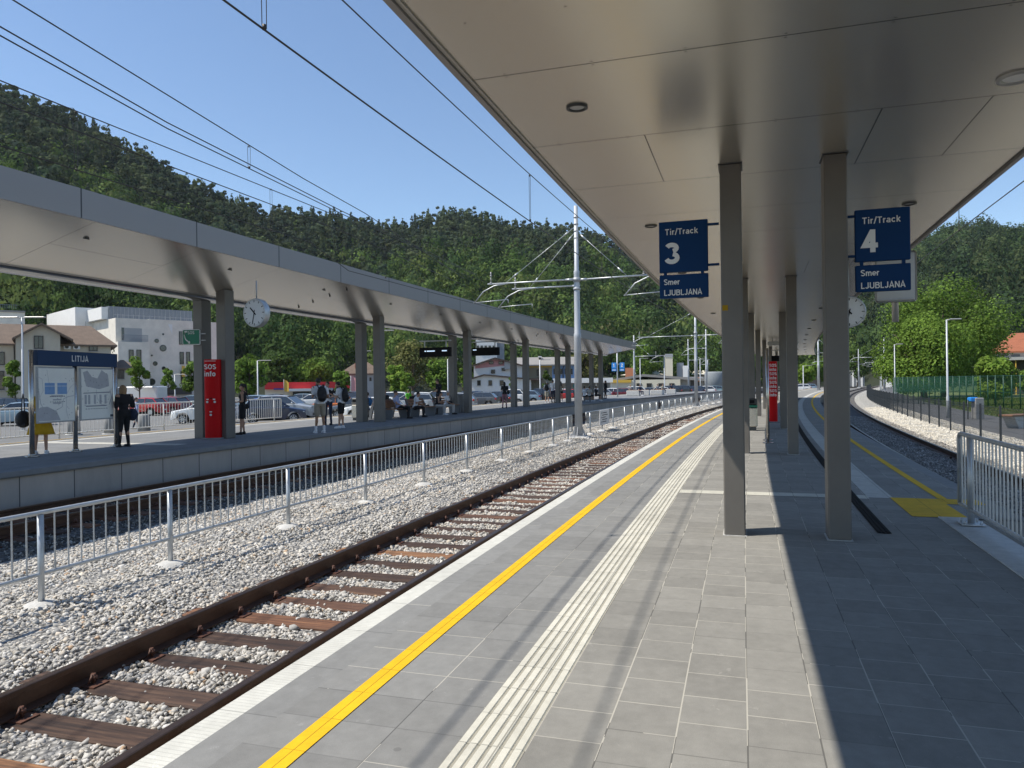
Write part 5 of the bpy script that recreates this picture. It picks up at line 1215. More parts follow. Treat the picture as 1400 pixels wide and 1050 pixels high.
# advertising flags
for u, v, y, m_, lb in ((517, 514, 92, 'shop_red', 'red and white advertising flag right of the lamp'), (483.5, 514, 92, 'render_pink', 'pink and white advertising flag left of the second columns'), (391, 519, 118, 'amber', 'small yellow flag over the shop')):
    p = aty(u, v, y); t = thing('advertising_flag', lb, 'flag', (p.x, y, -.7), 0, 'advertising flags in the car park')
    mb = MB(); mb.tube([(-.35, 0, 0), (-.35, 0, p.z+.75)], .04, 6); mb.build('pole', 'galv_dull', t, world=False)
    mb = MB(); z1 = p.z+.7; mb.add([(-.32, 0, z1), (.0, .08, z1-.1), (.45, -.04, z1-.5), (-.32, 0, z1-1.9), (.05, .08, z1-1.9), (.45, -.04, z1-1.9)], [(0, 3, 4, 1), (1, 4, 5, 2)]); b_ = mb.build('banner', m_, t, world=False)
    b_.modifiers.new('thickness', 'SOLIDIFY').thickness = .01
# pink gabled and white house group
h = Bld('apartment_house', 'white and pink gabled house with a lower white front wing', 690, 118)
h.gable('roof', 'tiles_dark', 646, 722, 677, 499, 500.5, 488.5, 4, 16, wall=(648, 714), wm='render_white', over=.9)
d = 3.96; HX = h.X; HZ = h.Z; h.X = lambda u, dd=3.96: HX(u, dd); h.Z = lambda v, u=None, dd=3.96: HZ(v, u, dd)
h.mesh('gable_panel', 'render_pink', [(h.X(650), d, h.Z(503.5)), (h.X(700), d, h.Z(499)), (h.X(702), d, h.Z(497)), (h.X(677), d, h.Z(491)), (h.X(650), d, h.Z(499.8)), (h.X(650), 4, h.Z(503.5)), (h.X(700), 4, h.Z(499)), (h.X(702), 4, h.Z(497)), (h.X(677), 4, h.Z(491)), (h.X(650), 4, h.Z(499.8))], [(0, 1, 2, 3, 4)]+[(i, 5+i, 5+(i+1) % 5, (i+1) % 5) for i in range(5)])
h.gable('lower_roof', 'tiles_dark', 640, 738, 662, 518, 518.5, 511.5, 0, 4, over=.6, wall=(641, 726), wm='render_white')
h.X = HX; h.Z = HZ
for a in ((669, 675, 498, 493.5), (682, 688, 498, 493.8), (671.5, 677, 510.6, 505.2), (686, 691, 507, 503)): h.win(*a, d=3.9, sill=False)
h.box('balcony_screen', 'render_grey', 690, 699, 505, 493.5, 3.4, 3.9)
for a in ((652.4, 657.2, 527, 520), (667.7, 672.8, 527, 520), (683.2, 688.5, 527, 520)): h.win(*a, d=0)
h.box('rear_tower', 'render_white', 651, 680, None, 464, 30, 42)
for k in range(5): h.win(652+5.5*k, 655.5+5.5*k, 476, 472.5, 29.9, sill=False, mull=0)
h.box('rear_tower', 'zinc', 680, 690, None, 469, 31, 40)
h = Bld('terraced_building', 'long building with ochre grey wing and low brown grey roof behind the opposite canopy', 735, 124)
h.box('wall', 'render_ochre', 712, 755, None, 499, 2, 12); h.box('wall_band', 'amber', 724, 755, 502.5, 499, 1.9, 2)
h.ridge('roof', 'roof_flat', 700, 792, 499, 489, 2, 12, hip=0, over=1.0); h.box('chimney', 'frame_dark', 737, 740, 492, 486.5, 5, 6); h.box('chimney_cap', 'render_white', 736, 741, 488.5, 487, 4.9, 6.1)
for a in ((734, 737.5, 514, 505), (746, 750, 512, 504), (718, 721, 512, 504)): h.win(*a, d=2)
h.box('lower_eave', 'tiles_dark', 712, 742, 520, 517.5, .2, 2)
h = Bld('terraced_house', 'sky blue rendered house with tall windows behind the opposite canopy', 772, 124)
h.box('wall', 'render_blue', 754.5, 790, None, 499.5, 1.8, 12)
for a in ((757, 760, 511.5, 504), (764.5, 769, 511.5, 504), (772, 776, 511.5, 504), (779.5, 783, 511.5, 504)): h.win(*a, d=1.8)
mb = MB(); mb.tube([(h.X(772), 1.7, h.Z(498)), (h.X(770), 1.7, h.Z(503)), (h.X(770), 1.7, h.Z(517))], .08, 6); mb.build('downpipe', 'frame_dark', h.t, world=False)
h = Bld('canopy_building', 'long low white roofed shelter behind the parked cars', 790, 105)
h.box('roof', 'render_white', 756, 838, 524, 517.5, 0, 9)
for u in (757, 775, 795, 815, 836): h.box('post', 'render_white', u-.5, u+.5, None, 524, .5, .8)
h.box('wall', 'render_grey', 760, 834, None, 524, 5, 8)
h = Bld('industrial_building', 'low cream works with shallow roofs and a square chimney beyond the canopy', 900, 150)
h.box('wall', 'render_cream', 824, 930, None, 520, 0, 14)
h.gable('roof', 'roof_flat', 820, 985, 880, 521, 519, 511.5, 3, 60, over=3, th_=.5)
h.mesh('roof', 'render_cream', [(h.X(848, 40), 40, h.Z(513, 848, 40)), (h.X(975, 40), 40, h.Z(512, 975, 40)), (h.X(965, 44), 44, h.Z(506.5, 965, 44)), (h.X(874, 44), 44, h.Z(507, 874, 44)), (h.X(848, 40), 60, 0), (h.X(975, 40), 60, 0)], [(0, 1, 2, 3), (3, 2, 5, 4)])
h.box('fascia_band', 'amber', 826, 863, 523.5, 519.6, -.4, -.02)
h.box('side_wing', 'render_grey', 926, 962, None, 515.5, 2, 20); h.box('doorway', 'frame_dark', 944, 958, 531, 517, 1.8, 2); h.box('doorway', 'chimney_brick', 951, 957, 522, 516, 1.6, 1.79)
h.box('chimney', 'render_cream', 910, 920, None, 488, 24, 27); h.box('chimney_top', 'galv_dull', 909.7, 920.3, 488, 484, 23.9, 27.1)
h.box('rooftop_unit', 'render_white', 934, 941, None, 500, 24, 28); h.box('rooftop_unit', 'zinc', 926, 935, None, 496, 25, 29)
for u in (870, 884, 900, 915): h.win(u, u+7, 530, 524, d=0, mull=1, sill=False)
p = aty(977, 515, 128); t = thing('storage_tank', 'round grey storage tank beside the first brown column', 'tank', (p.x, 128, -.7), 0)
MB().tube([(0, 0, 0), (0, 0, 3.6), (0, 0, 3.9)], [1.7, 1.7, 1.5], 28).build('shell', 'tank_grey', t, world=False); MB().tube([(-1.2, 0, 3.6), (-1.2, 0, 6)], .12, 8).build('vent_pipe', 'galv_dull', t, world=False)
h = Bld('building', 'low brick red block behind the works, near the blue track numbers', 862, 168)
h.box('wall', 'chimney_brick', 855, 867, None, 503, 0, 8)
# right: white house with orange roof
h = Bld('house', 'white house with orange tiled roof and arched windows at the right edge', 1400, 92)
h.box('wall', 'render_white', 1360, 1470, None, 481.5, 0, 12); h.ridge('roof', 'tiles_orange', 1352, 1490, 481, 457, 0, 12, hip=2.4, over=.8)
for u in (1365, 1383): h.box('window_arch', 'zinc', u, u+12, 487.5, 484.5, -.05, 0)
h.box('porch_roof', 'render_grey', 1372, 1470, 492.5, 488.5, -2.5, 0)
for u in (1389, 1404): h.box('porch_post', 'amber', u-.8, u+.8, None, 492.5, -2.3, -2.1)
h.box('porch_wall', 'frame_dark', 1376, 1470, None, 492.5, -.06, 0)
# far objects down the line
h = Bld('building', 'distant small white building beside the rails down the line', 1215, 190); h.box('wall', 'render_white', 1211, 1219, None, 515, 0, 6); h.box('window_band', 'glass_dark', 1212.5, 1218, 521, 517, -.1, 0); h.box('roof', 'zinc', 1210.5, 1219.5, 515, 514, -.3, 6.3)
h = Bld('building', 'distant grey hall behind the rails, left of the dark fence', 1170, 230); h.box('wall', 'render_grey', 1150, 1182, None, 508, 0, 10); h.box('roof', 'roof_flat', 1149, 1183, 508, 506.5, -.3, 10.3)
for k in range(4): h.box('pilaster', 'render_white', 1159+6*k, 1161.5+6*k, None, 509, -.5, 0)
h = Bld('building', 'dark building with white top seen below the near canopy', 1098, 160); h.box('wall', 'frame_dark', 1090, 1118, None, 515, 0, 9); h.box('upper_wall', 'render_white', 1090, 1101, 516, 507, -.2, 8)
p = aty(1123, 523, 175)
# ================================================================ PARKED CARS
mat('car_glass', (.025, .03, .035), .05, var=.05, spec=.9, coat=.5)
mat('tyre', (.018, .018, .018), .85, var=.1); mat('rim', (.42, .43, .45), .3, metal=.8, var=.1)
mat('lamp_red', (.35, .01, .01), .2, coat=.6); mat('lamp_clear', (.6, .62, .64), .12, metal=.3, coat=.8); mat('plate', (.7, .7, .66), .5)
CPNT = dict(white=(.72, .72, .70), silver=(.42, .44, .45), grey=(.13, .14, .15), black=(.012, .012, .014), blue=(.02, .09, .40), navy=(.015, .025, .06), maroon=(.13, .012, .022), red=(.48, .02, .02), orange=(.55, .15, .03), teal=(.20, .28, .30), lightblue=(.28, .38, .46), darkgreen=(.03, .07, .05))
for k, c in CPNT.items():
    m_ = mat('paint_'+k, c, .28, metal=.35 if k in ('silver', 'grey', 'teal', 'lightblue') else 0, var=.03, coat=.8)
KIND = {  # length, width, profile of lower body top (x, z), glasshouse (x0 bottom, x1 roof front, x2 roof rear, x3 bottom rear), roof z
 'hatch': (4.0, 1.72, [(-2.0, .55), (-1.95, .80), (-1.1, .95), (-.75, 1.0), (1.55, 1.02), (1.92, .95), (2.0, .6)], (-1.0, -.25, 1.35, 1.85), 1.48),
 'mini': (3.55, 1.62, [(-1.77, .55), (-1.72, .80), (-1.0, .95), (-.7, 1.0), (1.35, 1.02), (1.70, .92), (1.77, .6)], (-.95, -.2, 1.05, 1.66), 1.48),
 'suv': (4.35, 1.84, [(-2.17, .62), (-2.12, .92), (-1.25, 1.08), (-.9, 1.12), (1.75, 1.14), (2.1, 1.05), (2.17, .7)], (-1.15, -.35, 1.55, 2.05), 1.66),
 'estate': (4.6, 1.80, [(-2.3, .55), (-2.25, .78), (-1.2, .94), (-.85, .98), (1.95, 1.02), (2.25, .95), (2.3, .6)], (-1.1, -.25, 1.85, 2.2), 1.50),
 'sedan': (4.6, 1.80, [(-2.3, .55), (-2.25, .76), (-1.2, .92), (-.85, .96), (1.4, 1.0), (2.2, 1.0), (2.3, .62)], (-1.1, -.2, 1.0, 1.75), 1.45),
 'van': (5.4, 2.0, [(-2.7, .6), (-2.65, 1.0), (-2.0, 1.2), (-1.85, 1.3), (2.6, 1.35), (2.68, 1.2), (2.7, .6)], (-2.0, -1.25, 2.6, 2.68), 2.45)}
def build_car(label, kind, colour, loc, rz, detail=True, group='cars parked in the station car park'):
    L_, W_, prof, (g0, g1, g2, g3), zr = KIND[kind]; t = thing('parked_car' if kind != 'van' else 'parked_van', label, 'car' if kind != 'van' else 'van', loc, rz, group)
    hw = W_/2; wr = .32 if kind in ('suv', 'van') else .30; wx = (-L_/2+.78, L_/2-.78)
    # body: stations along x (car points to -x), ring across y
    xs = sorted(set([p[0] for p in prof]+[w+d for w in wx for d in (-.40, -.33, -.2, 0, .2, .33, .40)])); mb = MB()
    zt = lambda x: float(np.interp(x, [p[0] for p in prof], [p[1] for p in prof]))
    rings = []
    for x in xs:
        e = abs(x)/(L_/2); w = hw*(1-.16*max(0, (e-.72)/.28)**2); z1 = zt(x); zb = .24
        for wxx in wx:
            if abs(x-wxx) < .41: zb = max(zb, .30+math.sqrt(max(0, .405**2-(x-wxx)**2)))
        zb = min(zb, z1-.12); zm = max(zb+.02, min(z1-.10, .62))
        half = [(w*.80, zb), (w*.97, zb+.015), (w, zm), (w*.975, z1-.05), (w*.90, z1), (w*.5, z1+.025)]
        rings.append([(x, y, z) for y, z in half]+[(x, -y, z) for y, z in half[::-1]])
    n = 12; vs = [v for r_ in rings for v in r_]; fs = [(i*n+k, i*n+(k+1) % n, (i+1)*n+(k+1) % n, (i+1)*n+k) for i in range(len(xs)-1) for k in range(n)]+[tuple(range(n))[::-1], tuple((len(xs)-1)*n+k for k in range(n))]
    mb.add(vs, fs, smooth=True)
    # roof skin and pillars over the glass
    ww, wt = hw*.90, hw*.74
    def gp(x, f): return (x, f)
    zbelt = lambda x: zt(x)-.01
    roof = [(g1-.03, zr-.02), (g1+.35, zr+.02), ((g1+g2)/2, zr+.03), (g2-.3, zr+.0), (g2+.04, zr-.04)]
    rv = []
    for x, z in roof:
        for y, dz in ((-wt-.015, -.045), (-wt*.93, 0), (-wt*.5, .02), (wt*.5, .02), (wt*.93, 0), (wt+.015, -.045)): rv.append((x, y, z+dz))
    mb.add(rv, [(i*6+k, (i+1)*6+k, (i+1)*6+k+1, i*6+k+1) for i in range(4) for k in range(5)], smooth=True)
    for sg in (-1, 1):
        for (xa, xb, r_) in ((g0+.02, g1, .030), (g3-.02, g2, .05)): mb.tube([(xa, sg*ww*.97, zbelt(xa)+.0), (xb, sg*(wt+.005), zr-.04)], [r_, r_*.9], 6)
        xm = g1+.55*(g2-g1) if kind != 'van' else g1+.2; mb.tube([(xm, sg*ww*.975, zbelt(xm)), (xm, sg*(wt+.01), zr-.05)], .028, 6)
    body = mb.build('body', 'paint_'+colour, t, world=False)
    sd_ = body.modifiers.new('shade', 'EDGE_SPLIT'); sd_.split_angle = R(38)
    # glasshouse
    gw = MB(); pts4 = [(g0, zbelt(g0)-.02, ww), (g1, zr-.035, wt), (g2, zr-.045, wt), (g3, zbelt(g3)-.02, ww)]
    if kind == 'van': pts4 = [(g0, zbelt(g0)-.02, ww), (g1, zr-.035, wt), (g1+.7, zr-.035, wt), (g1+.75, zbelt(0), ww)]
    vs = [(x, sg*w, z) for x, z, w in pts4 for sg in (-1, 1)]; gw.add(vs, [(0, 2, 4, 6), (1, 7, 5, 3), (0, 1, 3, 2), (4, 5, 7, 6), (2, 3, 5, 4)]); gw.build('window_glass', 'car_glass', t, world=False)
    if kind == 'van':
        vb = MB(); vb.bbox(((g1+.75+g3)/2, 0, (zbelt(1)+zr)/2), (g3-g1-.75, W_*.93, zr-zbelt(1)+.06), .08); vb.build('cargo_box', 'paint_'+colour, t, world=False)
    for x in wx:
        for sg in (-1, 1):
            wb = MB(); wb.cyl((x, sg*(hw-.12), wr), wr, .21, 20, 'Y'); wl2 = wb.build('wheel', 'tyre', t, world=False)
            wb = MB(); wb.cyl((x, sg*(hw-.012), wr), wr*.66, .015, 18, 'Y')
            if detail:
                wb.v = []; wb.f = []; wb.sm = []
                for k in range(7): a = k*2*math.pi/7; M_ = Matrix.Translation((x, sg*(hw-.005), wr)) @ Matrix.Rotation(a, 4, 'Y'); wb.box((0, 0, wr*.34), (.055, .02, wr*.66), M=M_)
                wb.tube([(x+wr*.68*math.cos(a), sg*(hw-.01), wr+wr*.68*math.sin(a)) for a in [i*math.pi/9 for i in range(19)]], .018, 5); wb.cyl((x, sg*(hw-.005), wr), .06, .03, 10, 'Y')
            wb.build('rim', 'rim', wl2, world=False)
    for sg in (-1, 1):
        a = MB(); a.ell((-L_/2+.20, sg*hw*.70, zt(-L_/2+.2)-.14), (.17, .20, .085), 10, 6); a.build('headlight', 'lamp_clear', t, world=False)
        a = MB(); a.ell((L_/2-.12, sg*hw*.78, zt(L_/2-.3)-.16), (.12, .15, .13 if kind != 'van' else .3), 10, 6); a.build('tail_light', 'lamp_red', t, world=False)
        a = MB(); a.ell((g0+.28, sg*(hw+.05), zbelt(g0)+.10), (.07, .10, .07), 8, 6); a.build('wing_mirror', 'paint_'+colour, t, world=False)
    for sx in (-1, 1):
        a = MB(); a.bbox((sx*(L_/2+.005), 0, .50), (.02, .52, .115), .004); a.build('number_plate', 'plate', t, world=False)
    a = MB(); a.bbox((-L_/2+.02, 0, .40), (.06, W_*.55, .16), .01); a.bbox((0, 0, .22), (L_*.62, W_*.92, .08), .01); a.build('lower_trim', 'black', t, world=False)
    return t
# (u, v of the wheels' foot, kind, colour, heading in degrees of the nose, label)
def car_at(u, y, kind, colour, deg, label):
    p = aty(u, 540, y); build_car(label, kind, colour, (p.x, y, -.70), R(deg+180), y < 62)
# heading: 0 = nose to the right of the photo, 90 = nose away from us
CARS = [
 (24, 48, 'hatch', 'lightblue', 200, 'pale blue car nosing left at the far left behind the white railing'),
 (2, 60, 'suv', 'black', 180, 'black suv at the left edge, behind the pale blue car'),
 (183, 68, 'van', 'white', 178, 'white panel van behind the red and maroon cars'),
 (196, 63, 'hatch', 'red', 170, 'bright red car half behind the young tree beside the van'),
 (230, 66, 'hatch', 'maroon', 162, 'maroon hatchback seen from its rear corner, left of the first column'),
 (222, 72, 'hatch', 'red', 175, 'red car roof visible behind the maroon hatchback'),
 (262, 76, 'estate', 'teal', 170, 'grey green car behind the first column opposite'),
 (282, 48, 'hatch', 'white', 186, 'white car with dark rims nosing left beside the first column'),
 (345, 70, 'estate', 'lightblue', 175, 'pale blue estate right of the woman in the black dress'),
 (352, 52, 'mini', 'blue', 200, 'bright blue small car behind the end of the white railing'),
 (374, 47, 'hatch', 'navy', 15, 'dark navy car at the end of the white railing, lowest of its cluster'),
 (391, 51, 'suv', 'silver', -8, 'silver suv nosing right, just left of the man with the backpack'),
 (372, 84, 'sedan', 'grey', 180, 'grey sedan behind the silver suv'),
 (410, 80, 'hatch', 'teal', 170, 'grey green car above the silver suv, left of the backpacker'),
 (428, 74, 'estate', 'white', 180, 'white estate directly behind the backpacker'),
 (450, 56, 'hatch', 'orange', 180, 'orange car between the two backpackers'),
 (488, 52, 'hatch', 'grey', 182, 'dark grey hatchback with bright rims right of the backpackers'),
 (482, 78, 'suv', 'navy', 90, 'dark pickup like suv seen from the front above the grey hatchback'),
 (466, 84, 'estate', 'white', 175, 'white estate behind the second backpacker'),
 (512, 50, 'hatch', 'white', 172, 'white car glinting between the second pair of columns'),
 (533, 66, 'suv', 'white', 170, 'white suv behind the seated man in lavender'),
 (560, 64, 'estate', 'silver', 176, 'silver estate behind the woman in white on the bench'),
 (572, 78, 'hatch', 'white', 172, 'white hatchback in the second row behind the bench'),
 (598, 70, 'suv', 'white', 165, 'white suv behind the couple on the bench'),
 (608, 86, 'sedan', 'grey', 175, 'grey sedan behind the third pair of columns'),
 (622, 68, 'hatch', 'silver', 170, 'silver hatchback just left of the concrete block'),
 (636, 82, 'estate', 'navy', 172, 'navy estate behind the concrete block'),
 (655, 73, 'hatch', 'grey', 165, 'grey hatchback with red tail lamp right of the third pair of columns'),
 (676, 76, 'hatch', 'black', 160, 'black hatchback left of the woman in pink trousers'),
 (693, 80, 'suv', 'white', 170, 'white suv behind the woman in pink trousers'),
 (706, 90, 'estate', 'grey', 172, 'grey estate left of the fourth pair of columns'),
 (716, 84, 'hatch', 'lightblue', 170, 'pale blue hatchback between the fourth pair of columns'),
 (735, 86, 'suv', 'black', 170, 'black suv right of the fourth pair of columns'),
 (746, 92, 'hatch', 'red', 172, 'red hatchback behind the standing group'),
 (760, 98, 'estate', 'white', 172, 'white estate behind the standing group'),
 (774, 92, 'hatch', 'red', 172, 'red hatchback between the fifth pair of columns'),
 (800, 96, 'estate', 'grey', 172, 'grey estate right of the first mast'),
 (816, 94, 'hatch', 'silver', 172, 'silver hatchback left of the last columns'),
 (833, 100, 'hatch', 'white', 168, 'white hatchback just right of the last columns'),
 (847, 98, 'hatch', 'maroon', 168, 'dark red hatchback beyond the canopy tip'),
 (863, 102, 'suv', 'white', 168, 'white suv beside the thin mast beyond the canopy'),
 (885, 110, 'sedan', 'grey', 168, 'grey sedan behind the people on the seat blocks'),
 (899, 108, 'hatch', 'white', 168, 'white hatchback behind the rightmost seat block'),
 (913, 112, 'suv', 'black', 165, 'black suv below the chimney'),
 (927, 114, 'suv', 'black', 165, 'second black suv right of the one below the chimney'),
 (944, 118, 'estate', 'navy', 165, 'navy estate left of the second mast'),
 (962, 120, 'hatch', 'white', 165, 'white hatchback right of the second mast'),
 (974, 124, 'hatch', 'teal', 165, 'grey green hatchback before the grey tank'),
 (984, 128, 'hatch', 'white', 165, 'white hatchback at the edge of the first brown column'),
 (1094, 140, 'hatch', 'white', 160, 'white hatchback seen below the near canopy'),
 (1103, 142, 'hatch', 'lightblue', 160, 'pale blue hatchback seen below the near canopy')]
for i, c in enumerate(CARS): car_at(*c)
# ================================================================ HILLS, WOODS, TREES
RID = [(-900, 60), (-600, 20), (-300, 60), (-120, 95), (0, 122), (60, 140), (110, 160), (170, 192), (250, 235), (330, 264), (400, 287), (470, 294), (540, 302), (570, 297), (600, 289), (640, 286), (680, 295), (700, 301), (740, 299), (790, 302), (830, 320), (870, 345), (940, 365), (1010, 375), (1100, 375), (1180, 362), (1230, 340), (1260, 325), (1300, 306), (1340, 302), (1400, 312), (1500, 318), (1800, 300), (2200, 330)]
ru = np.array([a for a, _ in RID], float); rv = np.array([b for _, b in RID], float)
azs = np.arctan((ru-700)/FOC)
def crest(az): return np.interp(az, azs, [430, 430, 430, 440, 450, 450, 460, 465, 470, 480, 490, 500, 520, 520, 520, 520, 520, 520, 520, 520, 520, 520, 520, 520, 560, 620, 660, 680, 680, 680, 680, 680, 680, 680])
def foot(az): return np.interp(az, azs, [170, 170, 170, 170, 170, 172, 175, 180, 185, 190, 195, 200, 205, 210, 215, 220, 225, 230, 235, 240, 250, 255, 260, 270, 290, 300, 270, 240, 230, 220, 210, 200, 200, 200])
def ridge_el(az): v = np.interp(az, azs, rv); u = 700+FOC*np.tan(az); hor = 525+(700-u)*ROLL; return (hor-v)/FOC*np.cos(az)
def nz(x, y): return np.sin(x*.021+1)*np.cos(y*.017)+.5*np.sin(x*.05+y*.043)+.3*np.sin(x*.11-y*.09+2)
def hill(az, r):
    rc, rb = crest(az), foot(az); t = np.clip((r-rb)/(rc-rb), 0, 1.6)
    zc = np.tan(ridge_el(az))*rc - np.interp(az, [-.7, .4, .5], [25, 23, 15])
    x, y = r*np.sin(az), r*np.cos(az); f = np.where(t < 1, t**1.12, 1-(t-1)*.9)
    return -.9+(zc+.9)*f+nz(x, y)*6*np.clip(t*3, 0, 1)*np.clip((1.25-t)*1.5, 0, 1)
na, nr = 150, 60; AZ = np.linspace(-.98, .98, na); V = []
for i in range(na):
    for j in range(nr):
        a = AZ[i]; rb, rc = float(foot(a)), float(crest(a)); r_ = rb*.97+(rc*1.35-rb*.97)*j/(nr-1); V.append((r_*math.sin(a), r_*math.cos(a), float(hill(a, r_)) if j else -1.6))
F = [(i*nr+j, (i+1)*nr+j, (i+1)*nr+j+1, i*nr+j+1) for i in range(na-1) for j in range(nr-1)]
mat('forest_floor', (.022, .030, .013), 1, var=.3, scale=.05)
np_mesh('hills', np.array(V), np.array(F), 'forest_floor')['kind'] = 'structure'
# tree prototypes as leaf clump quads
def proto_broad(n, seed, ls=1.0):
    g = np.random.default_rng(seed); lob = g.normal(size=(7, 3))*[.42, .42, .30]+[0, 0, .62]; rad = g.uniform(.26, .48, 7)
    li = g.integers(0, 7, n); d = g.normal(size=(n, 3)); d /= np.linalg.norm(d, axis=1)[:, None]; d[:, 2] = np.abs(d[:, 2])*np.where(g.random(n) < .8, 1, -1)
    return lob[li]+d*(rad[li]*g.uniform(.72, 1.12, n))[:, None], d, g.uniform(.05, .10, n)*ls
def proto_con(n, seed, slim=.115):
    g = np.random.default_rng(seed); z = g.power(1.25, n); z = 1-z*.86; a = g.uniform(0, 2*np.pi, n); lay = np.floor(z*11)/11; frac = (z-lay)*11
    r = (1.0-z)*slim*2.1*(1.15-frac*.55)*g.uniform(.55, 1.15, n)+.01
    p = np.stack([r*np.cos(a), r*np.sin(a), z], 1); d = np.stack([np.cos(a), np.sin(a), np.full(n, .55)], 1)+g.normal(size=(n, 3))*.25; d /= np.linalg.norm(d, axis=1)[:, None]
    return p, d, g.uniform(.020, .045, n)*(1.3-z*.6)
def proto_pine(n, seed):
    g = np.random.default_rng(seed); k = 9; lc = np.stack([g.normal(0, .11, k), g.normal(0, .11, k), np.linspace(.42, .97, k)], 1); rad = np.linspace(.135, .05, k)*g.uniform(.8, 1.2, k)
    li = g.integers(0, k, n); d = g.normal(size=(n, 3)); d /= np.linalg.norm(d, axis=1)[:, None]
    return lc[li]+d*rad[li][:, None]*[1.2, 1.2, .75]*g.uniform(.6, 1.1, (n, 1)), d, g.uniform(.022, .046, n)
def quads_from(Pc, D, S, g):
    n = len(Pc); t = g.normal(size=(n, 3)); a = np.cross(D, t); a /= np.linalg.norm(a, axis=1)[:, None]; b = np.cross(D, a)
    Dj = D+g.normal(size=(n, 3))*.0; k = g.uniform(.5, 1.0, (n, 1)); s = S[:, None]
    return np.stack([Pc-a*s, Pc-b*s*k*.8, Pc+a*s*g.uniform(.6, 1.1, (n, 1)), Pc+b*s*k], 1)
gq = np.random.default_rng(5)
def protos(fn, cnt, n, **kw): return [quads_from(*fn(n, 40+i, **kw), gq) for i in range(cnt)]
def scatter(name, pos, H, Wd, prs, cols, jit=.13):
    n = len(pos); K = prs[0].shape[0]; pi = gq.integers(0, len(prs), n); A = np.stack(prs)[pi]        # n,K,4,3
    an = gq.uniform(0, 6.28, n); c, s = np.cos(an)[:, None, None], np.sin(an)[:, None, None]
    X = (A[..., 0]*c-A[..., 1]*s)*Wd[:, None, None]+pos[:, 0][:, None, None]; Y = (A[..., 0]*s+A[..., 1]*c)*Wd[:, None, None]+pos[:, 1][:, None, None]; Z = A[..., 2]*H[:, None, None]+pos[:, 2][:, None, None]
    V = np.stack([X, Y, Z], -1).reshape(-1, 3); F = np.arange(len(V)).reshape(-1, 4)
    C = np.repeat(cols, K, axis=0)*gq.uniform(1-jit, 1+jit, (n*K, 1))
    o = np_mesh(name, V, F, 'leaf', C); o['kind'] = 'stuff'; return o
ntree = 8600
az = gq.uniform(-.86, .90, ntree*2); rb, rc = foot(az), crest(az); t_ = gq.uniform(0, 1, len(az))**.62*1.04; r_ = rb+(rc-rb)*t_
kp = gq.random(len(az)) < (r_/crest(az))*1.1; az, r_, t_ = az[kp][:ntree], r_[kp][:ntree], t_[kp][:ntree]
X, Y = r_*np.sin(az), r_*np.cos(az); Z = hill(az, r_)
patch = nz(X*1.7+40, Y*1.7)*.5+gq.normal(0, .35, len(az)); right = az > .43
conif = (t_+patch*.28 > np.where(right, 1.45, .56))
pines = conif & (gq.random(len(az)) < .60)
pos = np.stack([X, Y, Z-.5], 1)
ps = 1.5*np.array([(.040, .056, .030), (.030, .046, .026), (.056, .070, .034), (.038, .052, .034), (.062, .080, .036)])
bs = 1.55*np.array([(.048, .082, .022), (.064, .104, .026), (.034, .064, .020), (.080, .120, .030), (.046, .072, .026), (.090, .118, .034)])
def pick(P_, n): return P_[gq.integers(0, len(P_), n)]*gq.uniform(.62, 1.38, (n, 1))
i1 = conif & ~pines; n1 = i1.sum(); H = gq.uniform(15, 28, n1); scatter('conifer_wood', pos[i1], H, H*1.05, protos(proto_con, 8, 260), pick(ps, n1))
i1 = pines; n1 = i1.sum(); H = gq.uniform(15, 26, n1); scatter('pine_wood', pos[i1], H, H*gq.uniform(.85, 1.15, n1), protos(proto_pine, 8, 250), pick(ps*1.12, n1))
near = r_ < 285
for sel, cnt, ls in ((near, 620, .62), (~near, 400, .82)):
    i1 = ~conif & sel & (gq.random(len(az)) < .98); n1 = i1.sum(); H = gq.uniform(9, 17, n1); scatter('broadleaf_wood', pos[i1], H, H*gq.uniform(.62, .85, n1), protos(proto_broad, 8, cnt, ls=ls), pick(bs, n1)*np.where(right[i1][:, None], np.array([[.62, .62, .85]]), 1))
i1 = ~conif & (gq.random(len(az)) < .022); n1 = i1.sum(); H = gq.uniform(9, 13, n1); scatter('flowering_wood', pos[i1], H, H*.7, protos(proto_broad, 4, 330), pick(np.array([(.20, .20, .09), (.17, .19, .07)]), n1))

# the air between us and the hills
hz = MB().box((100, 300, 160), (1500, 1400, 330)).build('haze'); hz['kind'] = 'stuff'; hz.location = (0, 0, 0)
m = bpy.data.materials.new('haze'); m.use_nodes = True; nt = m.node_tree; nt.nodes.clear(); o_ = nt.nodes.new('ShaderNodeOutputMaterial'); v_ = nt.nodes.new('ShaderNodeVolumePrincipled')
v_.inputs['Color'].default_value = (.82, .90, 1, 1); v_.inputs['Density'].default_value = .00007; v_.inputs['Anisotropy'].default_value = .2
nt.links.new(v_.outputs[0], o_.inputs['Volume']); hz.data.materials.append(m)

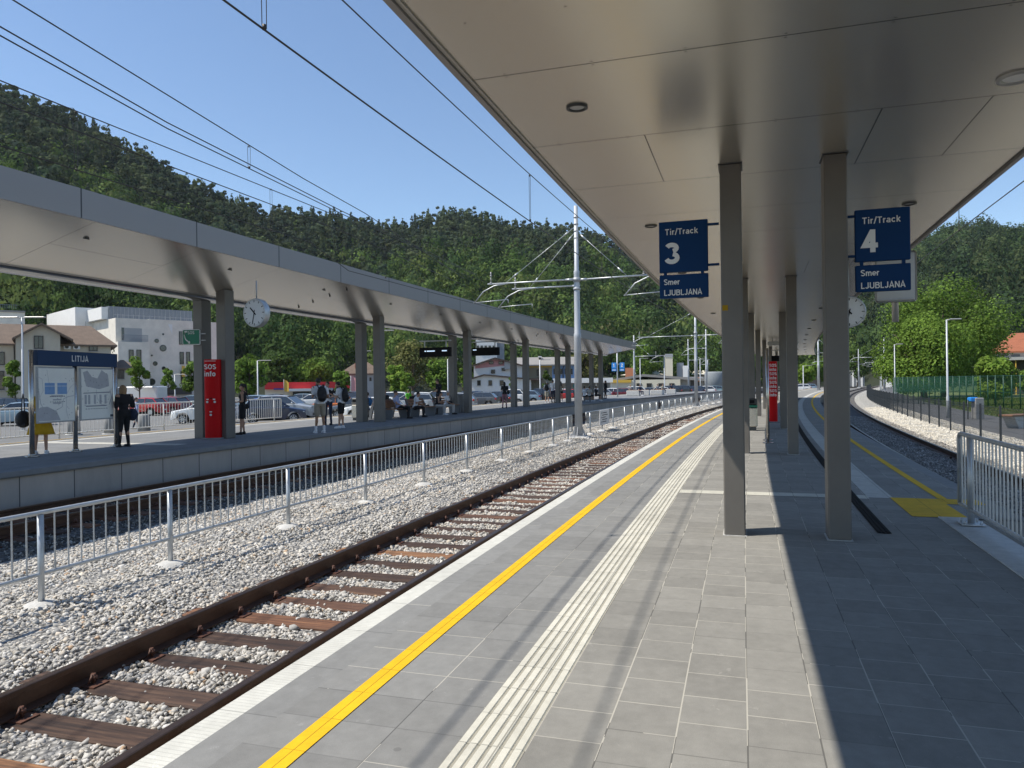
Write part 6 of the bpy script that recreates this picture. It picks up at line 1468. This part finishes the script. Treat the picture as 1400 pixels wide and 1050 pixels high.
# ---- single trees
def tree(label, cat, loc, H, W, cols, n=2600, leaf=.16, trunk_h=.22, group=None, seed=1, shape='round', name='broadleaf_tree', tr=None, lobes=26, jit=.22):
    g = np.random.default_rng(seed); t = thing(name, label, cat, loc, 0, group)
    tr = tr or max(.05, W*.035); mb = MB()
    mb.tube([(0, 0, -.05), (.02*H*.1, 0, H*trunk_h*.6), (0, .02, H*trunk_h), (.03, 0, H*.6), (0, 0, H*.85)], [tr*1.3, tr, tr*.9, tr*.45, tr*.12], 10)
    cz0 = H*trunk_h
    for i in range(9):
        a = g.uniform(0, 6.28); z0 = cz0+(H*.55-cz0)*g.random(); L_ = W*.40*g.uniform(.7, 1)
        mb.tube([(0, 0, z0), (math.cos(a)*L_*.5, math.sin(a)*L_*.5, z0+L_*.35), (math.cos(a)*L_, math.sin(a)*L_, z0+L_*.8)], [tr*.45, tr*.28, tr*.08], 6)
    mb.build('trunk', 'bark', t, world=False)
    lc = []
    while len(lc) < lobes:
        p = g.uniform(-1, 1, 3)
        if shape == 'cone': ok = math.hypot(p[0], p[1]) < (1-(p[2]+1)/2)*.95+.08
        elif shape == 'oval': ok = np.linalg.norm(p) < .85
        else: ok = .35 < np.linalg.norm(p) < .84 and (p[2] > -.75)
        if ok: lc.append(p)
    lc = np.array(lc)*[W/2, W/2, (H-cz0)/2]+[0, 0, (H+cz0)/2]; rad = g.uniform(.16, .27, lobes)*W*(1 if shape != 'cone' else .75); tone = g.uniform(.72, 1.3, lobes)
    li = g.integers(0, lobes, n); d = g.normal(size=(n, 3)); d /= np.linalg.norm(d, axis=1)[:, None]
    Pc = lc[li]+d*(rad[li]*np.cbrt(g.uniform(.2, 1.25, n)))[:, None]*[1, 1, .78]
    D = d*.85+g.normal(size=(n, 3))*.35+[0, 0, .35]; D /= np.linalg.norm(D, axis=1)[:, None]
    Q = quads_from(Pc, D, leaf*g.uniform(.6, 1.3, n), g); cols = np.array(cols); C = cols[g.integers(0, len(cols), n)]*tone[li][:, None]*g.uniform(1-jit, 1+jit, (n, 1))
    np_mesh('crown', Q.reshape(-1, 3), np.arange(4*n).reshape(-1, 4), 'leaf', C, t); return t
def tree_px(label, u, vbot_z, vtop, wpx, y, cols, zb=-.7, **kw):
    p = aty(u, vtop, y); H = p.z-zb; return tree(label, kw.pop('cat', 'tree'), (p.x, p.y, zb), H, wpx/FOC*y, cols, **kw)
GRN = [(.12, .20, .032), (.10, .165, .028), (.14, .22, .04)]; LGT = [(.17, .26, .04), (.14, .23, .035), (.20, .28, .05)]; DRK = [(.07, .12, .028), (.055, .10, .024), (.09, .14, .03)]; OLV = [(.16, .165, .055), (.12, .135, .045), (.19, .19, .075)]
YT = 'young street trees in the car park'
tree_px('young tree tied to a frame between the white van and the white building', 190, 0, 484, 29, 66, GRN, n=1500, leaf=.13, trunk_h=.36, group=YT, seed=3, shape='oval', name='young_tree', lobes=14)
tree_px('smaller young tree before the round windows', 230, 0, 500, 19, 78, GRN, n=900, leaf=.14, trunk_h=.38, group=YT, seed=4, shape='oval', name='young_tree', lobes=12)
tree_px('young tree at the far left before the beige house', 16, 0, 486, 26, 62, GRN, n=1200, leaf=.14, trunk_h=.34, group=YT, seed=5, shape='oval', name='young_tree', lobes=13)
tree_px('young light green tree before the pink gabled house', 632, 0, 501, 14, 92, LGT, n=700, leaf=.16, trunk_h=.3, group=YT, seed=6, shape='oval', name='young_tree', lobes=10)
tree_px('young tree before the yellow grey wing', 747, 0, 505, 13, 95, DRK, n=700, leaf=.16, trunk_h=.3, group=YT, seed=7, shape='oval', name='young_tree', lobes=10)
tree_px('small young tree beside the column before the white house', 699, 0, 512, 8, 92, GRN, n=450, leaf=.16, trunk_h=.35, group=YT, seed=8, shape='oval', name='young_tree', lobes=8)
RT = 'trees along the far side of the car park'
for i, (u, vt, w, y, cl, lb) in enumerate([
  (266, 488, 34, 100, GRN, 'rounded tree half behind the first column opposite'), (300, 500, 30, 105, GRN, 'tree seen between the first pair of columns'), (340, 477, 46, 95, GRN, 'bright tree just right of the first pair of columns'),
  (383, 479, 40, 150, DRK, 'tree rising behind the left end of the red shop band'), (410, 491, 34, 152, GRN, 'lower tree above the middle of the red shop band'), (438, 487, 42, 150, GRN, 'pale rounded tree above the backpackers'),
  (469, 503, 26, 112, GRN, 'small tree left of the brown hipped roof'), (563, 462, 62, 112, OLV, 'large olive coloured tree behind the benches'), (541, 495, 26, 104, LGT, 'light green tree before the olive tree'), (556, 507, 18, 100, LGT, 'small light tree at the foot of the olive tree'),
  (602, 488, 38, 110, GRN, 'tree right of the olive tree, under the left display'), (617, 478, 30, 125, DRK, 'dark tree behind the third pair of columns'), (645, 492, 22, 130, DRK, 'dark tree beside the white tower'),
  (800, 478, 50, 170, OLV, 'broad tree behind the low roofs near the canopy tip'), (770, 486, 34, 165, DRK, 'tree behind the blue house'), (935, 478, 60, 185, DRK, 'broad dark tree behind the chimney'), (880, 470, 46, 190, GRN, 'tree behind the low works roof'), (1100, 497, 26, 150, LGT, 'light tree seen below the near canopy'), (1120, 490, 40, 175, GRN, 'tree behind the light one, seen below the near canopy'), (1172, 468, 44, 215, DRK, 'broad tree behind the masts down the line')]):
    tree_px(lb, u, 0, vt, w, y, cl, n=2600 if w > 30 else 1400, leaf=.24 if y < 130 else .34, trunk_h=.16, group=RT, seed=20+i, lobes=24)
tree('small dark spruce between the beige house and the white building', 'tree', (aty(118, 500, 100).x, 100, -.7), aty(118, 419, 100).z+.7, 4.2, DRK, n=2600, leaf=.20, trunk_h=.05, seed=50, shape='cone', name='spruce_tree', lobes=40)
tree('dark spruce hidden behind the roof end of the beige house', 'tree', (aty(143, 500, 104).x, 104, -.7), aty(143, 450, 104).z+.7, 4.5, DRK, n=2200, leaf=.20, trunk_h=.05, seed=51, shape='cone', name='spruce_tree', lobes=36)
BIG = [(.12, .20, .032), (.10, .17, .028), (.14, .225, .038), (.155, .235, .045)]
tree_px('biggest tree at the right, its crown reaching over the green fence', 1288, 0, 384, 148, 84, BIG, n=42000, leaf=.145, trunk_h=.08, seed=61, lobes=60, tr=.4, group='large trees at the right')
tree_px('large lighter tree in front of the biggest one, at the lamps', 1262, 0, 430, 112, 74, LGT[:2]+BIG[2:], n=28000, leaf=.135, trunk_h=.06, seed=62, lobes=46, tr=.35, group='large trees at the right')
tree_px('small bright tree before the orange roof at the right edge', 1360, 0, 487, 54, 56, LGT, n=9000, leaf=.11, trunk_h=.14, seed=63, lobes=26, group='large trees at the right')
tree_px('low tree cut by the right edge of the photo', 1412, 0, 500, 34, 58, GRN, n=2600, leaf=.15, trunk_h=.14, seed=64, lobes=16, group='large trees at the right')
# lawn: tufts over a green sheet
mat('lawn', (.095, .125, .035), .95, var=.3, scale=.6, bump=.3)
mb = MB(); mb.sweep([(11.6, -.585), (60, -.585)], 8, 220, 6, closed=False); struct(mb.build('grass', 'lawn'))
n = 60000; s_ = gq.uniform(24, 90, n); o_ = gq.uniform(11.7, 30, n); x, y = line_xy(s_, o_); k = (700+FOC*x/y < 1480); x, y = x[k], y[k]; n = len(x)
an = gq.uniform(0, 6.28, n); w = .045; h = gq.uniform(.04, .14, n); dx, dy = np.cos(an)*w, np.sin(an)*w; z = np.full(n, -.585)
V = np.stack([np.stack([x-dx, y-dy, z], 1), np.stack([x+dx, y+dy, z], 1), np.stack([x+dy*.6, y+dx*.5, z+h], 1)], 1).reshape(-1, 3)
np_mesh('grass_tufts', V, np.arange(3*n).reshape(-1, 3), 'leaf', pick(np.array([(.10, .15, .03), (.15, .16, .05), (.08, .12, .025)]), n))['kind'] = 'stuff'
# ================================================================ PEOPLE
mat('skin', (.42, .24, .16), .6, var=.05); mat('skin_tan', (.32, .17, .10), .6, var=.05)
FAB = dict(white=(.68, .68, .70), black=(.010, .010, .012), beige=(.30, .26, .20), lavender=(.36, .40, .58), navy=(.015, .022, .05), yellow=(.55, .33, .015), pink=(.26, .13, .16), grey=(.28, .28, .30), ltgrey=(.42, .40, .38), blue=(.03, .16, .38), green=(.12, .50, .04), teal=(.05, .22, .24), khaki=(.40, .36, .28))
for k, c in FAB.items(): mat('cloth_'+k, c, .9, var=.12, scale=14, bump=.3, bscale=30)
for k, c in dict(dark=(.014, .010, .008), brown=(.06, .035, .02), blond=(.28, .17, .08), grey=(.38, .37, .35)).items(): mat('hair_'+k, c, .6, var=.3, scale=40)
m, nt, b = nodes('cloth_floral'); tc = N(nt, 'ShaderNodeTexCoord'); vo = N(nt, 'ShaderNodeTexVoronoi', Scale=13.0); nt.links.new(tc.outputs['Object'], vo.inputs['Vector'])
sx = N(nt, 'ShaderNodeSeparateColor'); nt.links.new(vo.outputs['Color'], sx.inputs[0]); nt.links.new(mixc(nt, math_n(nt, 'GREATER_THAN', sx.outputs[0], .55), (.015, .015, .018), (.62, .62, .64)), b.inputs['Base Color']); b.inputs['Roughness'].default_value = .9
mat('shoe_white', (.7, .7, .72), .6, var=.05); mat('shoe_black', (.015, .014, .014), .5); mat('bag_black', (.008, .008, .010), .7, bump=.3)
V3 = Vector
def caps(mb, a, b_, ra, rb, n=10):
    a, b_ = V3(a), V3(b_); d = b_-a; L_ = max(d.length, 1e-4); d = d/L_; pts = []; rr = []
    for k in range(4): t = math.pi/2*(1-k/3); pts.append(a-d*ra*math.sin(t)); rr.append(max(ra*math.cos(t), .001))
    for k in range(1, 4): t = math.pi/2*k/3; pts.append(b_+d*rb*math.sin(t)); rr.append(max(rb*math.cos(t), .001))
    pts.insert(4, b_); rr.insert(4, rb)
    mb.tube(pts, rr, n)
def rm(o, vox, sm=2):
    r_ = o.modifiers.new('skin', 'REMESH'); r_.mode = 'VOXEL'; r_.voxel_size = vox; r_.use_smooth_shade = True
    s_ = o.modifiers.new('smooth', 'SMOOTH'); s_.iterations = sm; s_.factor = .5
def person(label, loc, face, H=1.75, pose='stand', female=False, hair='dark', hl='short', top=('white', 'tee'), bottom=('navy', 'trousers'), shoes='black', arms=('down', 'down'), lean=0, head=(0, 0), skin='skin', det=True, build=1.0, group=None, socks=False, look=0):
    """local frame: +y is where the person faces, x to their right; face = heading angle of +y measured from +y of the world, clockwise"""
    t = thing('person', label, 'person', loc, -face, group); k = H/1.75; vox = .0125 if det else .022
    S = lambda x, y, z: V3((x*k, y*k, z*k)); w = build; sh = (.165 if female else .185)*w
    sit = pose == 'sit'; hz = .93 if not sit else .50
    if pose == 'low': hz = .50
    ln = R(lean); tor = lambda x, y, z: S(x, y*math.cos(ln)+(z-hz)*math.sin(ln), hz+(z-hz)*math.cos(ln)-y*math.sin(ln))
    pel, wst, chs, nck = tor(0, 0, hz+.02), tor(0, .01, hz+.20), tor(0, .0, hz+.38), tor(0, -.01, hz+.54)
    hx, hy = head; hc = nck+S(.0+.06*math.sin(R(hx)), .035+.09*math.sin(R(hy)), .155-.035*abs(math.sin(R(hy))))
    shR, shL = tor(sh, -.01, hz+.49), tor(-sh, -.01, hz+.49)
    if sit: legs = [(S(sg*.095, .02, hz), S(sg*.11, .44, .50), S(sg*.10, .44+.06*look, .09)) for sg in (1, -1)]
    elif pose == 'walk': legs = [(S(.09, 0, hz-.02), S(.09, .10, .50), S(.10, .16, .09)), (S(-.09, 0, hz-.02), S(-.09, -.02, .50), S(-.10, -.18, .13))]
    else: legs = [(S(.09, 0, hz-.02), S(.105, .03, .50), S(.12, -.01, .085)), (S(-.09, 0, hz-.02), S(-.10, .02, .50), S(-.13, .03, .085))]
    def arm(kind, sg):
        s0 = shR if sg > 0 else shL
        if kind == 'down': return s0, s0+S(sg*.05, -.02, -.29), s0+S(sg*.045, .06, -.53)
        if kind == 'phone': return s0, s0+S(sg*.03, .03, -.28), s0+S(-sg*.04, .25, -.18)
        if kind == 'bent': return s0, s0+S(sg*.06, -.03, -.28), s0+S(-sg*.02, .19, -.31)
        if kind == 'lap': return s0, s0+S(sg*.05, .06, -.28), s0+S(-sg*.02, .28, -.38)
        if kind == 'out': return s0, s0+S(sg*.10, .10, -.27), s0+S(sg*.10, .34, -.36)
        if kind == 'strap': return s0, s0+S(sg*.09, .0, -.27), s0+S(sg*.04, .12, -.10)
        return s0, s0, s0
    A = [arm(arms[0], 1), arm(arms[1], -1)]
    mb = MB(); B = lambda a, b_, ra, rb: caps(mb, a, b_, ra*k, rb*k)
    wa = .82 if female else 1
    def torso(M_, g=1.0, low=True, z1=.40):
        if low: M_.ell(pel, (.155*k*g*w, .115*k*g*w, .13*k*g))
        M_.ell(wst, (.130*k*g*w*wa, .098*k*g*w, .15*k*g)); M_.ell(chs, (.160*k*g*w, .112*k*g*w, .175*k*g))
        if female: M_.ell(chs+S(0, .07, -.02), (.12*k*g, .07*k*g, .075*k*g))
    torso(mb); 
    for a in (shR, shL): mb.ell(a, (.062*k*w,)*3)
    B(shR, shL, .055, .055); B(nck-S(0, 0, .04), hc-S(0, .015, .07), .056, .050)
    # head: skull, face, jaw, nose, ears, lips
    mb.ell(hc+S(0, -.008, .02), (.074*k, .092*k, .100*k), 14, 10); mb.ell(hc+S(0, .028, -.045), (.056*k, .060*k, .070*k), 12, 8)
    fwd = V3((math.sin(R(hx)), math.cos(R(hx)), 0)); rgt = V3((fwd.y, -fwd.x, 0)); mb.ell(hc+fwd*.090*k+S(0, 0, -.02), (.013*k, .020*k, .022*k), 8, 6)
    mb.ell(hc+fwd*.082*k+S(0, 0, -.065), (.024*k, .010*k, .008*k), 8, 5)
    for sg in (-1, 1): mb.ell(hc+rgt*sg*.076*k+S(0, -.005, -.01), (.012*k, .022*k, .032*k), 8, 6)
    for h_, kn, an in legs:
        B(h_, kn, .082*w, .052); B(kn, an, .050, .034); mb.ell(kn.lerp(an, .3)-S(0, .015, 0), (.048*k, .052*k, .10*k)); mb.ell(an+S(0, .07, -.045), (.042*k, .115*k, .036*k))
    for (s0, e_, h_), sg in zip(A, (1, -1)):
        B(s0, e_, .046*w, .037*w); B(e_, h_, .036, .024); d = (h_-e_).normalized(); sd2 = d.cross(V3((0, 0, 1)))
        if sd2.length < .3: sd2 = V3((0, 1, 0))
        sd2.normalize(); up2 = sd2.cross(d).normalized()
        pc = h_+d*.045*k; mb.ell(pc, (.022*k, .022*k, .022*k)); caps(mb, h_, h_+d*.075*k+sd2*.012*k, .024*k, .022*k, 8); caps(mb, h_, h_+d*.075*k-sd2*.014*k, .024*k, .021*k, 8)
        for q, (of, L2) in enumerate(((-.027, .060), (-.009, .072), (.009, .067), (.026, .050))):
            a = h_+d*.085*k+sd2*of*k; m_ = a+d*L2*.5*k; e2 = m_+(d*.8-up2*.6).normalized()*L2*.5*k; caps(mb, a, m_, .0095*k, .009*k, 6); caps(mb, m_, e2, .009*k, .008*k, 6)
        a = h_+d*.03*k+sd2*sg*.024*k; caps(mb, a, a+(d*.7+sd2*sg*.6-up2*.3).normalized()*.055*k, .011*k, .009*k, 6)
    body = mb.build('body', skin, t, world=False); rm(body, vox, 2)
    if det:
        for sg in (-1, 1): q = MB(); q.ell(hc+fwd*.082*k+rgt*sg*.030*k+S(0, 0, .008), (.011*k, .008*k, .007*k), 8, 6); q.build('eye', 'black', body, world=False)
    # hair
    if hair:
        hb = MB(); c0 = hc+S(0, -.018, .035); hb.ell(c0, (.083*k, .096*k, .092*k), 14, 10)
        if hl == 'long': caps(hb, hc+S(0, -.07, .03), nck+S(0, -.09, -.10), .07*k, .045*k)
        if hl == 'bob': caps(hb, hc+S(0, -.06, .02), hc+S(0, -.06, -.11), .085*k, .075*k); [caps(hb, hc+rgt*sg*.07*k, hc+rgt*sg*.07*k-S(0, .0, .11), .03*k, .025*k) for sg in (-1, 1)]
        if hl == 'tail': hb.ell(hc+S(0, -.11, .05), (.035*k,)*3); caps(hb, hc+S(0, -.12, .04), nck+S(0, -.12, -.12), .034*k, .018*k)
        if hl == 'cap': hb.ell(hc+S(0, .06, .06), (.06*k, .07*k, .015*k))
        o = hb.build('hair' if hl != 'cap' else 'cap', 'hair_'+hair, body, world=False); rm(o, vox, 1)
    # clothes
    tc_, tk = top; cb = MB(); torso(cb, 1.11, low=True)
    if tk in ('tee', 'shirt', 'dress', 'long'):
        for (s0, e_, h_) in A:
            f = .62 if tk == 'tee' or tk == 'dress' else 1.0; caps(cb, s0, s0.lerp(e_, f), .060*k*w, .056*k*w)
            if tk == 'long': caps(cb, e_, e_.lerp(h_, .85), .05*k, .04*k)
        caps(cb, shR, shL, .066*k, .066*k)
    else:
        for sg in (-1, 1): caps(cb, chs+S(sg*.07, 0, .10), nck+S(sg*.09, -.005, -.03), .03*k, .022*k)
    if tk == 'dress' : caps(cb, pel, (legs[0][1]+legs[1][1])*.5+S(0, 0, .10), .165*k, .16*k, 14)
    if not sit and tk != 'dress': cb.ell(pel+S(0, 0, .0), (.168*k*w, .126*k*w, .12*k))
    o = cb.build('dress' if tk == 'dress' else 'shirt', 'cloth_'+tc_, body, world=False); rm(o, vox, 3)
    bc, bk = bottom
    if bk:
        cb = MB()
        if bk != 'skirt':
            cb.ell(pel-S(0, 0, .03), (.166*k*w, .124*k*w, .12*k))
            for h_, kn, an in legs:
                if bk == 'shorts': caps(cb, h_, h_.lerp(kn, .78), .095*k*w, .082*k*w)
                elif bk == 'minis': caps(cb, h_, h_.lerp(kn, .35), .095*k*w, .085*k*w)
                else:
                    caps(cb, h_, kn, .092*k*w, .062*k*w); caps(cb, kn, kn.lerp(an, .93), .06*k, .046*k)
        else:
            n = 28; vs = []; prof = ((.10, .145), (.02, .17), (-.12, .215), (-.28, .26), (-.44, .30), (-.44, .285), (-.2, .2))
            for dz, r_ in prof:
                for i in range(n): a = 2*math.pi*i/n; q = r_*(1+(.07*math.cos(a*9) if dz < 0 else 0)); vs.append(pel+S(q*math.cos(a), q*.8*math.sin(a), dz))
            cb.add(vs, [(j*n+i, (j+1)*n+i, (j+1)*n+(i+1) % n, j*n+(i+1) % n) for j in range(len(prof)-1) for i in range(n)], smooth=True)
        o = cb.build(bk if bk != 'minis' else 'shorts', 'cloth_'+bc, body, world=False)
        if bk != 'skirt': rm(o, vox, 3)
    for h_, kn, an in legs:
        if shoes:
            q = MB(); q.ell(an+S(0, .07, -.045), (.050*k, .130*k, .042*k)); q.ell(an+S(0, .0, -.02), (.046*k, .058*k, .05*k)); q.bbox(an+S(0, .06, -.073), (.09*k, .26*k, .022*k), .01); q.build('shoe', 'shoe_'+shoes, body, world=False)
        if socks: q = MB(); caps(q, an+S(0, 0, .0), an+S(0, 0, .12), .042*k, .046*k); q.build('sock', 'cloth_white', body, world=False)
    return t, dict(chs=chs, pel=pel, shR=shR, shL=shL, hR=A[0][2], hL=A[1][2], k=k)
def worldp(t, p): return world_m(t) @ p
def backpack(label, pt, info, m='bag_black'):
    c = worldp(pt, info['chs']+V3((0, -.20, -.08))*info['k']); t = thing('backpack', label, 'backpack', c, pt.rotation_euler.z)
    mb = MB(); mb.ell((0, 0, 0), (.165, .10, .27), 16, 12); mb.ell((0, -.02, -.12), (.15, .11, .15), 14, 8); MBb = mb.build('bag', m, t, world=False)
    mb = MB(); mb.ell((0, -.10, -.10), (.11, .05, .10), 12, 8); mb.build('front_pocket', m, t, world=False)
    for sg in (-1, 1):
        mb = MB(); mb.tube([(sg*.09, .05, .20), (sg*.11, .13, .30), (sg*.11, .24, .30), (sg*.12, .335, .17), (sg*.13, .30, -.02), (sg*.15, .14, -.14)], .019, 6); mb.build('strap', m, t, world=False)
    return t
def handbag(label, pt, p, w=.32, h=.26, m='bag_black', strap=.35):
    c = worldp(pt, p); t = thing('handbag', label, 'handbag', c, pt.rotation_euler.z)
    mb = MB(); mb.ell((0, 0, 0), (w*.32, w/2, h/2), 14, 10); mb.bbox((0, 0, -h*.15), (w*.42, w*.8, h*.5), .03); mb.build('bag', m, t, world=False)
    mb = MB(); mb.tube([(0, -w*.38, h*.25), (0, -w*.2, h*.4+strap*.7), (0, 0, h*.45+strap), (0, w*.2, h*.4+strap*.7), (0, w*.38, h*.25)], .012, 6); mb.build('strap', m, t, world=False)
def px(u, v): return atz(u, v, 0)
D = R
def bearing(p): return math.atan2(p.x, p.y)     # facing away from the camera
p = px(438, 592); b0 = bearing(p)
a, i_ = person('man in white t-shirt and beige shorts with a big black backpack, looking down', p, b0-D(18), 1.86, top=('white', 'tee'), bottom=('beige', 'shorts'), shoes='white', socks=True, arms=('bent', 'phone'), head=(-30, 35), skin='skin_tan', build=1.05)
backpack('large black backpack worn by the man in beige shorts', a, i_)
p = px(449, 581); a, i_ = person('person in black and white floral shirt and dark trousers between the two backpackers', p, b0+D(200), 1.76, top=('floral', 'shirt'), bottom=('navy', 'trousers'), arms=('phone', 'bent'), head=(0, 25), hair='dark', hl='short')
p = px(467, 585.5); a, i_ = person('man in white t-shirt and black shorts with slim black backpack, facing left', p, b0-D(62), 1.76, top=('white', 'tee'), bottom=('black', 'shorts'), shoes='white', arms=('bent', 'phone'), head=(0, 40), lean=6)
backpack('slim black backpack worn by the man in black shorts', a, i_)
p = px(170, 611); a, i_ = person('woman in a black top and black trousers standing right of the map board', p, bearing(p)-D(35), 1.68, female=True, hair='blond', hl='bob', top=('black', 'shirt'), bottom=('black', 'trousers'), arms=('bent', 'phone'), build=1.12, head=(0, 20))
handbag('navy handbag hanging at the side of the woman in black', a, V3((.24, -.02, .86)), .34, .34, 'cloth_navy', .4)
p = px(56, 621); a, i_ = person('woman in a yellow pleated skirt hidden behind the map board', p, bearing(p)+D(10), 1.66, female=True, hair='brown', hl='long', top=('yellow', 'tee'), bottom=('yellow', 'skirt'), shoes='white', arms=('bent', 'bent'), skin='skin')
handbag('large black shoulder bag of the woman in the yellow skirt', a, V3((-.36, .02, .86)), .52, .42, 'bag_black', .42)
p = px(332, 594); a, i_ = person('young woman with ponytail in a tight black dress, facing left', p, bearing(p)-D(75), 1.70, female=True, hair='dark', hl='tail', top=('black', 'tank'), bottom=('black', 'skirtx') if False else ('black', 'shorts'), arms=('bent', 'bent'), lean=-3)
handbag('small black handbag of the woman in the black dress', a, V3((.20, -.08, .92)), .20, .18, 'bag_black', .45)
p = px(690, 558); a, i_ = person('woman in black t-shirt and pink trousers standing between the third and fourth columns', p, bearing(p)-D(8), 1.70, female=True, hair='dark', hl='bob', top=('black', 'tee'), bottom=('pink', 'trousers'), arms=('bent', 'bent'), det=False)
handbag('brown black handbag of the woman in pink trousers', a, V3((.24, 0, 1.02)), .3, .3, 'bag_black', .3)
GS = 'people standing in a group between the far columns'
p = px(748, 551); a, i_ = person('person in white shirt and khaki shorts, left in the standing group', p, bearing(p)+D(10), 1.72, hair='grey', top=('white', 'tee'), bottom=('khaki', 'shorts'), shoes='white', arms=('bent', 'bent'), det=False, group=GS)
backpack('small dark backpack worn in the standing group', a, i_)
p = px(756, 550.5); person('dark haired person in pale shirt and dark trousers amid the standing group', p, bearing(p)+D(30), 1.84, top=('white', 'shirt'), bottom=('navy', 'trousers'), arms=('bent', 'down'), det=False, group=GS)
p = px(767, 549.5); person('girl with long dark hair and black shorts at the right of the standing group', p, bearing(p)-D(20), 1.72, female=True, hl='long', top=('beige', 'tank'), bottom=('black', 'minis'), shoes='white', arms=('down', 'down'), det=False, group=GS)
p = px(828, 545); person('person with long dark hair in black standing at the last column', p, bearing(p)-D(60), 1.78, female=True, hl='long', top=('black', 'long'), bottom=('black', 'trousers'), det=False)
# seated row: benches face right along the platform
def sitter(s, o, face, label, **kw): t_ = th(s); return person(label, P(s, o, 0), t_+face, pose='sit', group='people sitting on the benches opposite', **kw)
sitter(30.9, -16.0, D(70), 'seated man in a lavender shirt leaning back at the left of the bench', H=1.80, top=('lavender', 'tee'), bottom=('black', 'trousers'), arms=('out', 'lap'), lean=-16, skin='skin', build=1.15)
sitter(32.0, -17.4, D(-70), 'bald man in a black t-shirt sitting behind the man in lavender', H=1.82, top=('black', 'tee'), bottom=('navy', 'trousers'), hair=None, arms=('lap', 'lap'), lean=-4, head=(0, 0), skin='skin_tan')
sitter(32.3, -15.9, D(75), 'seated woman in a white t-shirt looking down at her phone', H=1.68, female=True, top=('white', 'tee'), bottom=('black', 'trousers'), arms=('phone', 'lap'), lean=12, head=(0, 40), hl='short', hair='dark')
sitter(34.2, -17.0, D(-60), 'grey haired person in dark clothes sitting back to back with the row', H=1.66, female=True, top=('black', 'shirt'), bottom=('black', 'trousers'), hair='grey', hl='short', arms=('lap', 'lap'), lean=5)
sitter(34.4, -15.8, D(80), 'seated woman in black vest top and pale trousers bending forward', H=1.68, female=True, top=('black', 'tank'), bottom=('ltgrey', 'trousers'), shoes='white', arms=('phone', 'phone'), lean=22, head=(0, 30), hl='short')
a, i_ = sitter(35.3, -15.7, D(80), 'seated white haired person in a white shirt with crossbody bag', H=1.66, top=('white', 'tee'), bottom=('ltgrey', 'trousers'), arms=('lap', 'lap'), lean=12, hair='grey', hl='short')
handbag('small black crossbody bag on the lap of the white haired person', a, V3((0, .25, .62)), .26, .2, 'bag_black', .3)
t_, _i = sitter(29.7, -17.0, D(-80), 'person in a blue coat sitting half behind the second pair of columns', H=1.70, top=('blue', 'long'), bottom=('navy', 'trousers'), arms=('lap', 'lap'), lean=-8, build=1.2, hair='brown', hl='short')
p = px(600, 566.5); person('tall person in black standing behind the seated row', p, bearing(p)-D(60), 1.90, top=('black', 'tee'), bottom=('black', 'trousers'), arms=('phone', 'bent'), head=(0, 25), hair='brown', skin='skin')
p = P(36.6, -18.6); person('child in a bright green shirt behind the seated row', p, th(36)-D(60), 1.32, top=('green', 'tee'), bottom=('navy', 'shorts'), arms=('bent', 'bent'), hair='brown')
for (u, v, tp, lb, f) in ((799, 549, 'white', 'distant seated person in white, left of the two beside the last columns', 30), (806, 549, 'ltgrey', 'distant seated person in pale grey beside the one in white', 40), (815, 548, 'black', 'distant seated person in black leaning back with legs stretched out', 60)):
    p = px(u, v); person(lb, p, bearing(p)+D(f), 1.7, pose='sit', top=(tp, 'tee'), bottom=('black', 'shorts'), arms=('lap', 'lap'), det=False, group='people sitting on the far bench', shoes='white')
for (u, v, tp, hr, lb) in ((862, 541, 'ltgrey', 'blond', 'person in pale clothes sitting on the left seat block in the sun'), (875, 541, 'navy', 'dark', 'person in navy leaning on the second seat block in the sun'), (899, 539.5, 'grey', 'dark', 'person sitting on the third seat block in the sun'), (906, 539, 'khaki', 'brown', 'person in khaki between the third and fourth seat blocks'), (918, 538, 'navy', 'dark', 'person in navy sitting on the rightmost seat block')):
    p = px(u, v); person(lb, p, D(150), 1.72, pose='sit', top=(tp, 'tee'), bottom=('navy', 'trousers'), arms=('lap', 'bent'), hair=hr, det=False, group='people sitting in the sun beyond the canopy', shoes='white')
p = aty(186, 560, 41); person('man in a pale blue shirt walking in the car park behind the woman in black', (p.x, 41, -.7), D(70), 1.8, pose='walk', top=('lavender', 'shirt'), bottom=('navy', 'trousers'), arms=('out', 'down'), hair='brown')
p = px(787, 551); person('person in teal partly hidden by the first mast', (p.x, p.y, 0), D(60), 1.75, top=('teal', 'tee'), bottom=('navy', 'trousers'), det=False)
